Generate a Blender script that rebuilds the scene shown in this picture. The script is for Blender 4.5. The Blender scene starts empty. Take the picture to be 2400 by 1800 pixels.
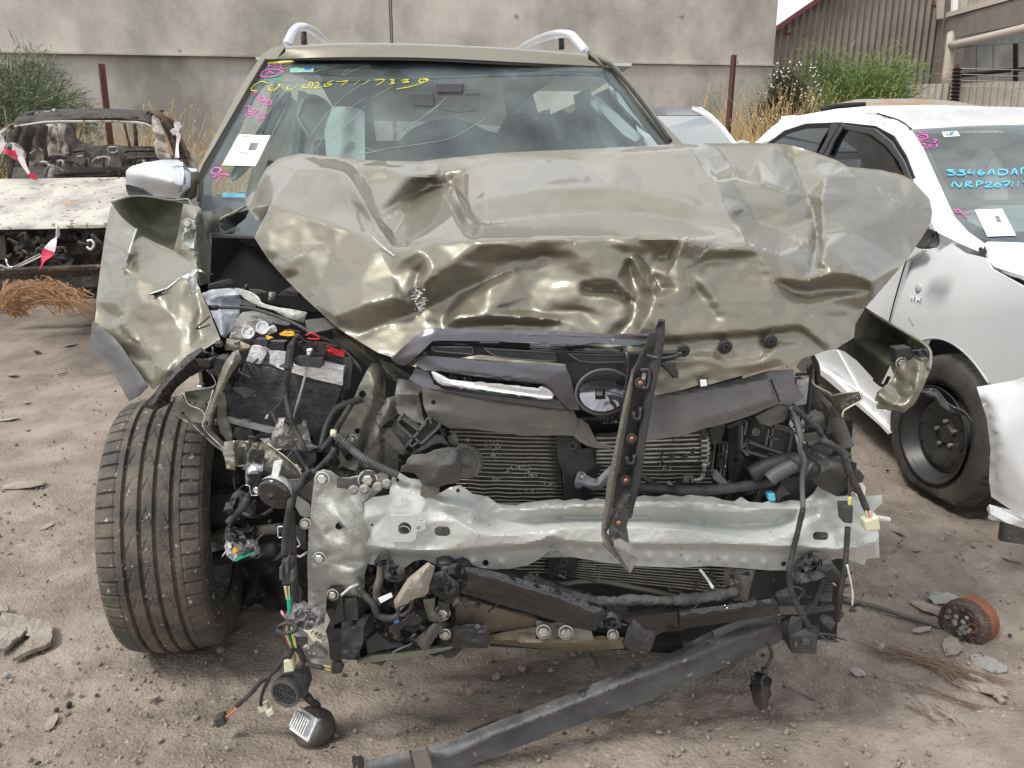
import bpy, bmesh, math, random
from math import radians, sin, cos, tan, atan, atan2, pi, sqrt, exp
from mathutils import Vector, Matrix, noise, geometry
import numpy as np
random.seed(7)
np.random.seed(7)
SC = bpy.context.scene
# ---------------------------------------------------------------- camera
CAM_H = 1.22; PITCH = radians(14.5); FPX = 1800.0
cam_d = bpy.data.cameras.new('camera'); cam = bpy.data.objects.new('camera', cam_d)
SC.collection.objects.link(cam); SC.camera = cam
cam.location = (0, 0, CAM_H); cam.rotation_euler = (pi/2 - PITCH, 0, 0)
cam_d.sensor_width = 36; cam_d.lens = 36*FPX/2400; cam_d.clip_end = 2000; cam_d.clip_start = .05
# ---------------------------------------------------------------- world
SUN_EL = radians(56); SUN_AZ = radians(238)       # azimuth from +Y, clockwise; high, behind and a little left of the viewer
w = bpy.data.worlds.new('World'); SC.world = w; w.use_nodes = True
nt = w.node_tree; nt.nodes.clear()
wo = nt.nodes.new('ShaderNodeOutputWorld'); bg = nt.nodes.new('ShaderNodeBackground')
sky = nt.nodes.new('ShaderNodeTexSky'); sky.sky_type = 'NISHITA'; sky.sun_disc = False
sky.sun_elevation = SUN_EL; sky.sun_rotation = SUN_AZ
sm = nt.nodes.new('ShaderNodeVectorMath'); sm.operation = 'SCALE'; sm.inputs['Scale'].default_value = .11
nt.links.new(sky.outputs[0], sm.inputs[0])
tc = nt.nodes.new('ShaderNodeTexCoord'); mp = nt.nodes.new('ShaderNodeMapping')
mp.inputs['Scale'].default_value = (1, 1, 2.6); nt.links.new(tc.outputs['Generated'], mp.inputs[0])
n1 = nt.nodes.new('ShaderNodeTexNoise'); n1.inputs['Scale'].default_value = 2.2; n1.inputs['Detail'].default_value = 8
n1.inputs['Roughness'].default_value = .55; n1.inputs['Distortion'].default_value = .3
nt.links.new(mp.outputs[0], n1.inputs['Vector'])
cr = nt.nodes.new('ShaderNodeValToRGB')                   # shade of the clouds
cr.color_ramp.elements[0].position = .3; cr.color_ramp.elements[0].color = (.5, .53, .58, 1)
cr.color_ramp.elements[1].position = .62; cr.color_ramp.elements[1].color = (1.12, 1.12, 1.12, 1)
nt.links.new(n1.outputs['Fac'], cr.inputs[0])
cv = nt.nodes.new('ShaderNodeMapRange'); cv.inputs[1].default_value = .34; cv.inputs[2].default_value = .5
cv.inputs[3].default_value = .45; cv.inputs[4].default_value = 1.0
nt.links.new(n1.outputs['Fac'], cv.inputs[0])
mx = nt.nodes.new('ShaderNodeMix'); mx.data_type = 'RGBA'
nt.links.new(cv.outputs[0], mx.inputs[0]); nt.links.new(sm.outputs[0], mx.inputs[6]); nt.links.new(cr.outputs[0], mx.inputs[7])
nt.links.new(mx.outputs[2], bg.inputs[0]); bg.inputs[1].default_value = 1.0
nt.links.new(bg.outputs[0], wo.inputs[0])
sd = bpy.data.lights.new('sun', 'SUN'); sun = bpy.data.objects.new('sun', sd); SC.collection.objects.link(sun)
sd.energy = 1.9; sd.angle = radians(14); sd.color = (1, .96, .9)
sun.rotation_euler = (pi/2 - SUN_EL, 0, -SUN_AZ + pi)
SC.view_settings.view_transform = 'Standard'; SC.view_settings.look = 'None'
SC.view_settings.exposure = 0.5; SC.view_settings.gamma = 1.0
try: SC.view_settings.use_curve_mapping = False
except Exception: pass
SC.render.engine = 'CYCLES'; SC.cycles.max_bounces = 7; SC.cycles.diffuse_bounces = 3; SC.cycles.glossy_bounces = 4
SC.cycles.transparent_max_bounces = 10; SC.cycles.transmission_bounces = 6
# ---------------------------------------------------------------- helpers
CP, SP = cos(PITCH), sin(PITCH)
def P(px, py, Y):
    """world point seen at photo pixel (2400 wide) at forward distance Y"""
    a = (px-1200)/FPX; b = (900-py)/FPX
    t = Y/(CP + b*SP)
    return Vector((a*t, Y, CAM_H + (b*CP - SP)*t))
def PXL(px, py, x0, s=0.0, Y0=0.0):
    """Y where the ray meets the upright plane x = x0 + s*(Y-Y0)"""
    k = ((px-1200)/FPX)/(CP + (900-py)/FPX*SP)
    return (x0 - s*Y0)/(k - s)
def gz(x, y):
    """height of the yard"""
    t = min(max((y-2.5)/6.0, 0), 1); s = t*t*(3-2*t)
    return .5*s
def GP(px, py, dz=0.0):
    """point of the ground under pixel"""
    lo, hi = .3, 60.
    for _ in range(40):
        m = (lo+hi)/2; p = P(px, py, m)
        if p.z > gz(p.x, p.y): lo = m
        else: hi = m
    p = P(px, py, lo); p.z += dz
    return p
CR = dict(F=(0,0,2400), A=(0,0,800), B=(800,0,800), C=(1600,0,800), D=(0,600,800), E=(800,600,800), G=(1600,600,800),
    H=(0,1200,800), I=(800,1200,800), J=(1600,1200,800), K=(450,750,400), L=(450,1050,400), M=(800,850,400),
    N=(1300,750,400), O=(1650,850,400), HL=(560,320,800), HR=(1360,320,800), FE=(200,440,500), BU=(0,240,480))
def T(c, s, Y=None):
    """'u v Y;u v;...' read off the crop c -> [(px, py, Y)]"""
    x0, y0, w_ = CR[c]; k = w_/2212.; out = []; last = Y
    V_ = [[float(q) for q in it.split()] for it in s.split(';')]
    if last is None: last = next((v[2] for v in V_ if len(v) > 2), None)
    for v in V_:
        if len(v) > 2: last = v[2]
        out.append((x0+v[0]*k, y0+v[1]*k, last))
    return out
ROOTS = {}
def link(o): SC.collection.objects.link(o); return o
def thing(name, label, cat, loc=(0,0,0), group=None):
    o = link(bpy.data.objects.new(name, None)); o.location = loc; o.empty_display_size = .1
    o['label'] = label; o['category'] = cat
    if group: o['group'] = group
    ROOTS[o.name] = Vector(loc); return o
def tag(o, label, cat, group=None):
    o['label'] = label; o['category'] = cat
    if group: o['group'] = group
    return o
def off(parent):
    v = Vector((0,0,0))
    while parent is not None:
        v = v + parent.location; parent = parent.parent
    return v
def mk(name, verts, faces, mat, parent=None, smooth=False, solid=0, bevel=0, origin=None, sub=0, mats=None, fm=None, split=48):
    me = bpy.data.meshes.new(name); d = off(parent)
    if origin is not None: d = Vector(origin)
    me.from_pydata([tuple(Vector(v)-d) for v in verts], [], faces)
    o = link(bpy.data.objects.new(name, me))
    if origin is not None: o.location = Vector(origin) - off(parent)
    if parent is not None: o.parent = parent
    if mats:
        for m in mats: me.materials.append(m)
        me.polygons.foreach_set('material_index', fm)
    else: me.materials.append(mat)
    if smooth: me.polygons.foreach_set('use_smooth', [True]*len(me.polygons))
    if sub:
        m = o.modifiers.new('sub', 'SUBSURF'); m.levels = m.render_levels = sub
    if solid:
        m = o.modifiers.new('solid', 'SOLIDIFY'); m.thickness = solid; m.offset = 1
        if smooth:
            m = o.modifiers.new('split', 'EDGE_SPLIT'); m.split_angle = radians(split); m.use_edge_sharp = False
    if bevel:
        m = o.modifiers.new('bev', 'BEVEL'); m.width = bevel; m.segments = 2; m.limit_method = 'ANGLE'
    me.update(); return o
class MB:
    """collects shapes into one mesh"""
    def __init__(s): s.v = []; s.f = []; s.m = []
    def add(s, v, f, m=0):
        n = len(s.v); s.v += [Vector(q) for q in v]; s.f += [tuple(i+n for i in q) for q in f]; s.m += [m]*len(f); return s
    def box(s, c, size, R=None, m=0):
        a, b, d = [q/2 for q in size]; R = R or Matrix.Identity(3); c = Vector(c)
        v = [c + R @ Vector((x*a, y*b, z*d)) for x in (-1,1) for y in (-1,1) for z in (-1,1)]
        return s.add(v, [(0,1,3,2),(4,6,7,5),(0,4,5,1),(2,3,7,6),(0,2,6,4),(1,5,7,3)], m)
    def tube(s, pts, r, n=8, cap=True, m=0):
        pts = [Vector(p) for p in pts]; N = len(pts); v = []; up = Vector((.13,.31,.94)).normalized(); a = None
        for i, p in enumerate(pts):
            t = (pts[min(i+1,N-1)]-pts[max(i-1,0)])
            if t.length < 1e-9: t = Vector((0,0,1))
            t.normalize()
            if a is None: a = t.cross(up)
            else: a = a - t*a.dot(t)
            if a.length < 1e-6: a = t.cross(Vector((1,0,0)))
            a.normalize(); b = t.cross(a)
            rr = r[i] if hasattr(r, '__len__') else r
            v += [p + a*rr*cos(2*pi*k/n) + b*rr*sin(2*pi*k/n) for k in range(n)]
        f = [(i*n+k, i*n+(k+1)%n, (i+1)*n+(k+1)%n, (i+1)*n+k) for i in range(N-1) for k in range(n)]
        if cap: f += [tuple(range(n-1,-1,-1)), tuple((N-1)*n+k for k in range(n))]
        return s.add(v, f, m)
    def lathe(s, c, axis, prof, n=24, m=0, close=False):
        """prof: (r, h) along axis"""
        c = Vector(c); z = Vector(axis).normalized(); a = z.orthogonal().normalized(); b = z.cross(a); v = []
        for r, h in prof: v += [c + z*h + (a*cos(2*pi*k/n) + b*sin(2*pi*k/n))*r for k in range(n)]
        N = len(prof)
        f = [(i*n+k, i*n+(k+1)%n, (i+1)*n+(k+1)%n, (i+1)*n+k) for i in range(N-1) for k in range(n)]
        if close: f += [tuple(range(n-1,-1,-1)), tuple((N-1)*n+k for k in range(n))]
        return s.add(v, f, m)
    def build(s, name, mat, parent=None, **k):
        if isinstance(mat, (list, tuple)): return mk(name, s.v, s.f, None, parent, mats=mat, fm=s.m, **k)
        return mk(name, s.v, s.f, mat, parent, **k)
def spline(pts, n=6):
    """Catmull-Rom through Vectors"""
    pts = [Vector(p) for p in pts]
    if len(pts) < 3: return pts
    q = [pts[0]*2-pts[1]] + pts + [pts[-1]*2-pts[-2]]; out = []
    for i in range(1, len(q)-2):
        a, b, c, d = q[i-1], q[i], q[i+1], q[i+2]
        for k in range(n):
            t = k/n
            out.append(.5*((2*b)+(c-a)*t+(2*a-5*b+4*c-d)*t*t+(3*b-a-3*c+d)*t*t*t))
    out.append(pts[-1]); return out
def hose(name, pts, r, mat, parent, n=6, seg=8, ribs=0, smooth=True, bump=0):
    """tube through photo points; ribs>0 gives a corrugated sleeve with that pitch in metres"""
    p = spline([P(*q) for q in pts], n)
    o_ = parent
    while o_ is not None and o_.parent is not None: o_ = o_.parent
    if o_ is not None and o_.name == 'wrecked_suv' and r > .003: r *= .66
    if ribs: ribs *= .75
    if ribs:
        L = [0]
        for i in range(1, len(p)): L.append(L[-1]+(p[i]-p[i-1]).length)
        m = int(L[-1]/ribs*2); q = []; rr = []
        for k in range(m+1):
            d = L[-1]*k/m; i = max(0, min(len(L)-2, int(np.searchsorted(L, d))-1)); t = (d-L[i])/max(L[i+1]-L[i], 1e-9)
            q.append(p[i].lerp(p[i+1], min(max(t,0),1))); rr.append(r if k % 2 else r*.78)
        p, r = q, rr
    elif bump:
        r = [r*(1+bump*noise.noise(q*90)) for q in p]
    return MB().tube(p, r, seg).build(name, mat, parent, smooth=smooth and not ribs)
def bary(tris, pts):
    """value of piecewise linear function over triangles (k,3,3)->pts(n,2)"""
    out = np.full(len(pts), np.nan); best = np.full(len(pts), -1e9)
    for t in tris:
        (x0,y0,z0),(x1,y1,z1),(x2,y2,z2) = t
        d = (y1-y2)*(x0-x2)+(x2-x1)*(y0-y2)
        if abs(d) < 1e-9: continue
        a = ((y1-y2)*(pts[:,0]-x2)+(x2-x1)*(pts[:,1]-y2))/d
        b = ((y2-y0)*(pts[:,0]-x2)+(x0-x2)*(pts[:,1]-y2))/d
        c = 1-a-b; m = np.minimum(np.minimum(a,b),c); k = m > best
        ac, bc, cc = np.clip(a,0,1), np.clip(b,0,1), np.clip(c,0,1); s = ac+bc+cc
        val = (ac*z0+bc*z1+cc*z2)/s
        out[k] = val[k]; best[k] = m[k]
    return out
def inside(poly, pts):
    x, y = pts[:,0], pts[:,1]; r = np.zeros(len(pts), bool); n = len(poly); j = n-1
    for i in range(n):
        xi, yi = poly[i][:2]; xj, yj = poly[j][:2]
        with np.errstate(divide='ignore', invalid='ignore'):
            c = ((yi > y) != (yj > y)) & (x < (xj-xi)*(y-yi)/(yj-yi+1e-12)+xi)
        r ^= c; j = i
    return r
def dens(l, step, closed=False):
    out = []; n = len(l)
    for i in range(n if closed else n-1):
        a, b = l[i], l[(i+1) % n]; k = max(1, int(math.hypot(b[0]-a[0], b[1]-a[1])/step))
        for t in range(k): out.append(tuple(a[q]+(b[q]-a[q])*t/k for q in range(3)))
    if not closed: out.append(l[-1])
    return out
def sheet(name, outline, mat, parent=None, lines=(), step=0, thick=.0015, it=2, rough=0, rs=.02, holes=(), fn=None, edge=0, seed=0, curve=False, flat=False, origin=None, facet=None):
    """panel of sheet metal / plastic traced in the photo with a depth per point. lines: creases (lists of points with depth).
    step: mesh spacing in px, it: smoothing, rough: crumple amplitude (m), fn(px,py,Y)->Y"""
    if curve:
        q = [Vector(p) for p in outline]; n = len(q); o2 = []
        for i in range(n):
            a, b, c, d = q[i-1], q[i], q[(i+1)%n], q[(i+2)%n]
            for k in range(4):
                t = k/4; v = .5*((2*b)+(c-a)*t+(2*a-5*b+4*c-d)*t*t+(3*b-a-3*c+d)*t*t*t); o2.append(tuple(v))
        outline = o2
    co = list(outline); ed = [(i, (i+1) % len(co)) for i in range(len(co))]
    for l in lines:
        n = len(co); co += list(l); ed += [(n+i, n+i+1) for i in range(len(l)-1)]
    r = geometry.delaunay_2d_cdt([Vector(c[:2]) for c in co], ed, [], 1, 1e-4)
    zs = []
    for i, v in enumerate(r[0]):
        o_ = r[3][i]
        if o_: zs.append(co[o_[0]][2])
        else:                                  # crossing of two creases
            d = sorted((math.hypot(c[0]-v.x, c[1]-v.y), c[2]) for c in co)[:3]
            s = sum(1/(q[0]+1e-6) for q in d); zs.append(sum(q[1]/(q[0]+1e-6) for q in d)/s)
    V = [(v.x, v.y, z) for v, z in zip(r[0], zs)]; tr = [f for f in r[2] if len(f) == 3]
    if step:
        tris = np.array([[V[i] for i in f] for f in tr])
        sp = facet[0] if facet else (.62/rs if rough else 0); amp = facet[1] if facet else rough
        if sp:                                  # random folds: extra points pushed in and out, flat between them
            rn_ = random.Random(int(abs(outline[0][0]*7+outline[0][1]*13))+seed)
            x0, x1 = min(c[0] for c in outline), max(c[0] for c in outline); y0, y1 = min(c[1] for c in outline), max(c[1] for c in outline)
            ex = []
            for gy_ in np.arange(y0, y1, sp*.9):
                for gx_ in np.arange(x0, x1, sp):
                    if rn_.random() < .82: ex.append((gx_+rn_.uniform(-.4,.4)*sp, gy_+rn_.uniform(-.4,.4)*sp))
            if ex:
                ex = np.array(ex); ex = ex[inside(outline, ex)]
            if len(ex):
                c0 = np.array([c[:2] for c in co]); ok = np.array([((c0-e)**2).sum(1).min() > (sp*.3)**2 for e in ex]); ex = ex[ok]
            if len(ex):
                ez = bary(tris, ex); co2 = co + [(float(e[0]), float(e[1]), float(z)+rn_.choice((-1,1))*(amp(float(e[0]),float(e[1])) if callable(amp) else amp)*rn_.uniform(.3,1.)) for e, z in zip(ex, ez)]
                r = geometry.delaunay_2d_cdt([Vector(c[:2]) for c in co2], ed, [], 1, 1e-4)
                pr_ = np.array([(v.x, v.y) for v in r[0]]); zr = bary(tris, pr_); z2 = [co2[r[3][i][0]][2] if r[3][i] else zr[i] for i in range(len(pr_))]
                tris = np.array([[(pr_[i][0], pr_[i][1], z2[i]) for i in f] for f in r[2] if len(f) == 3])
        ol = dens(outline, step, True)
        if edge: ol = [(x+edge*noise.noise(Vector((x*.05,y*.05,seed))), y+edge*noise.noise(Vector((x*.05,y*.05,seed+9))), z) for x,y,z in ol]
        co = list(ol); ed = [(i, (i+1) % len(co)) for i in range(len(co))]
        hl = [dens(h, step, True) for h in holes]
        for h in hl:
            n = len(co); co += h; ed += [(n+i, n+(i+1) % len(h)) for i in range(len(h))]
        for l in lines:
            d = dens(l, step); n = len(co); co += d
        xs = [c[0] for c in ol]; ys = [c[1] for c in ol]
        gx, gy = np.meshgrid(np.arange(min(xs), max(xs), step), np.arange(min(ys), max(ys), step*.87))
        gx = gx + (np.arange(gx.shape[0]) % 2)[:,None]*step/2
        g = np.stack([gx.ravel(), gy.ravel()], 1); g = g[inside(ol, g)]
        c2 = np.array([c[:2] for c in co])
        if len(g):
            keep = np.ones(len(g), bool)
            for c in c2: keep &= ((g[:,0]-c[0])**2+(g[:,1]-c[1])**2) > (step*.45)**2
            g = g[keep]
        allp = [Vector(c[:2]) for c in co] + [Vector(q) for q in g.tolist()]
        r = geometry.delaunay_2d_cdt(allp, ed, [], 1, 1e-4)
        pp = np.array([(v.x, v.y) for v in r[0]])
        F = [f for f in r[2] if len(f) == 3]
        if hl:
            cen = np.array([pp[list(f)].mean(0) for f in F]); bad = np.zeros(len(F), bool)
            for h in hl: bad |= inside(h, cen)
            F = [f for f, b in zip(F, bad) if not b]
        Z = bary(tris, pp)
        E = set()
        for f in F:
            for a, b in ((f[0],f[1]),(f[1],f[2]),(f[2],f[0])): E.add((min(a,b), max(a,b)))
        E = np.array(list(E)); deg = np.zeros(len(pp)); np.add.at(deg, E[:,0], 1); np.add.at(deg, E[:,1], 1)
        for _ in range(it):
            s = np.zeros(len(pp)); np.add.at(s, E[:,0], Z[E[:,1]]); np.add.at(s, E[:,1], Z[E[:,0]])
            Z = np.where(deg > 0, .35*Z+.65*s/np.maximum(deg,1), Z)
        V = []
        for (x, y), z in zip(pp.tolist(), Z.tolist()):
            if rough:
                q = Vector((x*rs, y*rs, seed*3.1)); z += rough*.25*noise.noise(q*2.3)
            if fn: z = fn(x, y, z)
            V.append((x, y, z))
        tr = F
    W = [P(*v) for v in V]; F2 = []
    for f in tr:
        a, b, c = (W[i] for i in f); n = (b-a).cross(c-a)
        aw = n.dot(a-Vector((0,0,CAM_H))) > 0
        F2.append(tuple(f) if aw == (thick > 0) else (f[0], f[2], f[1]))    # solid ones: normals away from viewer, thickness grows behind
    # drop unused
    used = sorted({i for f in F2 for i in f}); ix = {u: k for k, u in enumerate(used)}
    o = mk(name, [W[i] for i in used], [tuple(ix[i] for i in f) for f in F2], mat, parent, smooth=bool(step) and not flat, solid=thick, origin=origin, split=48 if it > 1 else 26)
    return o
# ---------------------------------------------------------------- materials
MATS = {}
def M(name, c1, c2=None, scale=6., rough=.5, metal=0., bump=0., bscale=80., coat=0., lo=.35, hi=.65, rvar=0., speck=None, sscale=120., sth=.7, streak=None, det=6, croof=.03):
    m = bpy.data.materials.new(name); m.use_nodes = True; t = m.node_tree; b = t.nodes['Principled BSDF']; L = t.links.new
    b.inputs['Base Color'].default_value = (*c1, 1); b.inputs['Roughness'].default_value = rough; b.inputs['Metallic'].default_value = metal
    if coat: b.inputs['Coat Weight'].default_value = coat; b.inputs['Coat IOR'].default_value = 1.6; b.inputs['Coat Roughness'].default_value = croof
    tcn = t.nodes.new('ShaderNodeTexCoord'); vec = tcn.outputs['Object']
    if streak:
        mpn = t.nodes.new('ShaderNodeMapping'); mpn.inputs['Scale'].default_value = streak; L(vec, mpn.inputs[0]); vec = mpn.outputs[0]
    col = None
    if c2:
        n = t.nodes.new('ShaderNodeTexNoise'); n.inputs['Scale'].default_value = scale; n.inputs['Detail'].default_value = det; n.inputs['Roughness'].default_value = .62
        L(vec, n.inputs['Vector'])
        mr = t.nodes.new('ShaderNodeMapRange'); mr.inputs[1].default_value = lo; mr.inputs[2].default_value = hi; L(n.outputs['Fac'], mr.inputs[0])
        mi = t.nodes.new('ShaderNodeMix'); mi.data_type = 'RGBA'; L(mr.outputs[0], mi.inputs[0])
        mi.inputs[6].default_value = (*c1, 1); mi.inputs[7].default_value = (*c2, 1); col = mi.outputs[2]
        if rvar:
            r2 = t.nodes.new('ShaderNodeMapRange'); r2.inputs[3].default_value = rough; r2.inputs[4].default_value = rough+rvar
            L(mr.outputs[0], r2.inputs[0]); L(r2.outputs[0], b.inputs['Roughness'])
    if speck:
        n = t.nodes.new('ShaderNodeTexNoise'); n.inputs['Scale'].default_value = sscale; n.inputs['Detail'].default_value = 3; L(tcn.outputs['Object'], n.inputs['Vector'])
        mr = t.nodes.new('ShaderNodeMapRange'); mr.inputs[1].default_value = sth; mr.inputs[2].default_value = sth+.03; L(n.outputs['Fac'], mr.inputs[0])
        mi = t.nodes.new('ShaderNodeMix'); mi.data_type = 'RGBA'; L(mr.outputs[0], mi.inputs[0])
        if col: L(col, mi.inputs[6])
        else: mi.inputs[6].default_value = (*c1, 1)
        mi.inputs[7].default_value = (*speck, 1); col = mi.outputs[2]
    if col: L(col, b.inputs['Base Color'])
    if bump:
        n = t.nodes.new('ShaderNodeTexNoise'); n.inputs['Scale'].default_value = bscale; n.inputs['Detail'].default_value = 5; L(tcn.outputs['Object'], n.inputs['Vector'])
        bp = t.nodes.new('ShaderNodeBump'); bp.inputs['Strength'].default_value = bump; bp.inputs['Distance'].default_value = .01
        L(n.outputs['Fac'], bp.inputs['Height']); L(bp.outputs[0], b.inputs['Normal'])
    MATS[name] = m; return m
def glassmat(name, tint, rough=0.0, base=.05, dirt=.08):
    """thin pane: mirror reflection by angle over tinted see-through, with a diffuse film for dust and for the milky sky veil"""
    m = bpy.data.materials.new(name); m.use_nodes = True; t = m.node_tree; t.nodes.clear(); L = t.links.new
    o = t.nodes.new('ShaderNodeOutputMaterial'); tr = t.nodes.new('ShaderNodeBsdfTransparent'); tr.inputs[0].default_value = (*tint, 1)
    gl = t.nodes.new('ShaderNodeBsdfGlossy'); gl.inputs['Roughness'].default_value = rough
    fr = t.nodes.new('ShaderNodeFresnel'); fr.inputs[0].default_value = 1.5
    a = t.nodes.new('ShaderNodeMixShader'); L(fr.outputs[0], a.inputs[0]); L(tr.outputs[0], a.inputs[1]); L(gl.outputs[0], a.inputs[2])
    df = t.nodes.new('ShaderNodeBsdfDiffuse'); df.inputs[0].default_value = (.50, .60, .60, 1)  # teal film colour: dust plus milky sky reflection painted in
    n = t.nodes.new('ShaderNodeTexNoise'); n.inputs['Scale'].default_value = 5; n.inputs['Detail'].default_value = 7
    tcn = t.nodes.new('ShaderNodeTexCoord'); L(tcn.outputs['Object'], n.inputs['Vector'])
    mr = t.nodes.new('ShaderNodeMapRange'); mr.inputs[1].default_value = .3; mr.inputs[2].default_value = .75; mr.inputs[3].default_value = dirt*.3; mr.inputs[4].default_value = dirt*1.8; L(n.outputs['Fac'], mr.inputs[0])
    c = t.nodes.new('ShaderNodeMixShader'); L(mr.outputs[0], c.inputs[0]); L(a.outputs[0], c.inputs[1]); L(df.outputs[0], c.inputs[2]); L(c.outputs[0], o.inputs[0])
    MATS[name] = m; return m
M('dirt', (.33,.278,.232), (.175,.143,.117), scale=4.5, rough=.95, bump=.9, bscale=110, lo=.36, hi=.68, speck=(.42,.36,.3), sscale=85, sth=.66, det=10)
M('pebble', (.33,.27,.22), (.2,.16,.13), scale=9, rough=.9, bump=.3, bscale=150)
M('flake', (.36,.31,.26), (.24,.2,.17), scale=12, rough=.9, bump=.5, bscale=60)
M('flake_grey', (.33,.32,.30), (.28,.27,.25), scale=15, rough=.8, bump=.3, bscale=60)
M('concrete', (.52,.49,.435), (.28,.265,.23), scale=1.1, rough=.92, bump=.35, bscale=25, lo=.36, hi=.66, det=13, streak=(1,1,.75))
M('concrete_dark', (.49,.465,.415), (.245,.232,.205), scale=1.2, rough=.92, bump=.35, bscale=25, lo=.37, hi=.65, det=13, streak=(1,1,.6))
M('shed_steel', (.225,.19,.165), (.17,.145,.125), scale=2, rough=.55, metal=.1)
M('maroon', (.11,.022,.03), rough=.5)
M('cream', (.46,.40,.34), rough=.6)
M('beam_grey', (.21,.25,.25), (.15,.17,.17), scale=5, rough=.6)
M('panel_grey', (.21,.21,.19), (.12,.115,.1), scale=1.4, rough=.8)
M('dark_void', (.012,.012,.012), rough=.9)
M('fence_zinc', (.46,.42,.37), (.33,.29,.25), scale=2.2, rough=.55, metal=.3)
M('rust_post', (.085,.03,.024), (.13,.05,.035), scale=30, rough=.85)
M('straw', (.60,.41,.17), (.42,.26,.09), scale=3, rough=.8)
M('straw_pale', (.62,.48,.27), (.5,.34,.16), scale=3, rough=.8)
M('leaf_grey', (.17,.20,.11), (.075,.105,.05), scale=5, rough=.6)
M('leaf_green', (.20,.29,.07), (.09,.155,.03), scale=5, rough=.55)
M('leaf_olive', (.09,.085,.035), (.045,.05,.02), scale=5, rough=.6)
M('flower', (.85,.82,.74), rough=.7)
M('stem', (.16,.11,.07), rough=.9)
# ================================================================ SETTING
def axis(a, b, dense_a, dense_b, d, grow=1.12):
    out = list(np.arange(dense_a, dense_b, d)); s = d; x = out[-1]
    while x < b: s *= grow; x += s; out.append(min(x, b))
    s = d; x = out[0]; left = []
    while x > a: s *= grow; x -= s; left.append(max(x, a))
    return left[::-1] + out
GX = axis(-300, 300, -1.75, 1.95, .0125, 1.16); GY = axis(-60, 500, 1.25, 3.1, .0115, 1.07)
def rut(x, y):
    # pressed tyre tracks and soft mounds in front of the car
    h = 0
    for cx, cy, rx, ry, a in ((.15,1.45,.9,.12,.02),(.55,1.28,.6,.1,-.018),(.1,1.3,.5,.06,-.016),(-.2,1.62,.5,.05,.012),(.9,1.35,.3,.12,.02),(-.93,1.62,.25,.05,-.02),(-.6,1.38,.35,.06,.013)):
        h += a*exp(-((x-cx)/rx)**2-((y-cy)/ry)**2)
    return h + .010*noise.noise(Vector((x*3.2,y*7,8)))
vs = []; 
for y in GY:
    for x in GX:
        z = gz(x, y)
        if y < 12 and abs(x) < 12:
            q = Vector((x, y, 0))
            z += .018*noise.noise(q*1.6)+.011*noise.noise(q*5+Vector((3,1,0)))
            if y < 4.5 and abs(x) < 4:
                n3 = noise.noise(q*13+Vector((7,3,0)))
                z += rut(x, y) + .007*(1-2*abs(n3)) + .0045*noise.noise(q*30) + .0035*noise.noise(q*62)
                # churned clods in front of the wheel and under the bumper
                c = exp(-((x+.7)/.35)**2-((y-1.62)/.1)**2) + .9*exp(-((x-.3)/.8)**2-((y-1.45)/.25)**2)
                v = noise.voronoi(q*24)[0]; z += c*.016*(v[1]-v[0]-.25)
        vs.append((x, y, z-.004))
nx = len(GX)
fs = [(j*nx+i, j*nx+i+1, (j+1)*nx+i+1, (j+1)*nx+i) for j in range(len(GY)-1) for i in range(nx-1)]
g = mk('ground', vs, fs, MATS['dirt'], smooth=True); g['kind'] = 'structure'
# loose gravel
ico = bmesh.new(); bmesh.ops.create_icosphere(ico, subdivisions=1, radius=1)
IV = [v.co.copy() for v in ico.verts]; IF = [tuple(v.index for v in f.verts) for f in ico.faces]; ico.free()
mb = MB(); rnd = random.Random(3)
def rz_(x, y): return .018*noise.noise(Vector((x,y,0))*1.6)
def stone(mb, p, r, m=0, sq=.6):
    R = Matrix.Rotation(rnd.uniform(0,6.3), 3, Vector((rnd.gauss(0,1), rnd.gauss(0,1), rnd.gauss(0,1))).normalized())
    sx, sy, sz = r*rnd.uniform(.7,1.3), r*rnd.uniform(.7,1.3), r*rnd.uniform(.5,.9)
    v = [R @ Vector((q.x*sx*rnd.uniform(.8,1.15), q.y*sy*rnd.uniform(.8,1.15), q.z*sz)) + p for q in IV]
    mb.add(v, IF, m)
for i in range(21000):
    y = .85 + 3.8*rnd.random()**1.6; hw = y*.72+.25
    x = rnd.uniform(-hw, hw)
    if noise.noise(Vector((x*1.7, y*1.7, 4))) + rnd.uniform(-.5,.5) < -.2: continue
    r = .0016 + .0062*rnd.random()**6
    if i % 19 == 0: r *= 1.7
    stone(mb, Vector((x, y, gz(x,y)+.006+.012*noise.noise(Vector((x,y,0))*1.6)+r*.2+rut(x,y)*.9)), r, rnd.choices((0,1,2,3), (58,34,5,3))[0])
M('shard_black', (.03,.03,.032), rough=.4)
o = mb.build('gravel', [MATS['pebble'], MATS['flake'], MATS['shard_black'], MATS['flake_grey']], None); o['kind'] = 'stuff'
# flakes of dried mud, broken plastic and sheet scraps
def flake(name, c, r, rot, mat, label, cat, group=None, tilt=.1, th=.003, elong=1.5, n=17):
    rn = random.Random(hash((round(c.x*1000), round(c.y*1000))) & 0xffff); pts = []
    for k in range(n):
        a = 2*pi*k/n + rn.uniform(-.25,.25); q = r*(1+.32*noise.noise(Vector((cos(a)*1.3,sin(a)*1.3,c.x*9)))+rn.uniform(-.12,.12))
        x, y = q*cos(a)*elong, q*sin(a)/elong**.3
        pts.append((x*cos(rot)-y*sin(rot), x*sin(rot)+y*cos(rot)))
    v = []
    for x, y in pts: v.append(c + Vector((x, y, th+tilt*x+rn.uniform(-.2,.3)*r*.25)))
    v.append(c+Vector((0,0,th+r*.12)))
    f = [(k, (k+1) % n, n) for k in range(n)]
    o = mk(name, v, f, mat, None, solid=-th, origin=c)
    return tag(o, label, cat, group)
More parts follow.
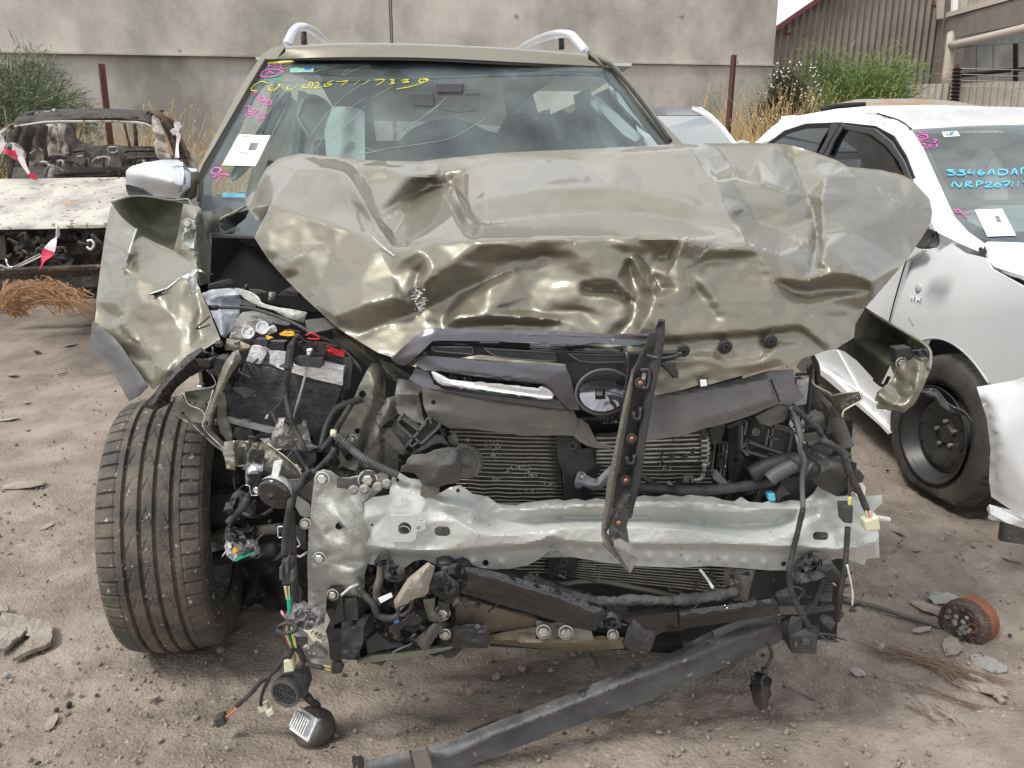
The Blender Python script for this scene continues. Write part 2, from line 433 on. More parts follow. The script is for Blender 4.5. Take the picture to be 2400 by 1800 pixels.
fl = [  # photo px, size m, material, label
 ((62,945),.035,0,'pale grey rubber scrap on the dirt left of the front tyre'),
 ((130,975),.05,1,'crumpled translucent grey scrap on the dirt, nearest the tyre'),
 ((20,985),.05,1,'pale torn scrap at the left edge of the yard'),
 ((65,1010),.02,0,None),
 ((200,1005),.03,0,None),((85,825),.045,2,'dark bark-like chip on the dirt before the weed pile'),((165,810),.07,1,'flat grey shard below the burnt car bumper'),
 ((30,880),.05,0,None),((145,878),.03,2,None),((205,762),.06,0,None),((110,1238),.04,0,'small pale flake on the dirt beside the tyre tread'),
 ((40,1140),.12,0,'long curled crust of dry mud at the left edge'),((250,1525),.025,0,None),((355,1640),.02,0,None),((120,1700),.03,0,None),
 ((2205,1405),.075,1,'pale flake of sheet just above the rusty alternator'),((2175,1430),.06,0,None),((2010,1410),.0,0,None),
 ((2315,1560),.075,1,'squarish grey flake to the lower right of the alternator'),((2230,1520),.06,0,'long bent grey shard under the alternator'),
 ((2295,1615),.06,0,None),((2325,1720),.055,1,'rectangular pale chip near the right edge of the dirt'),((2215,1765),.04,0,None),((2290,1765),.05,0,None),
 ((2230,1722),.045,0,None),((2100,1245),.05,0,'tan chip on the dirt below the white hatchback'),((2160,1480),.03,0,None),((2010,1580),.035,1,'crumpled grey shell piece lying in the middle right dirt'),
 ((2300,1330),.04,0,None),((2370,1315),.03,0,None),((2150,1290),.03,0,None),((1985,1400),.03,0,None),((2065,1520),.02,0,None),((2330,1790),.07,0,'wide pale flake at the bottom right of the dirt')]
FN = iter(['small mud flake at the left edge below the longest shard', 'small mud flake just right of the pale torn scrap at left', 'small mud flake on the far dirt below the weed heap at the left edge', 'dark chip between the grey shard and the left wing', 'small mud flake nearest the dead weed heap', 'small mud flake touching the churned dirt left of the tyre foot', 'tiny mud flake in the open dirt directly below the left tyre', 'mud flake alone at the bottom left of the dirt', 'grey mud flake just left of the alternator foot', 'mud flake between the alternator and the squarish grey flake', 'mud flake just above the rectangular pale chip at right', 'small mud flake near the bottom edge left of the pipe end', 'mud flake near the bottom edge right of the pipe end', 'small mud flake beside the grey pipe end', 'small mud flake between the lamp box and the alternator', 'mud flake on the dirt right of the alternator', 'mud flake at the right edge beyond the alternator pulley', 'small mud flake above the alternator on the far dirt', 'small mud flake right of the lattice arm on the dirt', 'tiny mud flake in the dirt below the lattice arm', 'spare mud flake at the right'])
for i, ((a, b), r, k, lb) in enumerate(fl):
    if r == 0: continue
    c = GP(a, b, .004)
    flake('mud_flake' if k == 0 else 'scrap_piece', c, r*.48, i*1.7, MATS[('flake','flake_grey','rust_post')[k]], lb or next(FN), 'flake' if k == 0 else 'scrap', None if lb else 'small mud flakes on the dirt', elong=1.2+.5*(i%3))
# cracked crust beside the wheel
M('crust', (.36,.32,.275), (.25,.21,.175), scale=9, rough=.95, bump=.9, bscale=60)
crust = thing('mud_crust', 'cracked slab of dried pale mud on the dirt left of the tyre', 'mud slab', GP(70,1500))
for s in ('30 690;160 700;200 760;150 830;60 900;0 930;-20 800','200 720;330 740;350 800;330 880;200 940;80 985;150 900;215 860;190 790','0 620;50 630;60 660;0 690'):
    o_ = [Vector((a,b,0)) for a,b,_ in T('H', s)]; o_ = [o_[i].lerp(o_[(i+1)%len(o_)], k/5)+Vector((5*noise.noise(Vector((i+k*.2,3,0))*2.1), 4*noise.noise(Vector((i+k*.2,7,0))*2.1), 0)) for i in range(len(o_)) for k in range(5)]
    pts = [GP(v_.x,v_.y) for v_ in o_]; n = len(pts); c = sum(pts, Vector())/n
    v = [p+Vector((0,0,.004+.006*rnd.random())) for p in pts]+[c+Vector((0,0,.009))]
    mk('crust_slab', v, [(k,(k+1)%n,n) for k in range(n)], MATS['crust'], crust, solid=-.012)
# ---------------------------------------------------------------- concrete wall
wall = thing('concrete_wall', 'tall tilt-up concrete wall with stained panels behind the cars', 'wall', (0,11.4,.4))
def wy(px): return 10.9+1.1*px/1815
def wp(px, z, d=0):
    y = wy(px)+d
    k = (px-1200)/FPX  # follow column at horizon
    return Vector((k*y/(CP+.444*SP), y, z))
xs_ = [-900, -260, 918, 1820]
for i in range(3):
    a, b = xs_[i], xs_[i+1]
    for z0, z1, m in ((-.2, 2.9, 'concrete_dark'), (2.925, 5.3, 'concrete')):
        A, B = wp(a+4, z0), wp(b-4, z0); n = 1
        v = [A, B, Vector((B.x,B.y,z1)), Vector((A.x,A.y,z1))]
        v += [q+Vector((0,.25,0)) for q in v]
        mk('panel', v, [(0,1,2,3),(5,4,7,6),(3,2,6,7),(1,0,4,5),(0,3,7,4),(2,1,5,6)], MATS[m], wall)
for i in (1, 2):
    A = wp(xs_[i]-2.2, -.2, .03); B = wp(xs_[i]+2.2, -.2, .03)
    MB().add([A, B, B+Vector((0,0,5.5)), A+Vector((0,0,5.5)), A+Vector((0,.1,0)), B+Vector((0,.1,0)), B+Vector((0,.1,5.5)), A+Vector((0,.1,5.5))], [(0,1,2,3),(4,5,1,0),(3,2,6,7),(1,5,6,2),(0,3,7,4)]).build('joint_sealant', M('sealant', (.36,.33,.3), rough=.7), wall)
A = wp(-900, 2.902, -.035); B = wp(1820, 2.902, -.035)
MB().add([A, B, B+Vector((0,0,.022)), A+Vector((0,0,.022))]+[q+Vector((0,.1,0)) for q in (A,B,B+Vector((0,0,.022)),A+Vector((0,0,.022)))], [(0,1,2,3),(3,2,6,7),(1,0,4,5),(0,3,7,4),(2,1,5,6)]).build('ledge', MATS['concrete'], wall)
for a, b in ((1209,36),(1597,36),(420,118),(1725,145)):
    c = P(a, b, wy(a)-.005)
    MB().lathe(c, (0,-1,0), [(.03,0),(.03,.01),(.012,.014),(.001,.014)], 12).build('patch', MATS['flake_grey'], wall)
# ---------------------------------------------------------------- corrugated shed
shed = thing('steel_shed', 'brown corrugated steel shed with maroon roof edge behind the concrete wall', 'shed', (9,20,.5))
def corr(name, x0, x1, y, zb, zt, mat, parent, pitch=.09, depth=.02, skip=0, y1=None):
    n = int(abs(x1-x0)/pitch*6); v = []; f = []
    for i in range(n+1):
        t = i/n; x = x0+(x1-x0)*t; yy = y + ((y1-y)*t if y1 is not None else 0) + depth*cos(2*pi*i/6)
        zz = zt(x) if callable(zt) else zt
        v += [(x, yy, zb), (x, yy, zz)]
    f = [(2*i, 2*i+2, 2*i+3, 2*i+1) for i in range(n)]
    return mk(name, v, f, mat, parent, smooth=False, solid=.002)
SY = 20.
r0 = P(1820,72,SY); r1 = P(1925,0,SY); rs = (r1.z-r0.z)/(r1.x-r0.x)
rt = lambda x: r0.z + rs*(x-r0.x)
xr = P(2212,100,SY).x
x = r0.x-3.5; k = 0
while x < xr-.01:
    x2 = min(x+1.6, xr); corr('wall_sheet', x, x2, SY, .2, rt, MATS['shed_steel'], shed, pitch=.16, depth=.03); x = x2
    # a seam every 1.6 m
mbx = MB(); a = r0.x-3.5
for dz, th in ((.0,.12),):
    v = [Vector((a, SY-.25, rt(a)+dz)), Vector((xr, SY-.25, rt(xr)+dz)), Vector((xr, SY-.25, rt(xr)+dz+th)), Vector((a, SY-.25, rt(a)+dz+th))]
    mbx.add(v+[q+Vector((0,.5,0)) for q in v], [(0,1,2,3),(0,4,5,1),(3,2,6,7),(4,7,6,5)])
mbx.build('roof_trim', MATS['maroon'], shed)
for a, b in ((1846,74),(2191,10)):
    c = P(a, b, SY-.1); MB().lathe(c, (0,-1,-.4), [(.06,0),(.06,.12),(.04,.16),(.001,.16)], 10).build('vent_cap', MATS['rust_post'], shed)
v = P(2235,30,SY-.2)
MB().box((v.x, SY-.25, 4.1), (.42,.5,8.0)).build('corner_column', MATS['shed_steel'], shed)
bay = thing('open_warehouse_bay', 'open warehouse side with grey beam and grimy panels at the upper right', 'building', (12,18,.5))
def beam(name, a, b, h, t, mat, parent):
    a, b = P(*a), P(*b); d = (b-a).normalized(); s = d.cross(Vector((0,0,1))).normalized()*t; u = Vector((0,0,-h))
    v = [a, b, b+u, a+u]; v += [q+s for q in v]
    return mk(name, v, [(0,1,2,3),(5,4,7,6),(0,4,5,1),(3,2,6,7),(0,3,7,4),(2,1,5,6)], mat, parent)
beam('fascia', T('C','1700 125 19.4')[0], T('C','2400 -70 14')[0], .45, -.3, MATS['shed_steel'], bay)
beam('beam', T('C','1705 168 19.3')[0], T('C','2400 48 14')[0], .5, -.3, MATS['beam_grey'], bay)
beam('gutter_board', T('C','1700 85 19.3')[0], T('C','2400 -120 14')[0], .1, -.2, MATS['cream'], bay)
hose('downpipe', T('C','1700 570 18.6;1735 300 18.6;1740 225 18.8'), .1, MATS['cream'], bay, n=3)
hose('downpipe', T('C','1735 295 18.6;1900 258 16.9;2100 212 15.2;2500 120 12.4'), .08, MATS['cream'], bay, n=3)
for i, (u0, u1) in enumerate(((1800,1900),(1905,2010),(2015,2140),(2180,2400))):
    sheet('wall_panel', T('C', f'{u0} 190 20;{u1} 160;{u1} 600;{u0} 600'), MATS['panel_grey'], bay, thick=.05)
sheet('back_wall', T('C','1740 160 20.6;2500 60;2500 620;1740 620'), MATS['dark_void'], bay, thick=.05)
for s in ('1785 490 19.6;2130 455 19.2','2165 452 19;2400 430 18'):
    q = T('C', s); hose('rail', q, .05, MATS['dark_void'], bay, n=1)
for s in ('1660 0 19.2;1700 0;1690 120;1660 120','1780 -60 19;1850 -60;1845 100;1780 105'):
    sheet('trim_board', T('C', s), MATS['cream'], bay, thick=.1)
sheet('post', T('C','1755 -60 18.9;1790 -60;1780 105;1752 105'), M('white_paint', (.78,.78,.77), rough=.4), bay, thick=.1)
A = T('C','1860 0 18')[0]; B = T('C','2300 0 15.5')[0]; a_ = P(*A); b_ = P(*B)
corr('upper_cladding', a_.x, b_.x, a_.y, P(*T('C','1860 80 18')[0]).z, 8.2, MATS['fence_zinc'], bay, pitch=.2, depth=.03, y1=b_.y)
# corrugated boundary fence
fen = thing('corrugated_fence', 'weathered corrugated zinc fence behind the cars at right', 'fence', (8,14,.5))
a_ = P(1995,203,14.6); b_ = P(2560,212,13.4); x = a_.x
while x < b_.x:
    t0 = (x-a_.x)/(b_.x-a_.x); x2 = min(x+.8, b_.x); t1 = (x2-a_.x)/(b_.x-a_.x)
    corr('fence_sheet', x, x2+.03, a_.y+(b_.y-a_.y)*t0, .2, a_.z-.02*(t0*10%2), MATS['fence_zinc'], fen, pitch=.1, depth=.018, y1=a_.y+(b_.y-a_.y)*t1); x = x2
pw = thing('wire_strainer', 'rusty barbed wire coil post standing above the corrugated fence', 'post', (P(2240,240,14).x,14,.5))
MB().tube([P(2236,250,14), P(2243,150,14)], .035, 6).build('post', MATS['rust_post'], pw)
mbx = MB()
for k in range(9):
    c = P(2237+k*.8, 235-k*9, 14); mbx.lathe(c, (.2,.1,1), [(.05,-.02),(.075,0),(.05,.02)], 8)
mbx.build('insulator', MATS['dark_void'], pw)
for k in range(4):
    b0 = P(2243, 160+k*14, 14)
    hose('wire', [(2218,158+k*14,14.2),(2243,160+k*14,14),(2420,165+k*14,13.5)], .006, MATS['fence_zinc'], pw, n=2, seg=4)
# star pickets
for pts, lb in ((((237,150,8.4),(248,252,8.4),(255,330,8.4)),'rusty brown steel picket standing behind the burnt car roof'),(((1720,129,9.3),(1711,235,9.3),(1703,300,9.3)),'rusty brown steel picket in the dry grass right of the windscreen')):
    p = [P(*q) for q in pts]; p[-1].z = .4; o = MB()
    for a in (0, 2.1, 4.2):
        d = Vector((cos(a), sin(a), 0))*.033
        v = [p[0]+d*.0, p[0]+d, p[2]+d, p[2]]; n_ = Vector((-sin(a), cos(a), 0))*.006
        v = [q-n_ for q in v]+[q+n_*2 for q in v]; o.add(v, [(0,1,2,3),(7,6,5,4),(1,5,6,2),(0,4,5,1),(3,2,6,7)])
    tag(o.build('steel_picket', MATS['rust_post'], None, origin=p[2]), lb, 'post', 'steel pickets along the wall')
# ---------------------------------------------------------------- plants
def leafy(mb, c, rx, ry, rz, n, L, W, seed, droop=.2, m=0, spiky=.3, clumps=14):
    rn = random.Random(seed); cl = []
    for k in range(clumps):
        while True:
            q = Vector((rn.uniform(-1,1), rn.uniform(-1,1), rn.uniform(-.6,1)))
            if .35 < q.length < 1: break
        cl.append(Vector((q.x*rx*.85, q.y*ry*.8, q.z*rz*.8)))
    for i in range(n):
        q = rn.choice(cl); s = .36*(.6+.8*rn.random()); d = Vector((rn.gauss(0,1), rn.gauss(0,1), rn.gauss(0,1))); d.normalize()
        p = c + q + Vector((d.x*rx, d.y*ry, d.z*rz))*s*rn.random()**.4
        out = (p-c).normalized(); dr = (out*.8 + Vector((rn.gauss(0,.6), rn.gauss(0,.6), rn.gauss(.35-droop,.5)))).normalized()
        l = L*rn.uniform(.6,1.4)*(1+spiky*(rn.random()<.1)*3); sd_ = dr.cross(Vector((rn.gauss(0,1), rn.gauss(0,1), rn.gauss(0,1)))).normalized()*W*rn.uniform(.7,1.3)
        mb.add([p, p+dr*l*.5+sd_, p+dr*l+Vector((0,0,-droop*l*.4)), p+dr*l*.5-sd_], [(0,1,2,3)], m if m else 0)
def bush(name, label, c, r, n, L, W, mat, seed, stems=14, extra=None, **k):
    base = Vector((c.x, c.y, gz(c.x,c.y)))
    t = thing(name, label, 'bush', base); mb = MB(); leafy(mb, c, *r, n, L, W, seed, **k); mb.build('foliage', mat, t)
    mb = MB(); rn = random.Random(seed)
    for i in range(stems):
        e = c+Vector((rn.uniform(-.8,.8)*r[0], rn.uniform(-.8,.8)*r[1], rn.uniform(-.2,.85)*r[2]))
        mid = base.lerp(e, .5)+Vector((rn.uniform(-.1,.1),0,.1)); p = spline([base+Vector((rn.uniform(-.15,.15),0,0)), mid, e], 4); mb.tube(p, [.018*(1-i_/len(p)*.8) for i_ in range(len(p))], 5)
    mb.build('stem', MATS['stem'], t, smooth=True); return t
c = P(60,255,9.4)
bush('feathery_shrub', 'feathery grey-green shrub by the wall behind the burnt car', Vector((c.x-.25,9.4,1.85)), (.95,.6,.98), 22000, .085, .0045, MATS['leaf_grey'], 5, clumps=26, spiky=.8)
c = P(2020,215,12.6)
bush('green_shrub', 'bright green feathery shrub in front of the brown shed', Vector((c.x-.1,12.8,2.15)), (1.3,.6,1.15), 30000, .075, .006, MATS['leaf_green'], 6, clumps=24, spiky=.6)
c = P(2190,225,13.4)
bush('green_shrub', 'low pale green shrub at the start of the corrugated fence', Vector((c.x-.5,13.6,2.0)), (.6,.3,.6), 7000, .07, .006, MATS['leaf_green'], 16, clumps=9, spiky=.6)
c = P(1848,205,11.4)
fb = bush('flowering_shrub', 'dark shrub dotted with small white flowers at the corner of the concrete wall', Vector((c.x,11.5,2.05)), (.46,.35,.85), 20000, .035, .007, MATS['leaf_olive'], 8, clumps=16)
mbx = MB(); rn = random.Random(4)
for i in range(110):
    q = Vector((rn.uniform(-.42,.42), rn.uniform(-.42,-.2), rn.uniform(-.1,.8)))
    q.x *= sqrt(max(.1, 1-q.z*q.z)); p = Vector((c.x,11.5,2.05))+q
    n_ = Vector((rn.gauss(0,.5),-1,rn.gauss(.3,.5))).normalized(); a = n_.orthogonal().normalized()*.012; b = n_.cross(a)
    mbx.add([p+a*1.2, p+b, p-a, p-b*1.1, p+n_*.006], [(0,1,4),(1,2,4),(2,3,4),(3,0,4)])
mbx.build('blossom', MATS['flower'], fb)
def grass(name, boxes, n, mats, seed, hmin, hmax, wid=.004):
    mb = MB(); rn = random.Random(seed)
    for i in range(n):
        x0,x1,y0,y1 = rn.choice(boxes); x, y = rn.uniform(x0,x1), rn.uniform(y0,y1)
        hgt = rn.uniform(hmin, hmax)*(1 if rn.random()<.75 else 1.35)*(.75+.5*(noise.noise(Vector((x*1.1,y*1.1,2)))+.5)); b = Vector((x, y, gz(x,y)-.02))
        ln = Vector((rn.gauss(0,.16), rn.gauss(0,.1), 1)).normalized(); bd = Vector((rn.gauss(0,.2), rn.gauss(0,.1), -.05))
        wv = Vector((rn.uniform(.6,1)*wid, rn.uniform(-.5,.5)*wid, 0)); v = []
        for k in range(4):
            t = k/3; p = b+ln*hgt*t+bd*hgt*t*t; ww = wv*(1-.7*t); v += [p-ww, p+ww]
        m = 0 if rn.random()<.6 else 1
        mb.add(v, [(0,1,3,2),(2,3,5,4),(4,5,7,6)], m)
        if rn.random() < .5:          # seed head
            tp = v[-1]; q0 = v[-3]; d = (tp-q0).normalized()
            for k in range(6):
                s = tp - d*k*.03; e = s+Vector((rn.gauss(0,.018), rn.gauss(0,.01), -.018)); mb.add([s, s+Vector((.006,0,.004)), e+Vector((.004,0,-.008)), e], [(0,1,2,3)], 1)
    o = mb.build(name, mats, None); o['kind'] = 'stuff'; return o
xL = P(0,300,9.6).x
grass('dry_grass', [(-6.9,-2.2,8.6,10.6),(-6.9,-2.4,8.6,10.6),(1.1,4.2,8.8,11.3),(1.1,4.2,8.8,11.3),(1.4,4.4,8.8,11.3)], 9000, [MATS['straw'], MATS['straw_pale']], 12, .6, 1.05, .0055)
grass('dry_grass', [(2.3,4.6,8.6,11.2)], 5200, [MATS['straw'], MATS['straw_pale']], 14, .8, 1.35, .005)
grass('dry_grass', [(-5.8,-2.0,8.7,9.8)], 3600, [MATS['straw'], MATS['straw_pale']], 15, .7, 1.15, .005)
grass('dry_grass', [(4.2,8.5,11,12.3),(2.8,4.4,10,11.4)], 2000, [MATS['straw'], MATS['straw_pale']], 13, .7, 1.15, .005)
# ================================================================ MATERIALS FOR THE VEHICLES
M('olive', (.195,.182,.138), (.21,.197,.152), scale=2, rough=.40, metal=.6, coat=.6, rvar=.1, speck=(.55,.53,.47), sscale=75, sth=.745, croof=.06)
M('olive_in', (.10,.10,.07), (.14,.135,.10), scale=14, rough=.5, metal=.3, bump=.15, bscale=60)
M('olive_dirty', (.21,.205,.165), (.30,.29,.25), scale=9, rough=.45, metal=.45, rvar=.25, bump=.25, bscale=90)
M('olive_dark', (.085,.085,.06), (.15,.145,.115), scale=9, rough=.4, metal=.4, rvar=.3, bump=.2, bscale=90)
M('primer', (.555,.57,.54), (.49,.505,.475), scale=4, rough=.36, metal=.1, rvar=.12, bump=.12, bscale=70, speck=(.25,.23,.2), sscale=70, sth=.70, coat=.15)
M('primer_dirty', (.54,.555,.51), (.36,.355,.32), scale=13, rough=.45, metal=.3, rvar=.3, bump=.35, bscale=90, speck=(.08,.07,.06), sscale=90, sth=.7)
M('alloy', (.78,.79,.80), (.55,.55,.56), scale=14, rough=.35, metal=.55, rvar=.3, bump=.35, bscale=120)
M('alloy_dirty', (.38,.37,.35), (.16,.15,.14), scale=16, rough=.5, metal=.5, rvar=.3, bump=.5, bscale=110, speck=(.75,.75,.74), sscale=60, sth=.64)
M('tear', (.85,.86,.86), (.6,.6,.6), scale=40, rough=.35, metal=.5, bump=.4, bscale=150)
M('plastic', (.028,.028,.03), (.06,.058,.056), scale=9, rough=.48, rvar=.2, bump=.15, bscale=120, speck=(.2,.19,.18), sscale=130, sth=.74)
M('plastic_dusty', (.055,.053,.052), (.11,.105,.098), scale=7, rough=.6, rvar=.15, bump=.2, bscale=110, speck=(.26,.25,.23), sscale=100, sth=.72)
M('plastic_grey', (.075,.076,.082), (.13,.128,.13), scale=5, rough=.55, bump=.15, bscale=60, streak=(1,1,3), speck=(.28,.27,.27), sscale=60, sth=.74)
M('gloss_black', (.012,.012,.014), (.02,.02,.022), scale=9, rough=.09, coat=.5, speck=(.3,.3,.3), sscale=90, sth=.76)
M('grille_grey', (.09,.088,.10), (.125,.12,.135), scale=6, rough=.32, metal=.5, coat=.4, croof=.25, speck=(.4,.4,.42), sscale=80, sth=.74)
M('chrome', (.86,.87,.88), rough=.16, metal=1.)
M('silver', (.62,.65,.70), (.56,.59,.64), scale=3, rough=.35, metal=.35, coat=.6, croof=.15, speck=(.3,.3,.3), sscale=70, sth=.75)
M('rubber', (.055,.052,.048), (.165,.14,.108), scale=11, rough=.75, rvar=.1, bump=.35, bscale=90, lo=.40, hi=.68, speck=(.40,.38,.34), sscale=60, sth=.67, det=9)
M('rubber_black', (.014,.014,.015), (.03,.03,.03), scale=9, rough=.6)
M('harness', (.022,.022,.024), (.06,.056,.054), scale=25, rough=.62, bump=.3, bscale=160)
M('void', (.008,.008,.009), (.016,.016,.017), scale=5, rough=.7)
M('engine_dark', (.018,.018,.019), (.07,.068,.064), scale=12, rough=.45, rvar=.3, bump=.5, bscale=70)
M('hose_brown', (.10,.09,.075), (.15,.135,.115), scale=10, rough=.65, bump=.2, bscale=70)
M('bolt_zinc', (.6,.59,.54), (.42,.40,.35), scale=60, rough=.35, metal=.7)
M('copper', (.55,.27,.18), rough=.3, metal=.8)
M('fin_brown', (.075,.065,.045), (.035,.03,.02), scale=60, rough=.6, metal=.3, bump=.6, bscale=160, streak=(4,1,1))
M('tube_metal', (.62,.61,.54), (.42,.41,.35), scale=25, rough=.35, metal=.6, bump=.2, bscale=120)
M('core_black', (.035,.035,.04), (.07,.07,.075), scale=30, rough=.5, metal=.3, bump=.5, bscale=120, streak=(1,1,5), speck=(.3,.3,.3), sscale=70, sth=.73)
M('rust', (.30,.10,.035), (.16,.055,.025), scale=14, rough=.75, bump=.5, bscale=90)
M('white_paint2', (.79,.80,.81), (.76,.77,.78), scale=3, rough=.3, coat=.35, croof=.06, speck=(.4,.38,.33), sscale=60, sth=.79)
M('glass_dark', (.02,.024,.03), rough=.04, coat=.5)
M('paper', (.86,.86,.86), rough=.7)
M('ink', (.04,.04,.045), rough=.6)
M('ink_grey', (.4,.4,.42), rough=.6)
M('pink', (.78,.16,.52), rough=.6)
M('yellow', (.75,.72,.07), rough=.45)
M('cyan', (.13,.5,.68), rough=.45)
M('green', (.02,.35,.20), rough=.5)
M('red', (.5,.02,.03), rough=.5)
M('yellow_plastic', (.8,.45,.03), rough=.4)
M('cream_plastic', (.62,.6,.45), rough=.5)
M('seat', (.04,.045,.05), (.055,.06,.066), scale=20, rough=.8)
M('frit', (.085,.078,.095), (.095,.088,.1), scale=3, rough=.45)
M('airbag', (.46,.50,.49), (.42,.48,.47), scale=4, rough=.8, bump=.3, bscale=9)
M('lining', (.30,.33,.33), rough=.8)
M('teal', (.28,.62,.60), rough=.5)
M('foam', (.035,.034,.034), (.12,.115,.11), scale=22, rough=.9, bump=1., bscale=60)
M('blue', (.05,.2,.6), rough=.4)
glassmat('windscreen_glass', (.80,.90,.88), dirt=.11)
glassmat('side_glass', (.5,.55,.55), dirt=.03)
O, OD, OK_, PR, PL_, PD = (MATS[k] for k in ('olive','olive_dirty','olive_dark','primer','plastic','plastic_dusty'))
def bolt(name, px, py, Y, r, mat, parent, nrm=(0,-1,.15), flange=1.5):
    c = P(px, py, Y); mb = MB(); n = Vector(nrm).normalized()
    mb.lathe(c, n, [(r*flange*.2,-.004),(r*flange,-.002),(r*flange,.0012),(r*flange*.85,.0018)], 16)
    z = n; a = z.orthogonal().normalized(); b = z.cross(a); v = []
    for h, q in ((.001,1),(.0055,1),(.007,.8)): v += [c+z*h+(a*cos(pi/3*k+.3)+b*sin(pi/3*k+.3))*r*q for k in range(6)]
    f = [(i*6+k, i*6+(k+1)%6, (i+1)*6+(k+1)%6, (i+1)*6+k) for i in range(2) for k in range(6)]+[tuple(12+k for k in range(6))]
    mb.add(v, f); mb.lathe(c, n, [(r*.75,.0068),(r*.5,.0055),(0.0001,.0055)], 10)
    return mb.build(name, mat, parent)
def blk(name, a, b, c, d, th, mat, parent, bev=.002):
    """solid block whose front face is a,b,c,d (photo points with depth), th deep"""
    v = [P(*q) for q in (a, b, c, d)]; n = (v[1]-v[0]).cross(v[3]-v[0]).normalized()
    if n.dot(v[0]-Vector((0,0,CAM_H))) < 0: n = -n
    v += [q+n*th for q in v]
    return mk(name, v, [(0,1,2,3),(7,6,5,4),(0,4,5,1),(1,5,6,2),(2,6,7,3),(3,7,4,0)], mat, parent, bevel=bev)
def blks(name, crop, s, th, mat, parent, Y=None, bev=.002): return blk(name, *T(crop, s, Y)[:4], th, mat, parent, bev)
def hs(name, crop, s, r, mat, parent, Y=None, **k): return hose(name, T(crop, s, Y), r, mat, parent, **k)
def sh(name, crop, s, mat, parent, Y=None, lines=(), **k):
    return sheet(name, T(crop, s, Y), mat, parent, lines=[T(crop, l, Y) if isinstance(l, str) else l for l in lines], **k)
# ================================================================ WRECKED SUV
suv = thing('wrecked_suv', 'olive grey SUV with its bonnet folded up and its front end torn away', 'car', (-.2, 2.0, 0))
CL = lambda y: -.06-.15*(y-1.9)
# ---- bonnet
hood_o = (T('HL','210 430 1.80;100 655 1.76;150 735 1.74;200 810 1.72;300 920 1.68;430 1050 1.62;640 1240 1.56;800 1340 1.53;900 1400 1.51;990 1430 1.50')
  + [(1000,872,1.47),(1200,886,1.46),(1400,905,1.46),(1540,926,1.45)] + T('G','0 868 1.45;110 835 1.45;180 832 1.45;400 770 1.46;690 700 1.47;780 665 1.48;880 632 1.50;940 610 1.49;990 605 1.50;1110 525 1.53;1120 440 1.55;1180 340 1.58;1450 30 1.68')
  + T('C','1480 1645 1.72;1575 1500 1.80;1612 1430 1.84;1618 1370 1.88;1600 1290 1.92;1500 1180 1.98;1430 1140 2.02;1280 1100 2.05;1070 1080 2.08;1000 1040 2.1;850 985 2.14;690 937 2.18;560 928 2.2;200 928 2.22;30 930 2.22')
  + T('HL','2212 82 2.2;1700 105 2.2;1300 145 2.2;1170 162 2.2;850 155 2.2;640 135 2.2;400 110 2.2;260 140 2.17;180 200 2.13;100 350 2.08;35 410 2.02;60 470 1.98;120 552 1.9;150 540 1.88'))
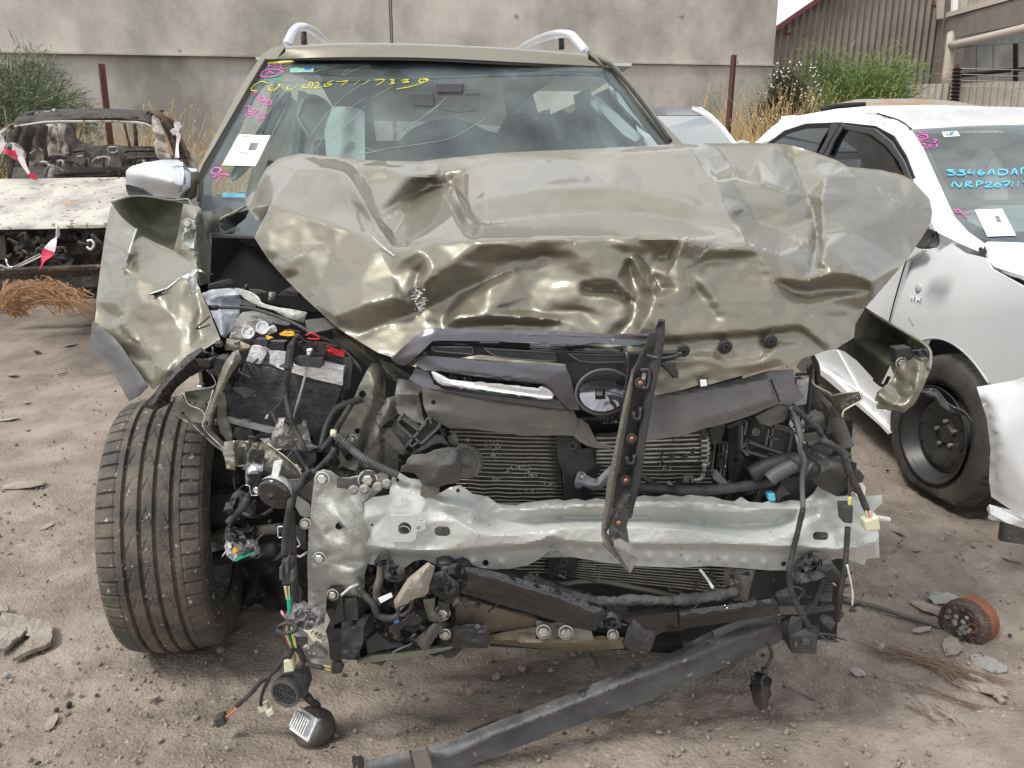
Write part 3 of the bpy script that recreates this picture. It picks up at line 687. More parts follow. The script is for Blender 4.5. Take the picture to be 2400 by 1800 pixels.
hood_l = [T('HL','210 430 1.80;420 510 1.72;600 570 1.65;870 650 1.56;1000 718 1.50;1250 690 1.455;1540 668 1.43;2212 655 1.41')+T('HR','300 650 1.41;560 655 1.40;680 665 1.38;880 720 1.42;1080 700 1.43;1300 770 1.47;1500 870 1.50'),
  T('HL','60 380 2.06;190 260 2.08;380 210 2.06;560 208 2.02;650 300 1.96;700 420 1.88;770 480 1.82;860 630 1.60'),
  T('HL','640 140 2.2;700 240 2.04;760 330 1.93;830 450 1.80;900 570 1.70;960 650 1.60;1000 715 1.50'),
  T('HL','745 200 2.13;830 300 2.0;900 500 1.80;1000 650 1.62;1100 700 1.50'),
  T('HL','745 200 2.13;900 195 2.15;1090 260 2.09;1240 265 2.08;1280 235 2.12;1500 200 2.15;2212 140 2.17'),
  T('HL','1240 270 2.08;1285 335 1.99;1180 370 1.99;940 540 1.76'),
  T('HL','1300 230 2.12;1370 310 2.03;1440 440 1.86;1500 580 1.62;1540 665 1.43'),
  T('HL','1330 390 1.90;1390 500 1.72;1440 600 1.57;1490 668 1.44'),
  T('HL','1480 445 1.80;1600 410 1.83;1800 370 1.86;2000 335 1.88;2212 322 1.88')+T('HR','200 320 1.89;420 360 1.86;700 430 1.78;840 490 1.71;960 580 1.62;1080 700 1.43'),
  T('HL','1100 690 1.46;1600 560 1.60;1900 520 1.66;2212 500 1.68')+T('HR','400 510 1.68;700 560 1.61;900 640 1.49'),
  T('HR','0 130 2.15;300 100 2.16;720 60 2.17;740 110 2.10;790 190 2.03;870 262 1.93;900 380 1.82;960 500 1.70;1010 590 1.60;1080 700 1.43'),
  T('HR','700 90 2.15;760 200 2.04;840 290 1.94;880 420 1.80;930 500 1.73'),
  T('HR','870 255 1.94;1000 265 1.95;1180 300 1.92;1350 372 1.83'),
  T('HR','850 120 2.10;980 180 2.03;1100 270 1.95;1350 372 1.83'),
  T('HR','1250 65 2.17;1380 130 2.08;1420 250 1.96;1480 380 1.83;1530 520 1.70;1550 650 1.59;1530 780 1.52;1500 870 1.50'),
  T('HR','1290 170 2.07;1380 330 1.90;1400 500 1.72;1440 660 1.60;1490 690 1.58;1450 780 1.53'),
  T('HR','1000 520 1.69;1150 560 1.66;1300 620 1.62;1480 690 1.58'),
  T('HR','1550 640 1.59;1580 720 1.54;1560 800 1.51;1510 860 1.50'),
  T('HR','1740 195 2.05;1600 260 1.96;1560 400 1.80;1560 520 1.69'),
  T('HR','1740 195 2.05;1900 330 1.93;2100 440 1.86;2300 470 1.87'),
  # front face
  T('HL','1540 722 1.435;1400 800 1.43;1280 900 1.43;1190 960 1.45;1000 1040 1.465;800 1090 1.49;620 1160 1.53'),
  T('HL','1960 755 1.475;1840 850 1.50;1620 930 1.53;1400 1020 1.54;1200 1115 1.54;1000 1190 1.545;760 1292 1.56'),
  T('HL','1560 700 1.425;1700 700 1.425;1840 735 1.43;1960 745 1.44'),
  T('HL','1600 790 1.49;1740 800 1.50;1880 780 1.48'),
  T('HL','1000 742 1.50;1170 735 1.44;1230 780 1.43;1240 860 1.42;1200 940 1.44'),
  T('HL','1050 800 1.49;1120 860 1.50;1170 880 1.51;1150 980 1.52'),
  T('HL','1620 980 1.48;1680 1080 1.47;1740 1120 1.50;1900 1140 1.51;2212 1120 1.49'),
  T('HL','1480 1045 1.52;1380 1110 1.54;1320 1200 1.54;1330 1240 1.53'),
  T('HL','1400 1180 1.47;1600 1160 1.46;1900 1170 1.46;2150 1200 1.47'),
  T('HL','1440 1230 1.51;1700 1215 1.51;1950 1220 1.51'),
  T('HL','280 780 1.69;400 700 1.68;580 690 1.64'),T('HL','310 800 1.66;430 760 1.65;610 710 1.62'),
  T('HL','200 810 1.70;290 870 1.66;400 875 1.65'),T('HL','210 470 1.78;170 620 1.74;180 740 1.71'),
  T('HL','900 750 1.53;1000 900 1.52;1060 1010 1.50'),
  T('HR','0 760 1.42;160 700 1.41;300 690 1.40'),
  T('HR','0 950 1.46;120 930 1.43;230 935 1.43;330 1050 1.45'),T('HR','20 970 1.49;120 1000 1.50;230 990 1.49;320 1070 1.50'),
  T('HR','0 1040 1.46;150 1040 1.45;290 1090 1.45'),T('HR','0 1110 1.47;150 1140 1.46;270 1170 1.45;160 1270 1.47'),
  T('HR','310 760 1.42;370 850 1.375;430 940 1.37;490 1040 1.385'),T('HR','380 770 1.45;440 860 1.46;480 930 1.47;520 1000 1.47'),
  T('HR','330 800 1.45;340 900 1.46;390 1000 1.45;360 1080 1.47;350 1170 1.47;250 1280 1.48'),
  T('HR','480 1050 1.39;450 1150 1.40;400 1220 1.42;370 1290 1.44'),
  T('HR','680 670 1.38;620 790 1.40;560 900 1.42;510 1010 1.45'),T('HR','470 730 1.44;520 780 1.47;580 790 1.46;600 720 1.43'),
  T('HR','640 830 1.40;650 1000 1.41;640 1200 1.43'),T('HR','700 880 1.43;760 1000 1.45;880 1180 1.455'),T('HR','800 950 1.42;880 1060 1.425;980 1180 1.44'),
  T('HR','780 800 1.43;860 730 1.415;960 725 1.415;1150 745 1.43'),T('HR','800 805 1.455;960 800 1.46;1120 775 1.45'),
  T('HR','1290 920 1.45;1420 935 1.445;1520 910 1.45;1650 880 1.46;1780 890 1.48;1880 930 1.51'),
  T('HR','1330 960 1.48;1500 1000 1.52;1700 980 1.54;1860 990 1.555'),
  T('HR','1300 940 1.48;1400 1020 1.505;1500 1050 1.515;1650 1020 1.53;1780 1000 1.545;1880 1000 1.56'),
  T('HR','1240 1000 1.455;1320 1060 1.46;1430 1090 1.47;1600 1060 1.49;1900 1020 1.56'),
  T('HR','1260 900 1.44;1230 1050 1.44;1260 1200 1.45'),
  T('HR','540 1310 1.435;800 1285 1.44;1100 1265 1.445;1430 1222 1.455;1520 1290 1.475;1620 1380 1.49'),
  T('HR','540 1330 1.47;800 1310 1.475;1100 1290 1.48;1400 1250 1.49;1480 1300 1.50;1590 1390 1.51'),
  T('HR','560 1420 1.475;860 1390 1.475;940 1455 1.475;1150 1440 1.475;1250 1340 1.485;1400 1330 1.49'),
  T('HR','560 1450 1.455;850 1430 1.455;940 1480 1.455;1170 1460 1.455;1280 1370 1.465;1420 1370 1.48'),
]
def hood_fn(x, y, z):
    q = Vector((x*.012, y*.02, 1.7)); z += .004*noise.noise(q)+.002*noise.noise(q*2.7)
    # the shredded dent left of the badge
    if abs(x-978) < 45 and abs(y-705) < 60:
        e = exp(-((x-978)/16)**2-((y-705)/26)**2); z += e*.012*noise.noise(Vector((x*.21, y*.33, 2)))
    return z
# relief of the creases on the upper skin: ridge (-) or valley (+), in metres of depth
for i, r_ in {1:-.03, 2:-.07, 3:.05, 4:-.07, 5:.09, 6:.07, 7:-.05, 8:-.05, 9:.03, 10:-.07, 11:.05, 12:-.08, 13:.06, 14:.07, 15:-.04, 16:.05, 17:-.05, 18:-.04}.items():
    l = hood_l[i]; hood_l[i] = [(a, b, c+(r_ if 0 < k < len(l)-1 else 0)) for k, (a, b, c) in enumerate(l)]
for i in (15, 11): hood_l.pop(i)
# the nose of the bonnet leans towards the viewer below the fold
def lean(l): return [(a, b, (1.42+(c-1.42)*(1-.36*max(0, min(1, (b-575)/30))) if 760 < a < 2060 else c)+(.05*max(0, min(1, (b-470)/80))-.11*max(0, min(1, (b-560)/270)))*max(0, min(1, (a-700)/200))*max(0, min(1, (2060-a)/150))) for a, b, c in l]
hood_o = lean(hood_o); hood_l = [lean(l) for l in hood_l]
hood = sheet('bonnet', hood_o, O, suv, lines=hood_l, step=5, it=3, facet=(85, lambda x, y: 0.0003+.006*max(0, min(1, (540-y)/120))*max(0, min(1, (2120-x)/300))), thick=.0018, fn=hood_fn)
# curl of bare metal where paint has cracked
rn = random.Random(8)
mbx = MB()
for k in range(34):
    u = 1130+rn.gauss(0,22)+ (k/34)*40; v_ = 985+k*4.2
    q = T('HL', f'{u} {v_} 1.482;{u+rn.uniform(14,34)} {v_+rn.uniform(-8,8)};{u+rn.uniform(10,24)} {v_+rn.uniform(8,16)}')
    mbx.add([P(a, b, c-.03+rn.uniform(-.006,.008)) for a,b,c in q], [(0,1,2)])
mbx.build('paint_chips', MATS['tear'], hood, solid=.0006)
sh('torn_edge','HL','862 650 1.55;905 690 1.535;960 740 1.515;1005 772 1.50;960 752 1.52;900 705 1.54', MATS['tear'], hood)
sh('torn_edge','HR','650 668 1.37;690 655 1.367;712 664 1.369;700 678 1.37;672 682 1.37', MATS['tear'], hood)
sh('scuffed_patch','HR','700 700 1.377;760 705 1.385;800 760 1.40;750 810 1.405;735 770 1.395;700 745 1.385', MATS['alloy_dirty'], hood, step=5, it=1, rough=.004, rs=.12)
sh('scuffed_patch','HR','805 705 1.395;832 700;828 740;795 755', MATS['alloy_dirty'], hood)
for s, r in (('668 1388 1.375',.011),('940 1362 1.395',.012),('1230 1325 1.405',.012),('1478 1385 1.425',.011)):
    (a,b,c), = T('HR', s); mbx = MB()
    mbx.lathe(P(a,b,c), (0,-1,-.1), [(r*1.05,-.004),(r*1.1,.001),(r*.8,.0035),(r*.62,.003),(r*.58,.006),(r*.3,.0065),(r*.22,.003),(.0001,.003)], 20); mbx.build('rubber_buffer', MATS['rubber_black'], hood, smooth=False)
for s in ('1345 1430 1.41;1395 1395;1400 1440;1350 1475','765 1568 1.37;830 1560;825 1600;775 1628'):
    sh('clip_slot','HR', s, PL_, hood)
for s in ('1345 1428 1.40;1382 1425;1385 1465;1348 1468','778 1580 1.362;818 1578;822 1615;782 1620'):
    sh('clip','HR', s, MATS['paper'], hood, thick=.004)
# ---- body shell
def body_pt(dx, y, z): return Vector((CL(y)+dx, y, z))
roof_b = T('A','1785 385 3.0;2212 370 2.97')+T('B','500 372 2.96;1100 402 2.97;1690 432 3.02')
roof_t = T('A','1850 300 3.03;2212 279 3.04')+T('B','500 284 3.045;1100 312 3.045;1600 350 3.06')
rows = [[P(*q) for q in roof_b], [P(a,b+13,c-.035) for a,b,c in roof_t], [P(a,b+4,c-.02) for a,b,c in roof_t], [P(*q) for q in roof_t]]
top = rows[-1]
for y, dz in ((3.7,.012),(4.3,.01),(5.0,-.02),(5.5,-.07)):
    rows.append([Vector((q.x-.15*(y-3.2), y, q.z+dz)) for q in top])
def grid(name, rows, mat, parent, smooth=True, **k):
    n = len(rows[0]); v = [q for r in rows for q in r]
    return mk(name, v, [(i*n+j, i*n+j+1, (i+1)*n+j+1, (i+1)*n+j) for i in range(len(rows)-1) for j in range(n-1)], mat, parent, smooth=smooth, **k)
rows = [spline(r, 4) for r in rows]
grid('roof', rows, O, suv, solid=-.012)
# pillars
def WY(x, y): return 3.02-(y-145)/375*.77+((x-1045)/480)**2*.10*(0.4+.6*min(1,max(0,(y-100)/350)))
def wfn(o=0): return lambda x, y, z: WY(x, y)+o
pl = T('A','1835 290;1760 310;1700 350;1560 560;1400 870;1290 1080;1255 1180;1240 1330;1275 1420;1296 1420;1285 1330;1300 1130;1400 950;1600 600;1722 392;1790 385;1850 300')
sheet('front_pillar', [(a,b,3) for a,b,_ in pl], O, suv, step=14, it=0, thick=.05, fn=wfn(-.03))
pr = T('B','1595 338;1660 350;1750 395;1900 560;2050 760;2212 930;2330 1100;2310 1160;2180 1000;2110 900;1900 640;1755 440;1700 432')
sheet('front_pillar', [(a,b,3) for a,b,_ in pr], O, suv, step=14, it=0, thick=.05, fn=wfn(-.03))
hs('pillar_seal','A','1722 385 2.93;1600 590 2.78;1400 940 2.52;1300 1120 2.40;1283 1300 2.30', .006, MATS['rubber_black'], suv, n=3)
hs('pillar_seal','B','1600 342 3.08;1690 400 3.02;1752 430 2.96;1900 600 2.85;2050 800 2.68;2135 915 2.6', .010, MATS['rubber_black'], suv, n=3)
hs('roof_seal','A','1725 388 2.97;2212 374 2.95;2800 380 2.95;3320 405 2.96;3900 435 2.98', .004, MATS['rubber_black'], suv, n=3)
glass_o = T('A','1728 388;1500 755;1320 1110;1290 1200;1290 1345;1300 1500')+[(1000,600,0),(1640,570,0)]+T('B','2330 1090;2120 930;1900 640;1752 440;1100 404;500 374;0 372')
glass = sheet('windscreen', [(a,b,3) for a,b,_ in glass_o], MATS['windscreen_glass'], suv, step=16, it=0, thick=0, fn=wfn(-.012))
clear = T('A','1880 412;1790 470;1640 640;1560 830;1430 1060;1370 1190;1368 1265;1420 1290;1480 1300')+[(800,495,0),(1300,500,0),(1600,470,0),(1568,345,0)]+T('B','2078 935;1950 800;1800 600;1700 510;1600 470;1250 440;1150 436;1130 520;1040 463;985 465;905 530;880 512;795 510;780 555;740 570;660 570;610 555;590 505;500 505;480 530;370 450;310 450;240 500;180 412;0 412')
sheet('black_border', [(a,b,3) for a,b,_ in glass_o], MATS['frit'], glass, step=12, it=0, thick=.002, fn=wfn(0.0), holes=[[(a,b,3) for a,b,_ in clear]])
# cracks in the glass
for s in ('A|1830 560;1990 480;2212 420','B|0 490;120 440;190 425','B|190 640;330 560','B|360 580;480 545;560 515','B|160 995;320 960;470 940;680 905;780 860;860 815','B|340 860;480 790;560 740;650 660;680 630','B|0 1015;200 985','A|1850 700;1700 1000;1650 1080','B|0 840;90 760;150 690','B|0 480;60 440','A|2212 640;2100 760;2000 900','A|2212 740;2120 860;2030 990','A|2212 830;2130 920','B|0 760;60 700;150 640','B|60 900;160 960;250 990','B|0 640;110 560;200 520','B|520 760;600 700;640 680','A|1560 800;1620 760;1700 740','B|860 815;900 790;930 760'):
    cq, t_ = s.split('|'); q = T(cq, t_, 1); hose('crack', [(a,b,WY(a,b)-.014) for a,b,_ in q], .0007, MATS['airbag'], glass, n=3, seg=4)
# interior
sheet('roof_lining', [(600,140,3.1),(1480,155,3.1),(1390,215,4.9),(760,205,4.9)], M('lining_light', (.62,.63,.62), rough=.85), suv, thick=.01)
rear = [(800,186,5.05),(1240,190,5.05),(1300,400,5.05),(1300,520,5.05),(740,520,5.05),(740,400,5.05)]
sheet('tailgate_trim', rear, MATS['seat'], suv, step=30, it=0, thick=.03, holes=[[(865,222,5),(1000,216,5),(1165,224,5),(1190,262,5),(1160,330,5),(880,330,5)]])
sheet('tailgate_glass', [(865,222,5.12),(1000,216,5.12),(1165,224,5.12),(1190,262,5.12),(1160,330,5.12),(880,330,5.12)], MATS['side_glass'], suv, thick=0)
for s in (-1, 1):
    y0, y1 = 2.6, 5.3
    for a, b, z0, z1, nm, m in ((2.55,5.4,.3,1.02,'door_card','seat'),(2.55,3.0,1.0,1.3,'door_card','seat'),(3.55,3.75,1.0,1.62,'centre_pillar','lining'),(4.45,4.65,1.0,1.62,'centre_pillar','lining'),(5.0,5.4,1.0,1.6,'centre_pillar','seat')):
        v = [body_pt(s*(.74 if z < 1.1 else .62), y, z) for y in (a, b) for z in (z0, z1)]
        mk(nm, v, [(0,2,3,1)], MATS[m], suv, solid=.03)
    v = [body_pt(s*d, y, z) for y in (2.5,4.0,5.6,6.0) for d, z in ((.86,.32),(.9,.55),(.9,.85),(.85,1.05))]
    mk('body_side', v, [(i*4+j, i*4+4+j, i*4+5+j, i*4+1+j) for i in range(3) for j in range(3)], O, suv, solid=.01)
    v = [body_pt(s*d, y, z) for y in (3.1,4.2,5.2) for d, z in ((.85,1.06),(.66,1.6))]
    mk('side_glass', v, [(0,2,3,1),(2,4,5,3)], MATS['side_glass'], suv)
mk('tailgate', [body_pt(d, y, z) for d, y, z in ((-.88,6.0,.35),(.88,6.0,.35),(.88,6.0,1.08),(-.88,6.0,1.08),(.7,5.5,1.58),(-.7,5.5,1.58))], [(0,1,2,3)], O, suv, solid=.02)
mk('floor_pan', [body_pt(d, y, .26) for d, y in ((-.8,2.1),(.8,2.1),(.8,5.9),(-.8,5.9))], [(0,1,2,3)], MATS['void'], suv, solid=.05)
sheet('dashboard', [(520,455,2.5),(900,425,2.6),(1580,425,2.6),(1660,560,2.4),(470,560,2.3)], MATS['seat'], suv, thick=.3)
def blob(name, pts, mat, parent, depth=.08, sub=2):
    """rounded cushion: outline in photo points, puffed to depth metres"""
    v = [P(*q) for q in pts]; n = len(v); c = sum(v, Vector())/n; f_ = [c+(q-c)*.62+Vector((0,-depth,0)) for q in v]; b_ = [c+(q-c)*.62+Vector((0,depth,0)) for q in v]
    V = f_+v+b_; F = [tuple(range(n))]+[(i,(i+1)%n,n+(i+1)%n,n+i) for i in range(n)]+[(n+i,n+(i+1)%n,2*n+(i+1)%n,2*n+i) for i in range(n)]+[tuple(2*n+k for k in range(n-1,-1,-1))]
    F = [tuple(reversed(x)) for x in F]
    return mk(name, V, F, mat, parent, smooth=True, sub=sub)
blob('seat_back', T('B','930 1150 3.5;970 900;1030 760;1150 690;1250 720;1310 830;1330 1000;1330 1200'), MATS['seat'], suv, .1)
blob('seat_back', T('B','250 1150 3.7;340 870;500 790;650 740;760 760;900 850;980 1150'), MATS['seat'], suv, .1)
blob('rear_seat', T('B','600 1100 4.4;620 760;700 735;860 800;960 870;1560 880;1600 1100'), MATS['seat'], suv, .1)
blob('curtain_airbag', T('B','1568 640 3.05;1590 585 3.1;1650 600;1800 740;1950 880;2050 960 2.98;1960 1010;1830 930;1640 740'), MATS['airbag'], suv, .05)
blob('curtain_airbag', T('B','1690 500 3.15;1760 540;1850 640;1950 760;2060 900 3.05;2000 900;1880 790;1740 640'), MATS['airbag'], suv, .03)
sheet('driver_airbag', T('B','-60 690 3.05;60 690 3.0;150 720 3.05;155 1100 2.9;-90 1100 2.85;-110 850 2.95'), MATS['airbag'], suv, lines=[T('B','0 700 2.97;-10 1050 2.85'),T('B','80 720 3.03;60 1050 2.9')], step=10, it=3, thick=.01, rough=.02, rs=.02)
blob('curtain_airbag', T('A','1880 520 3.15;1930 560;1900 700;1700 1000 2.9;1560 1180 2.75;1440 1250;1470 1130;1640 880'), MATS['airbag'], suv, .03)
blob('curtain_airbag', T('A','1950 560 3.2;2100 600;2200 700;2212 980;2050 1000;1950 850;1880 740'), MATS['airbag'], suv, .03)
blks('mirror','B','445 600 2.8;595 600;600 690;465 685', .04, MATS['plastic_grey'], suv)
blks('camera_housing','B','800 600 2.85;895 600;890 720;760 715', .05, MATS['plastic_grey'], suv)
blks('camera_housing','B','610 540 2.86;790 540;780 600;620 600', .05, MATS['frit'], suv)
hs('mirror_arm','B','620 700 2.8;760 725;880 700', .006, MATS['seat'], suv)
# roof rails
for pts, ft in ((T('A','1858 292 3.16;1878 250 3.18;1905 200 3.22;1945 178 3.28;1990 182 3.4;2050 215 3.7;2110 268 4.3;2150 300 4.8'), T('A','1968 205 3.35;1972 290 3.35')),
                (T('B','1585 338 3.14;1545 290 3.18;1495 235 3.24;1450 222 3.32;1380 224 3.5;1290 250 3.9;1200 292 4.4;1140 330 4.9'), T('B','1425 240 3.4;1428 320 3.4'))):
    r_ = hose('roof_rail', pts, .027, MATS['silver'], suv, n=5, seg=8); hose('rail_foot', ft, .02, PL_, r_, n=1, seg=6)
# door mirror
mir = sheet('door_mirror', T('BU','1360 740 2.36;1400 700 2.37;1560 650 2.38;1750 620 2.40;1925 618 2.42;1972 650 2.42;1990 760 2.40;1975 900 2.36;1935 1040 2.38;1640 1010 2.38;1550 940 2.37;1450 905 2.36;1360 880 2.36'), MATS['silver'], suv,
  lines=[T('BU','1400 735 2.33;1560 770 2.31;1750 820 2.29;1960 890 2.29'), T('BU','1960 700 2.39;1955 890 2.29;1930 1000 2.34')], step=7, it=9, thick=.09)
sheet('lower_cap', T('BU','1355 885 2.355;1450 905;1545 940;1580 965;1635 1008;1500 1012;1390 1005;1365 950'), PD, mir, thick=.08)
sheet('indicator', T('BU','1360 895 2.35;1450 912;1540 948;1575 970;1500 960;1365 925'), MATS['side_glass'], mir, thick=.005)
hs('mirror_arm','BU','1960 1040 2.40;2080 980 2.38;2110 850 2.36;2100 750', .02, OK_, suv)
# ---- left wing (near the tyre)
sheet('inner_wing', T('FE','275 160 2.0;360 130 2.05;480 95 2.1;640 95 2.15;900 135 2.2;1015 165 2.25;960 480 2.22;915 660 2.1;700 640 2.0;530 560 1.95;450 520 1.9;330 300 1.93'), MATS['olive_in'], suv, lines=[T('FE','400 200 2.12;600 400 2.2;850 560 2.2')], step=9, it=4, thick=.002, rough=.008, rs=.02)
hs('wing_lip','FE','275 155 1.99;360 122 2.04;480 92 2.09;640 92 2.14;900 132 2.19;1060 120 2.2;1100 180 2.18;1160 210 2.15', .0045, OD, suv, n=4, seg=6)
wing = sheet('front_wing', T('FE','270 160 1.99;330 250 1.95;390 320 1.91;460 380 1.88;532 430 1.85;495 520 1.80;452 677 1.74;470 620 1.76;500 565 1.79;545 520 1.82;595 503 1.84;750 580 1.84;915 655 1.82;1050 740 1.78;1160 820 1.74;1235 880 1.72;1150 860 1.72;1000 920 1.69;1050 950 1.67;1100 1100 1.65;1180 1045 1.66;1240 1180 1.62;1290 1300 1.59;1345 1440 1.56;1400 1570 1.54')
   + T('D','1340 595 1.53;1250 645 1.52;1120 765 1.51;990 865 1.55;930 790 1.57;850 690 1.60;740 565 1.65;612 432 1.71')+T('FE','110 1290 1.73;115 1150 1.75;160 800 1.82;215 420 1.90'), O, suv,
   lines=[T('FE','450 690 1.73;560 685 1.77;650 740 1.76;640 820 1.73;540 930 1.68;470 1060 1.66;380 1330 1.66'), T('FE','450 690 1.73;410 830 1.70;400 900 1.73;250 1040 1.72;130 1150 1.74'),
          T('FE','420 860 1.71;460 760 1.75;490 800 1.74;520 940 1.69'), T('FE','380 1345 1.66;480 1260 1.635;600 1185 1.62;760 1120 1.62;1000 925 1.68'),
          T('FE','740 1130 1.62;840 1260 1.60;960 1420 1.58;1000 1500 1.57'), T('FE','1170 1130 1.65;1130 1300 1.60;1090 1460 1.57;1080 1659 1.54'),
          T('FE','1200 1290 1.62;1160 1420 1.59;1200 1560 1.57;1330 1600 1.54'), T('FE','220 590 1.84;240 680 1.83;250 760 1.80;400 830 1.73'),
          T('FE','230 420 1.90;330 400 1.895;460 440 1.87'), T('FE','120 1200 1.74;290 1350 1.70;370 1360 1.66'), T('FE','350 1460 1.665;560 1600 1.60;700 1700 1.57'),
          T('D','700 480 1.68;820 420 1.64;900 560 1.60;860 660 1.62'), T('D','780 440 1.66;900 560 1.585;1000 700 1.56;1080 750 1.50')],
   step=5, it=2, facet=(50,.005), thick=.0016, fn=lambda x,y,z: z+.003*noise.noise(Vector((x*.02,y*.02,5)))+.001*noise.noise(Vector((x*.06,y*.06,5))))
sheet('torn_metal', T('FE','1130 840 1.72;1165 850 1.72;1160 900;1165 1000 1.70;1190 1050 1.68;1140 1070;1105 1108 1.66;1085 1040;1070 985;1060 945;990 925 1.69;1060 890'), MATS['tear'], wing, step=4, it=1, thick=.001, rough=.01, rs=.1)
sheet('torn_metal', T('FE','1160 820 1.73;1240 870 1.74;1330 900 1.76;1260 905;1200 880;1150 845'), OK_, wing)
hs('torn_metal','FE','532 428 1.846;500 520 1.80;455 672 1.738', .0022, MATS['tear'], wing, n=2, seg=4)
hs('torn_metal','FE','665 1108 1.615;830 1050 1.63;850 1045 1.64;980 940 1.675', .0022, MATS['tear'], wing, n=2, seg=4)
sh('crack_gap','FE','670 1108 1.612;700 1098;830 1052 1.628;830 1075;720 1118', MATS['void'], wing, thick=.0005)
sheet('arch_trim', T('D','595 428 1.70;650 455 1.68;740 530 1.645;790 590 1.62;850 685 1.59;910 765 1.57;960 852 1.55;900 905 1.56;835 942 1.58;800 880 1.6;760 805 1.62;690 705 1.65;640 655 1.67;580 605 1.70;590 500'), MATS['plastic_grey'], suv,
   lines=[T('D','625 445 1.67;730 540 1.62;820 660 1.59;930 840 1.54')], step=7, it=3, thick=.004)
# perforated liner and black bits
sheet('arch_liner', T('D','1215 640 1.50;1300 590 1.49;1375 640 1.49;1365 720 1.51;1235 780 1.52;1150 850 1.54;1110 905 1.55;1105 955 1.56;1010 1003 1.58;915 972 1.6;1000 890 1.56;1060 800 1.53;1120 740 1.51'), PL_, suv,
   lines=[T('D','1300 620 1.455;1150 760 1.47;1040 880 1.51;1000 960 1.54')], step=4, it=0, thick=.003, facet=(22,.006), fn=lambda x,y,z: z+.008*(1 if noise.noise(Vector((x*.30,y*.30,0)))>.22 else 0))
blks('liner_clip','D','1255 660 1.46;1370 670;1350 725;1290 715', .03, MATS['gloss_black'], suv)
blks('bracket','D','1400 655 1.50;1500 680;1450 785;1368 765', .03, PD, suv)
blks('bracket','D','1405 655 1.49;1500 680;1490 700;1400 675', .035, PL_, suv)
# ---- post, hinge and cowl on the left
sheet('hinge_post', T('FE','1015 165 2.2;1100 180 2.18;1175 195 2.18;1230 250 2.16;1225 320;1290 400 2.2;1312 560 2.18;1300 800 2.15;1290 985 2.1;1200 1010 2.0;1160 820 2.0;1050 740 2.05;915 655 2.1;960 480 2.15'), OD, suv,
   lines=[T('FE','1170 230 2.08;1150 560 2.06;1180 980 1.96'), T('FE','1060 200 2.12;1000 500 2.1;960 660 2.05')], step=7, it=3, thick=.004, rough=.004, rs=.03)
sheet('hinge_plate', T('FE','1030 345 2.06;1130 340;1140 440;1125 630 2.02;1020 615;1010 560;1025 470'), MATS['primer_dirty'], suv, lines=[T('FE','1025 430 2.04;1135 425 2.04'),T('FE','1025 470 2.075;1130 465 2.075')], step=6, it=1, thick=.004)
for u, v_ in ((1062,375),(1046,515)):
    (a,b,c), = T('FE', f'{u} {v_} 2.045'); bolt('bolt', a, b, c, .0095, MATS['primer_dirty'], suv)
sheet('cowl_corner', T('FE','1210 250 2.12;1300 240;1390 310 2.1;1390 470;1290 470;1280 560;1220 430'), PD, suv, lines=[T('FE','1290 300 2.08;1260 500 2.08')], step=8, it=2, thick=.01, rough=.006, rs=.03)
sheet('cowl_cover', T('FE','1340 290 2.2;1430 195 2.22;1520 215;1535 275 2.2;1400 335 2.18'), PL_, suv, thick=.02)
sheet('wiper_shroud', T('FE','1385 350 2.15;1480 290;1600 240 2.2;1700 232 2.2;1660 320;1560 400;1470 440 2.1;1400 400'), PL_, suv, lines=[T('FE','1390 345 2.12;1540 270 2.12;1690 235 2.15')], step=9, it=2, thick=.006)
hs('wiper_lip','FE','1385 350 2.13;1450 300 2.13;1540 262 2.14;1690 170 2.18', .006, OD, suv, n=4)
blks('cowl_bar','FE','1300 478 2.1;1780 505 2.1;1775 535;1300 520', .04, PD, suv)
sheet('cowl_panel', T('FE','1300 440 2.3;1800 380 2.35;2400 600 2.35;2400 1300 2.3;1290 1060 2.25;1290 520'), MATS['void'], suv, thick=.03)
sheet('cowl_panel', T('FE','1300 330 2.36;1850 330 2.4;1830 470 2.3;1300 460 2.3'), MATS['engine_dark'], suv, thick=.03)
sheet('firewall', [(530,640,2.35),(1740,640,2.35),(1740,1300,2.3),(600,1300,2.3)], MATS['void'], suv, thick=.03)
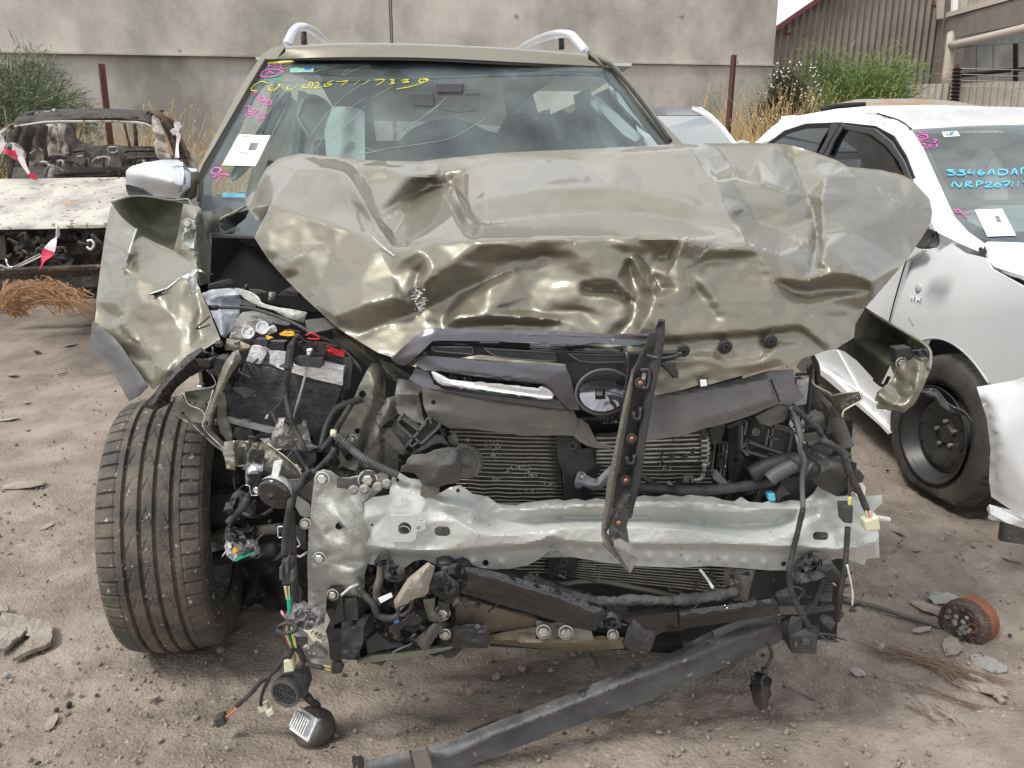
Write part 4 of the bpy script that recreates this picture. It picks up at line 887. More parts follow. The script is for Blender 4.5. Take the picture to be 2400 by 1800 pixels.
# ================================================================ FRONT LEFT WHEEL
def tyre_mesh(R, W, ax_c, yaw, nth, groove, sipes, sw=.055, rimr=.215, flat=0, camber=0):
    """tyre as one grid: angle x profile, grooves and sipes pressed in"""
    hw = W/2; prof = []
    for t in np.linspace(-1, 1, 61): prof.append((t*hw*.93, R-.010*abs(t)**3-.004*t*t, 0))
    side = [(hw*1.0, R-.022, 1), (hw*1.06, R-.05, 1), (hw*1.05, R-.085, 1), (hw*.97, R-.115, 1), (hw*.9, rimr+.004, 1)]
    full = [(-x, r, k) for x, r, k in reversed(side)] + prof + side
    Rm = Matrix.Rotation(yaw, 3, 'Z') @ Matrix.Rotation(camber, 3, 'Y'); v = []
    for i in range(nth):
        a = 2*pi*i/nth; ca, sa = cos(a), sin(a); deg = a*180/pi
        for x, r, k in full:
            rr = r; u = x/hw
            if k == 0:
                for g_ in groove:
                    if abs(x-g_) < .0047: rr -= .010
                # shoulder sipes and slanted centre sipes
                if abs(u) > .60:
                    if ((deg+ (3 if u>0 else 0)) % 6.0) < .9: rr -= .006
                    if .60 < abs(u) < .63: rr -= .002
                else:
                    for g_ in groove:
                        d = (x-g_)*(-1 if g_ > -.01 else 1)
                        if .004 < d < .02 and abs(((deg - d*420) % 12.0)-3) < .95: rr -= .0035*(1-d/.024)
            p = Vector((x, rr*sa, rr*ca))          # axle along x
            if flat and p.z < -R+flat: p.z = -R+flat; p.x *= 1.06
            v.append(ax_c + Rm @ p)
    n = len(full)
    f = [(i*n+j, i*n+j+1, ((i+1)%nth)*n+j+1, ((i+1)%nth)*n+j) for i in range(nth) for j in range(n-1)]
    return v, f, Rm
WC = Vector((-.90, 1.935, .335)); YAW = radians(11)
Rm = Matrix.Rotation(YAW, 3, 'Z')
v, f, Rm = tyre_mesh(.34, .234, WC, YAW, 720, (-.052,-.017,.017,.052), True)
wheel = mk('wheel', [WC+Rm@Vector((.02,0,0))+Rm@Vector((0, .03*cos(k), .03*sin(k))) for k in (0,1.5,3,4.5)], [(0,1,2,3)], MATS['engine_dark'], suv)
mk('tyre', v, f, MATS['rubber'], wheel, smooth=False)
mb = MB(); X = Rm@Vector((1,0,0))
mb.lathe(WC, X, [(.222,.098),(.230,.103),(.226,.09),(.212,.075),(.205,.02),(.203,-.05),(.215,-.085),(.224,-.1)], 64)
mb.build('rim', MATS['alloy_dirty'], wheel, smooth=True)
mb = MB()
for k in range(5):
    a = k*2*pi/5+.4
    for da in (-.13, .13):
        d0 = Rm@Vector((-.06, cos(a)*.04, sin(a)*.04)); d1 = Rm@Vector((-.075, cos(a+da)*.205, sin(a+da)*.205)); mb.tube([WC+d0, WC+d1], .016, 6)
mb.build('spoke', MATS['alloy_dirty'], wheel)
mb = MB(); mb.lathe(WC, X, [(.0001,.05),(.14,.05),(.145,.04),(.145,.0),(.06,-.0),(.06,-.05),(.0001,-.05)], 40); mb.build('brake_disc', MATS['engine_dark'], wheel)
# ================================================================ ENGINE BAY, LEFT
# silver inner wing pieces
sh('strut_panel','FE','1205 1095 1.85;1320 1055 1.87;1480 1040 1.88;1560 1055 1.86;1610 1100 1.84;1600 1200;1600 1330 1.78;1500 1500 1.72;1450 1560 1.68;1410 1540 1.66;1290 1250 1.72', MATS['silver'], suv,
   lines=['1260 1150 1.79;1420 1120 1.78;1590 1110 1.80','1280 1200 1.80;1440 1170 1.83;1600 1150 1.83','1300 1320 1.72;1450 1330 1.74;1590 1300 1.76','1400 1200 1.76;1420 1400 1.70;1440 1540 1.66'], step=6, it=2, thick=.003, rough=.004, rs=.05)
sh('strut_bracket','FE','1630 1290 1.76;1750 1275 1.75;1860 1290 1.74;1900 1350 1.72;1945 1380 1.70;1900 1500 1.68;1860 1600 1.66;1700 1655 1.64;1490 1555 1.64;1530 1440 1.68;1570 1350 1.72', MATS['alloy_dirty'], suv,
   lines=['1650 1470 1.66;1720 1400 1.66;1850 1390 1.67;1920 1400 1.68','1640 1560 1.62;1750 1500 1.60;1860 1480 1.62'], step=6, it=2, thick=.004, rough=.006, rs=.07)
for u,v_,r in ((1840,1450,.014),(1690,1500,.014)):
    (a,b,c),=T('FE',f'{u} {v_} 1.60'); mb=MB(); mb.lathe(P(a,b,c),(0,-1,.2),[(r,0),(r,.003),(r*.8,.003),(r*.75,0),(.0001,0)],20); mb.build('washer', MATS['alloy'], suv)
sh('upper_rail','FE','1560 1050 1.84;1700 1090 1.80;1800 1150 1.76;1840 1200 1.74;2000 1240 1.70;2150 1260 1.67;2300 1290 1.66;2260 1400 1.64;2100 1350 1.66;1960 1270 1.70;1800 1230 1.72;1650 1150 1.78', MATS['primer_dirty'], suv,
   lines=['1640 1110 1.76;1800 1190 1.71;2000 1260 1.66;2240 1330 1.62'], step=7, it=2, thick=.004, rough=.008, rs=.06)
sh('lower_rail','FE','1880 1330 1.72;2000 1350;2100 1390;2120 1420;2080 1430;2000 1415;1900 1390', MATS['primer_dirty'], suv, thick=.006)
hs('lip','FE','1560 1048 1.84;1700 1085 1.79;1790 1140 1.75;1820 1200 1.73;1790 1190 1.73;1900 1230 1.71;2110 1350 1.66', .0025, MATS['tear'], suv, n=3, seg=4)
sh('torn_plastic','FE','1560 1170 1.70;1600 1150;1660 1170;1780 1210 1.68;1760 1240;1620 1215', PL_, suv)
hs('bonnet_cable','FE','1270 1235 1.66;1370 1240;1600 1245;1750 1260 1.64;1980 1330 1.60;2212 1430 1.56;2400 1550 1.55', .0055, MATS['harness'], suv, n=4)
hs('cable_sleeve','FE','1275 1245 1.655;1370 1243', .009, MATS['harness'], suv)
for s in ('2060 1060 2.0;2212 1080;2212 1140;1990 1120','1270 1000 2.0;1370 985;1420 1030;1270 1045'):
    blks('engine_cover','FE', s, .1, MATS['engine_dark'], suv)
sh('strut_cap','FE','1270 1060 1.95;1560 1045;1800 1060;1870 1085;1700 1110;1560 1090;1270 1075', MATS['hose_brown'], suv, thick=.01)
hs('strut_nut','FE','1940 1085 1.9;1935 1170 1.9', .014, MATS['alloy_dirty'], suv)
hs('strut_nut','FE','1660 1035 1.92;1690 1038 1.92', .014, MATS['engine_dark'], suv)
sh('black_flap','K','1460 0 1.56;1830 -40 1.57;1890 95 1.55;1540 175 1.54;1490 155', PD, suv, thick=.004)
sh('rusty_lip','K','450 235 1.60;620 270 1.58;760 330 1.57;740 400 1.56;600 405 1.56;430 390 1.57;425 340', M('rusty_metal',(.42,.34,.28),(.2,.17,.14),scale=30,rough=.5,metal=.4,bump=.4,speck=(.8,.8,.78),sscale=60,sth=.62), suv, lines=['440 270 1.57;600 320 1.55;740 360 1.55'], step=7, it=1, thick=.004, rough=.006, rs=.08)
# ---- finned cooler pack
def core(name, quad, rows, mat_t, mat_b, parent, th=.02, r=.0022, tube_name='cooling_tube', bend=0., seed=0, kinds=True, nseg=8, tw=.0):
    """finned core between four photo points (tl, tr, br, bl): dark finned block and proud horizontal tubes, each its own part"""
    a, b, c, d = [P(*q) for q in quad]; n = (b-a).cross(d-a).normalized()
    if n.y > 0: n = -n
    core_ = mk(name, [a, b, c, d]+[q-n*th for q in (a,b,c,d)], [(0,1,2,3),(7,6,5,4),(0,4,5,1),(1,5,6,2),(2,6,7,3),(3,7,4,0)], mat_b, parent)
    rn = random.Random(seed); mbs = MB()
    for i in range(rows):
        t = (i+.5)/rows; s, e = a.lerp(d, t), b.lerp(c, t); pts = []
        for k in range(nseg+1):
            u = k/nseg; q = s.lerp(e, u)+n*.001
            q += (d-a).normalized()*bend*noise.noise(Vector((u*6, t*5, seed)))
            pts.append(q)
        m = MB(); m.tube(pts, r, 5); m.build(tube_name, mat_t, core_, smooth=True)
    return core_
def finned(name, quad, nf, mat, parent, th=.02):
    """block with fine horizontal fins, joined (they are too fine to pick apart)"""
    a, b, c, d = [P(*q) for q in quad]; n = (b-a).cross(d-a).normalized()
    if n.y > 0: n = -n
    mb = MB(); rn = random.Random(nf)
    for i in range(nf):
        t0, t1 = i/nf, (i+.6)/nf; S = 14
        for k in range(S):
            u0, u1 = k/S, (k+1)/S
            def pt(u, t, o): return (a.lerp(b,u)).lerp(d.lerp(c,u), t+.012*noise.noise(Vector((u*5,t*9,nf)))) + n*(o+.004*noise.noise(Vector((u*4,t*4,2))))
            v = [pt(u0,t0,.0), pt(u1,t0,.0), pt(u1,t1,.002), pt(u0,t1,.002), pt(u0,t1,-th*.5), pt(u1,t1,-th*.5)]
            mb.add(v, [(0,1,2,3),(3,2,5,4)])
    v = [q-n*.004 for q in (a,b,c,d)]+[q-n*th for q in (a,b,c,d)]
    mb.add(v, [(0,1,2,3),(7,6,5,4),(0,4,5,1),(1,5,6,2),(2,6,7,3),(3,7,4,0)])
    o = mb.build(name, mat, parent); return o
finned('cooler_core', T('K','690 540 1.50;1240 665 1.48;1090 1400 1.53;450 1250 1.55'), 42, MATS['core_black'], suv)
finned('cooler_core', T('K','1230 665 1.48;1960 855 1.48;1690 1530 1.53;1085 1400 1.53'), 44, MATS['core_black'], suv)
finned('cooler_core', T('K','1950 850 1.49;2055 865 1.49;1905 1120 1.51;1830 1080 1.51'), 14, MATS['core_black'], suv)
for s in ('700 530 1.50;770 340 1.49;830 340;970 388 1.48;960 440;880 572 1.49;780 555','985 388 1.48;1110 395;1218 408;1200 560;1190 650 1.475;1110 620;1050 580;1000 560;1010 460','1290 600 1.475;1500 560;1700 560;1965 620;1950 850 1.475;1600 770;1290 680'):
    sh('alloy_tank','K', s, MATS['alloy'], suv, step=8, it=2, thick=.012, rough=.004, rs=.06)
sh('alloy_tank','K','455 1255 1.545;1095 1402 1.525;1045 1480 1.53;450 1325 1.55', MATS['alloy'], suv, thick=.015)
sh('alloy_tank','K','1700 545 1.47;1750 550;1965 610;1965 660;1690 610', MATS['alloy'], suv, thick=.01)
hs('steel_rod','K','1480 620 1.465;1470 700;1440 830 1.47;1310 1290 1.50', .0038, MATS['alloy'], suv, n=2)
sh('side_seal','K','1960 490 1.49;2060 500;2080 560;2055 870;1965 850;1970 600', PL_, suv, thick=.01)
for s, m in (('820 250 1.47;960 250;980 330;930 350;810 300','plastic'),('1000 280 1.48;1200 285;1190 400;1000 370','gloss_black'),('1480 430 1.455;1720 420;1720 480;1490 500','gloss_black'),
   ('1385 340 1.47;1560 300;1740 370;1730 420;1400 420','gloss_black'),('1325 500 1.44;1370 480;1680 500;1690 600;1660 625;1400 600;1325 570','plastic'),('1740 450 1.50;1965 520;1965 600;1740 540','plastic')):
    q = T('K', s); sheet('connector', q, MATS[m], suv, thick=.02)
blks('fuse','K','1480 380 1.44;1545 378;1550 410;1480 415', .01, MATS['paper'], suv)
blks('fuse','K','1485 415 1.44;1530 412;1530 460;1485 465', .01, MATS['alloy'], suv)
hs('harness_trunk','K','1390 200 1.48;1330 260;1290 330 1.46;1275 400;1255 620 1.43;1230 760;1235 900 1.45;1220 1000', .0085, MATS['harness'], suv, n=5, ribs=0, bump=.2)
hs('ribbed_boot','K','1285 330 1.45;1240 640 1.42', .013, PL_, suv, ribs=.006)
blks('cable_clip','K','1125 590 1.42;1290 570;1295 620;1130 620', .015, PL_, suv)
hs('black_hose','K','1215 980 1.45;1240 1100 1.44;1270 1250 1.43;1330 1400;1430 1600 1.42;1460 1700', .0078, MATS['harness'], suv, n=5)
hs('vent_pipe','K','1210 985 1.45;1120 1110;970 1240 1.47', .0032, MATS['harness'], suv, n=4)
sh('paint_chip','K','1000 1215 1.465;970 1280;940 1275;975 1220', MATS['tear'], suv)
for s, m in (('955 200 1.46;1040 230;975 255','yellow_plastic'),('1130 175 1.48;1190 150;1310 160;1330 200;1240 210;1140 195','yellow_plastic'),('1640 310 1.50;1760 340;1980 420;1970 480;1800 440;1680 350','red'),('950 170 1.47;1060 60 1.5;1095 100;1100 150;1000 190','tear')):
    sh('warning_label' if m == 'yellow_plastic' else 'broken_clip','K', s, MATS[m], suv, step=7, it=1, thick=.006, rough=.008, rs=.08)
for s in ('1200 150 1.5;1260 130;1400 160','1350 170 1.5;1480 280;1700 300 1.5;1900 350','1480 200 1.5;1550 170;1640 220;1630 250;1500 240','1360 180 1.5;1450 260;1380 300;1460 330'):
    hs('wire','K', s, .0022, MATS['red'] if '1480 200' in s else MATS['harness'], suv, n=4, seg=5)
hs('edge_pipe','K','1560 180 1.55;1800 280;2000 420;2160 600 1.52;2212 700', .006, MATS['harness'], suv, n=4)
hs('edge_pipe','K','1500 300 1.54;1700 330;1950 480;2100 640 1.52', .004, MATS['harness'], suv, n=4)
# torn strut rails left of the pack
sh('torn_rail','K','520 420 1.50;560 400;620 430;640 500;520 690 1.47;420 860;340 1050 1.48;270 1250;240 1430 1.50;330 1540;480 1640 1.52;470 1700;330 1600;180 1430;155 1330 1.50;190 1130;300 920 1.48;350 720;420 560', OD, suv,
   lines=['560 450 1.46;440 720 1.44;330 950 1.45;240 1200 1.46;210 1400 1.47'], step=6, it=2, thick=.004, rough=.008, rs=.07)
sh('torn_rail','K','425 960 1.53;450 1100;440 1250 1.54;520 1480;515 1580;480 1600;370 1470;330 1300;330 1080 1.52;390 940', OD, suv, step=6, it=2, thick=.004, rough=.006, rs=.08)
sh('torn_rail','D','1140 920 1.50;1170 890;1210 960;1290 990 1.52;1330 1040;1325 1090;1240 1070;1190 1010;1110 990', OD, suv, step=6, it=2, thick=.004, rough=.006, rs=.08)
sh('torn_rail','D','1200 880 1.53;1390 845 1.50;1390 880;1320 960;1200 930', MATS['olive_in'], suv, step=7, thick=.003, rough=.005)
sh('torn_rail','D','1120 1000 1.56;1320 1080 1.56;1330 1100;1400 1160;1500 1290 1.5;1500 1310;1400 1230;1250 1090;1110 1010', OD, suv, step=7, thick=.003, rough=.005)
hs('bright_edge','D','1165 900 1.49;1190 890;1220 960;1300 995;1330 1040;1320 1080', .001, MATS['tear'], suv, n=3, bump=.8, seg=4)
hs('bright_edge','D','1230 870 1.49;1385 845;1385 790;1340 740', .001, MATS['tear'], suv, n=3, bump=.8, seg=4)
hs('bright_edge','D','1380 870 1.47;1350 970;1320 1060;1330 1130;1500 1290', .001, MATS['tear'], suv, n=3, bump=.8, seg=4)
blks('ball_stud','D','1270 830 1.47;1310 835;1310 865;1270 860', .02, MATS['chrome'], suv, bev=.006)
sh('rubber_flap','K','520 1500 1.54;560 1390;620 1385;740 1470;790 1560;700 1580;600 1560', PL_, suv, lines=['580 1400 1.52;700 1560 1.52'], step=8, thick=.004)
hs('splash_tube','K','780 1580 1.52;860 1500;1040 1490', .006, PL_, suv)
# olive supports right of the pack
sh('radiator_support','M','400 0 1.52;470 20;552 110;570 260;575 440 1.50;500 600;400 790;310 1050 1.50;240 1250;190 1400 1.48;90 1380;-20 1320;-30 900;60 700;120 560;230 300;330 100', OD, suv,
   lines=['360 110 1.48;430 250 1.46;550 400 1.485','430 260 1.46;400 600 1.47','330 490 1.48;290 800 1.475;230 1000 1.47','120 560 1.50;0 780 1.485','440 500 1.49;330 800 1.50'], step=5, it=2, thick=.003, rough=.003, rs=.04)
sh('radiator_support','M','580 460 1.49;690 430;710 440;735 560;750 650 1.48;660 720;560 800;500 860;560 1000 1.50;540 1200;480 1330 1.49;300 1360;280 1300;300 1080;400 800;480 640', OD, suv,
   lines=['590 470 1.46;620 530 1.455;500 780 1.47;400 1000 1.47','480 830 1.46;520 1000 1.47;500 1250 1.48'], step=5, it=2, thick=.003, rough=.003, rs=.04)
sh('radiator_support','M','480 850 1.51;740 840;740 1410;420 1440;290 1420;480 1300', M('grey_green', (.17,.18,.165), (.23,.235,.215), scale=7, rough=.45, metal=.3), suv, thick=.003, lines=['560 980 1.50;540 1180 1.49;500 1380 1.5'], step=9)
sh('olive_brace','E','-40 440 1.60;0 480;160 570 1.56;230 640;330 720;445 790 1.52;450 830;360 820;300 790;150 700 1.56;60 620;-60 540', OK_, suv, lines=['0 500 1.57;200 660 1.53;420 800 1.49'], step=7, it=2, thick=.004)
sh('olive_brace','M','500 -30 1.54;640 0;900 170 1.52;860 230;700 250 1.51;660 180;560 60', OD, suv, lines=['520 0 1.52;720 240 1.50'], step=7, it=1, thick=.004)
for u, v_, r in ((280,405,.0075),(218,880,.006),(105,1215,.008)):
    (a,b,c),=T('M',f'{u} {v_} 1.455'); mb=MB(); mb.lathe(P(a,b,c),(0,-1,.2),[(r,.006),(r*.8,.0065),(r*.75,-.004),(.0001,-.004)],16); mb.build('hole', MATS['void'], suv)
(a,b,c),=T('M','145 985 1.455'); bolt('stud', a, b, c, .006, MATS['bolt_zinc'], suv)
hs('corrugated_hose','M','-60 960 1.44;0 1000 1.43;120 1110;260 1220 1.41;450 1330;600 1400;740 1460 1.41', .0125, MATS['plastic_grey'], suv, ribs=.0058, n=6, seg=12)
hs('corrugated_hose','K','2212 1020 1.47;2000 1090 1.46;1880 1150;1800 1260;1740 1400;1700 1560;1650 1700', .012, PL_, suv, ribs=.0062, n=6, seg=12)
hs('black_hose','K','2060 1100 1.46;1980 1230 1.44;1880 1400;1790 1550;1680 1680 1.44', .009, MATS['harness'], suv)
hs('hose_end','K','1800 1465 1.42;1870 1470', .011, MATS['cream_plastic'], suv)
# crushed brackets under the pack
sh('crushed_bracket','K','1120 1270 1.46;1200 1265;1420 1290;1480 1310;1500 1430;1550 1600 1.45;1640 1650;1500 1700;1200 1680;1020 1640;1030 1500;1080 1380', MATS['alloy_dirty'], suv,
   lines=['1110 1380 1.44;1300 1350 1.47;1480 1380 1.44','1050 1540 1.43;1300 1560 1.44;1560 1590 1.43'], step=5, it=1, thick=.004, rough=.01, rs=.07)
blks('rubber_mount','K','1180 1300 1.44;1400 1310;1400 1360;1190 1350', .02, MATS['rubber_black'], suv)
sh('crushed_bracket','K','880 1540 1.47;1000 1535;1040 1600;1000 1640;940 1600', MATS['alloy'], suv, step=6, rough=.008, rs=.1)
sh('torn_panel','L','420 -80 1.46;540 -100;800 -90;990 -60;1060 0;1180 90;1330 220;1430 360 1.44;1390 400;1250 415;1200 400;1060 340;930 290 1.43;900 200;720 215 1.44;570 245;560 290;450 270;430 170;400 60', OD, suv,
   lines=['540 -60 1.42;560 240 1.42','700 -50 1.46;640 200 1.47','830 -60 1.42;900 180 1.43','1020 -20 1.45;1200 200 1.41;1380 370 1.42','560 -20 1.45;1000 -10 1.44'], step=5, it=1, thick=.003, rough=.012, rs=.05)
hs('bright_edge','L','545 -95 1.44;535 20;570 120;560 230;700 220', .0012, MATS['cream_plastic'], suv, n=3, bump=.8, seg=5)
hs('bright_edge','L','980 -60 1.43;1180 90;1340 230;1430 360;1400 395;1250 412;1180 390', .0012, MATS['cream_plastic'], suv, n=3, bump=.8, seg=5)
sh('torn_panel','L','1160 370 1.45;1400 400;1380 480;1330 560;1290 610 1.46;1200 540', MATS['alloy'], suv, step=6, it=1, rough=.006, rs=.08)
sh('lamp_bracket','L','740 60 1.42;790 20;900 20;940 60;940 160;920 250;910 330;905 590 1.42;770 620;745 490;700 470;690 340;700 230;730 160', M('scraped_black', (.035,.035,.035), (.55,.56,.58), scale=18, rough=.4, metal=.4, lo=.52, hi=.62, bump=.3), suv,
   lines=['700 340 1.405;900 330 1.40'], step=6, it=1, thick=.004, rough=.004, rs=.06)
hs('bright_edge','L','690 480 1.415;745 495;770 615;900 590;880 560', .001, MATS['tear'], suv, n=2, bump=.8, seg=4)
(a,b,c),=T('L','842 543 1.412'); mb=MB(); mb.lathe(P(a,b,c),(0,-1,.1),[(.0065,.003),(.0055,.004),(.005,0),(.0001,0)],18); mb.build('eyelet', MATS['chrome'], suv)
horn = suv
(a,b,c),=T('L','1070 590 1.40'); hc = P(a,b,c); ax = Vector((-.25,-1,-.25)).normalized()
mb = MB(); mb.lathe(hc, ax, [(.0001,-.02),(.032,-.02),(.036,-.008),(.0365,.0)], 36); mb.build('horn', MATS['alloy'], suv, smooth=True)
mb = MB(); mb.lathe(hc, ax, [(.0345,.0),(.033,.006),(.026,.009),(.018,.007),(.012,.010),(.004,.010),(.003,.013),(.0001,.013)], 36); mb.build('horn_face', MATS['gloss_black'], suv, smooth=True)
blks('horn_strap','L','1060 170 1.41;1180 150;1110 400 1.40;1020 380', .006, MATS['alloy'], suv)
# ---- drive shaft and bellows behind
p0_, p1_ = T('L','150 830 1.95')[0], T('L','600 800 1.85')[0]; A_, B_ = P(*p0_), P(*p1_); pts, rr = [], []
for k in range(15): pts.append(A_.lerp(B_, k/14)); rr.append((.062-.002*k) if k % 2 else (.05-.002*k))
MB().tube(pts, rr, 24).build('driveshaft_boot', MATS['rubber_black'], suv)
hs('track_rod','L','-60 1220 1.9;300 1150 1.85;700 1090;1150 1040 1.75', .020, MATS['hose_brown'], suv, n=2)
hs('suspension_arm','L','-20 1500 1.9;500 1400;1100 1300 1.8', .03, MATS['engine_dark'], suv, n=2)
blks('hub_carrier','L','60 100 1.95;500 150;600 480;220 550', .08, MATS['engine_dark'], suv)
sheet('inner_guard', [(470,1000,2.1),(760,1000,2.1),(760,1520,2.0),(600,1540,2.0),(480,1500,2.1)], MATS['engine_dark'], suv, step=14, it=1, thick=.01, rough=.04, rs=.03)
sheet('dark_guard', [(500,830,1.75),(960,1000,1.7),(960,1120,1.7),(700,1130,1.7),(560,1090,1.72)], MATS['engine_dark'], suv, step=12, it=1, thick=.01, rough=.03, rs=.04)
# ---- light green support plate
sup = sheet('support_plate', [(737,1118,1.40),(742,1106,1.40),(757,1101,1.40),(775,1106,1.40),(800,1122,1.41),(850,1116,1.41),(875,1120,1.41),(905,1100,1.41),(912,1130,1.42),(880,1160,1.43),(868,1180,1.43),(868,1300,1.42),(855,1345,1.43),(850,1450,1.46),(838,1520,1.47),(800,1570,1.48),(730,1560,1.49),(722,1500,1.49),(722,1380,1.46),(720,1320,1.41),(724,1230,1.41)], MATS['primer_dirty'], suv,
   lines=[[(760,1150,1.405),(765,1200,1.395),(762,1260,1.40),(780,1300,1.41)], T('L','1850 720 1.40;1900 900 1.36;2080 1120 1.37;2212 1150 1.38'), T('L','1750 1100 1.41;1900 1250 1.37;2000 1400 1.38;2200 1410 1.39'), T('L','1560 1560 1.40;1800 1500 1.41;2100 1480 1.42'), [(745,1350,1.43),(770,1400,1.46),(765,1500,1.47)], [(800,1340,1.40),(830,1340,1.39),(860,1320,1.41)]], step=5, it=2, thick=.004, rough=.0035, rs=.045)
for u,v_,r,m in ((1690,400,.0095,'primer_dirty'),(1650,1430,.009,'bolt_zinc'),(1468,980,.0075,'bolt_zinc')):
    (a,b,c),=T('L',f'{u} {v_} 1.39'); bolt('bolt', a, b, c, r, MATS[m], suv)
(a,b,c),=T('M','345 1520 1.39'); bolt('bolt', a, b, c, .0105, MATS['bolt_zinc'], suv, flange=1.9)
(a,b,c),=T('L','1910 1005 1.37'); mb=MB(); mb.lathe(P(a,b,c),(0,-1,.1),[(.007,.004),(.0065,.004),(.006,-.002),(.0001,-.002)],16); mb.build('hole', MATS['void'], sup)
sh('link_plate','M','-60 1500 1.39;100 1520;220 1500;300 1400;420 1410;480 1500;470 1600;400 1640;240 1610;100 1640;-60 1620', PD, suv, step=8, it=1, thick=.006)
for u, v_ in ((160,1650),(300,1640),(470,1610),(590,1570)):
    (a,b,c),=T('M',f'{u} {v_} 1.375'); mb=MB(); mb.lathe(P(a,b,c),(0,-1,.2),[(.0001,-.004),(.009,-.003),(.010,.0),(.006,.003),(.0001,.0025)],12); mb.build('link_joint', MATS['alloy_dirty'], suv)
sh('primer_gusset','L','1360 620 1.43;1480 700;1530 740;1530 900;1520 930;1400 870;1340 760', MATS['primer_dirty'], suv, step=7, thick=.003, rough=.003)
sh('primer_gusset','L','1540 430 1.44;1600 380;1600 700;1500 680;1400 590;1440 500', MATS['hose_brown'], suv, step=7, thick=.003)
sh('grey_foot','H','1960 880 1.46;2040 850;2120 930;2110 950;1990 950', MATS['alloy_dirty'], suv, thick=.01)
hs('wire_bracket','L','1290 1020 1.42;1290 1180;1320 1280;1400 1250;1290 1050', .0018, MATS['alloy'], suv, n=3, seg=4)
hs('wire_bracket','L','1200 1020 1.42;1125 1020;1115 1060;1120 1150;1150 1160;1200 1150', .0018, MATS['alloy'], suv, n=3, seg=4)
hs('wire_bracket','L','1320 1375 1.42;1400 1410;1490 1350', .0025, MATS['alloy'], suv, n=2, seg=4)
blks('sensor','L','1330 1080 1.44;1480 1050;1490 1330;1400 1300', .03, MATS['engine_dark'], suv)
M('chrome_soft', (.86,.87,.88), rough=.32, metal=.6)
# ================================================================ BUMPER BEAM AND RADIATORS
beam_o = T('E','150 1600 1.41;200 1565 1.41;310 1548 1.41;330 1420 1.43;380 1405 1.44;440 1440 1.44;520 1450 1.44;560 1490 1.44;640 1535 1.44;700 1500 1.44;770 1484 1.44;850 1540 1.44;950 1560 1.44;1010 1605 1.44;1130 1618 1.44')+T('E','1180 1600 1.44;1400 1575;1450 1585;1520 1572;1580 1585;1650 1570;1750 1580;1820 1560;1900 1568;1960 1550;2040 1562;2100 1545;2212 1558')
beam_o += T('G','60 1530 1.44;130 1552;200 1560;260 1580;330 1590;380 1565;430 1592;520 1600;560 1585;620 1600;700 1580;780 1590;840 1545;880 1490 1.45;930 1500;1010 1560;1110 1548 1.46;1130 1480;1165 1470;1185 1500;1190 1560;1230 1560 1.47;1290 1550;1295 1600;1240 1650')
beam_o += T('J','1240 50 1.47;1270 130;1276 295 1.47;1240 300;1190 305;1180 345;1130 330;1060 305 1.45;1000 300;940 320;880 350;800 360;700 378 1.43;560 378;460 370;340 360;180 350;0 360')
beam_o += T('I','2100 358 1.43;1900 350;1700 325;1540 300;1460 280;1400 250;1360 222 1.44;1340 255;1280 305;1210 345;1100 368;1000 372 1.43;900 362;850 345;790 328;740 330;690 352;630 350;580 325;530 308;470 318;420 355;380 384;300 372;230 345;170 335;145 300;135 180 1.42')
beam_l = [T('I','150 215 1.40;400 245 1.39;700 245 1.39;1000 215 1.385;1200 205 1.385;1300 180 1.38;1360 150 1.38;1440 180 1.385;1600 200 1.385;2212 205 1.385')+T('J','200 202 1.385;500 215;800 225;1000 240 1.40;1260 190 1.44'),
  T('I','160 270 1.425;600 290 1.42;1000 260 1.415;1250 230;1340 200 1.41;1440 215 1.41;1700 240;2212 245 1.415')+T('J','400 250 1.415;800 280 1.42;1000 290 1.44'),
  T('I','560 -20 1.40;640 0;760 60 1.385;880 130 1.38;1000 148;1150 145 1.385;1300 125;1450 105;1700 90 1.39;2212 110 1.39')+T('J','200 138 1.39;400 172 1.39;560 172;680 150;780 100 1.40;900 30 1.42'),
  T('I','700 0 1.41;850 80 1.40;1000 105 1.405;1200 95 1.41;1450 72;1700 62;2212 80 1.41')+T('J','200 108;400 140 1.41;600 130;740 80;860 10 1.43'),
  T('E','380 1500 1.41;560 1560 1.40;700 1620 1.39;850 1650 1.40')+T('I','900 30 1.43;1100 60;1400 40 1.44;2212 50 1.44')+T('J','300 80 1.44;600 70;700 20'),
  T('I','1050 -20 1.41;1200 -10 1.40;1400 -20;1700 -40;2212 -30 1.40')+T('J','200 0 1.40;400 10;600 0 1.41'),
  T('E','1150 1640 1.40;1500 1610 1.40;2000 1590;2212 1590')+T('G','200 1600 1.40;500 1640;750 1640 1.41;900 1600 1.42'),
  T('I','150 40 1.40;300 10 1.40;520 0 1.39;570 60;570 180 1.40;540 240'),
  T('J','1000 60 1.43;985 130 1.435;1010 200;1080 220 1.44;1200 160 1.45')]
def bump_fn(x, y, z):
    for cx, cy, r, a in bumps:
        d2 = ((x-cx)**2+(y-cy)**2)/(r*r)
        if d2 < 4: z += 1.7*a*exp(-d2*2.2)
    return z+.0018*noise.noise(Vector((x*.03,y*.03,3)))+.001*noise.noise(Vector((x*.09,y*.09,3)))
bumps = []
for s, r, a in (('850 330',14,-.006),('1040 330',14,-.006),('930 330',12,.004),('660 325',9,-.004),('1990 290',15,-.006),('1850 285',12,-.005),('2130 300',15,-.006),('1610 260',10,-.004),('1760 280',12,-.005),('1480 240',10,-.004)):
    (x,y,_),=T('I',s,1); bumps.append((x,y,r,a))
for s, r, a in (('30 320',14,-.006),('160 320',14,-.006),('280 320',14,-.006),('400 330',14,-.006),('530 335',14,-.006),('880 160',20,.006),('1060 150',24,-.006)):
    (x,y,_),=T('J',s,1); bumps.append((x,y,r,a))
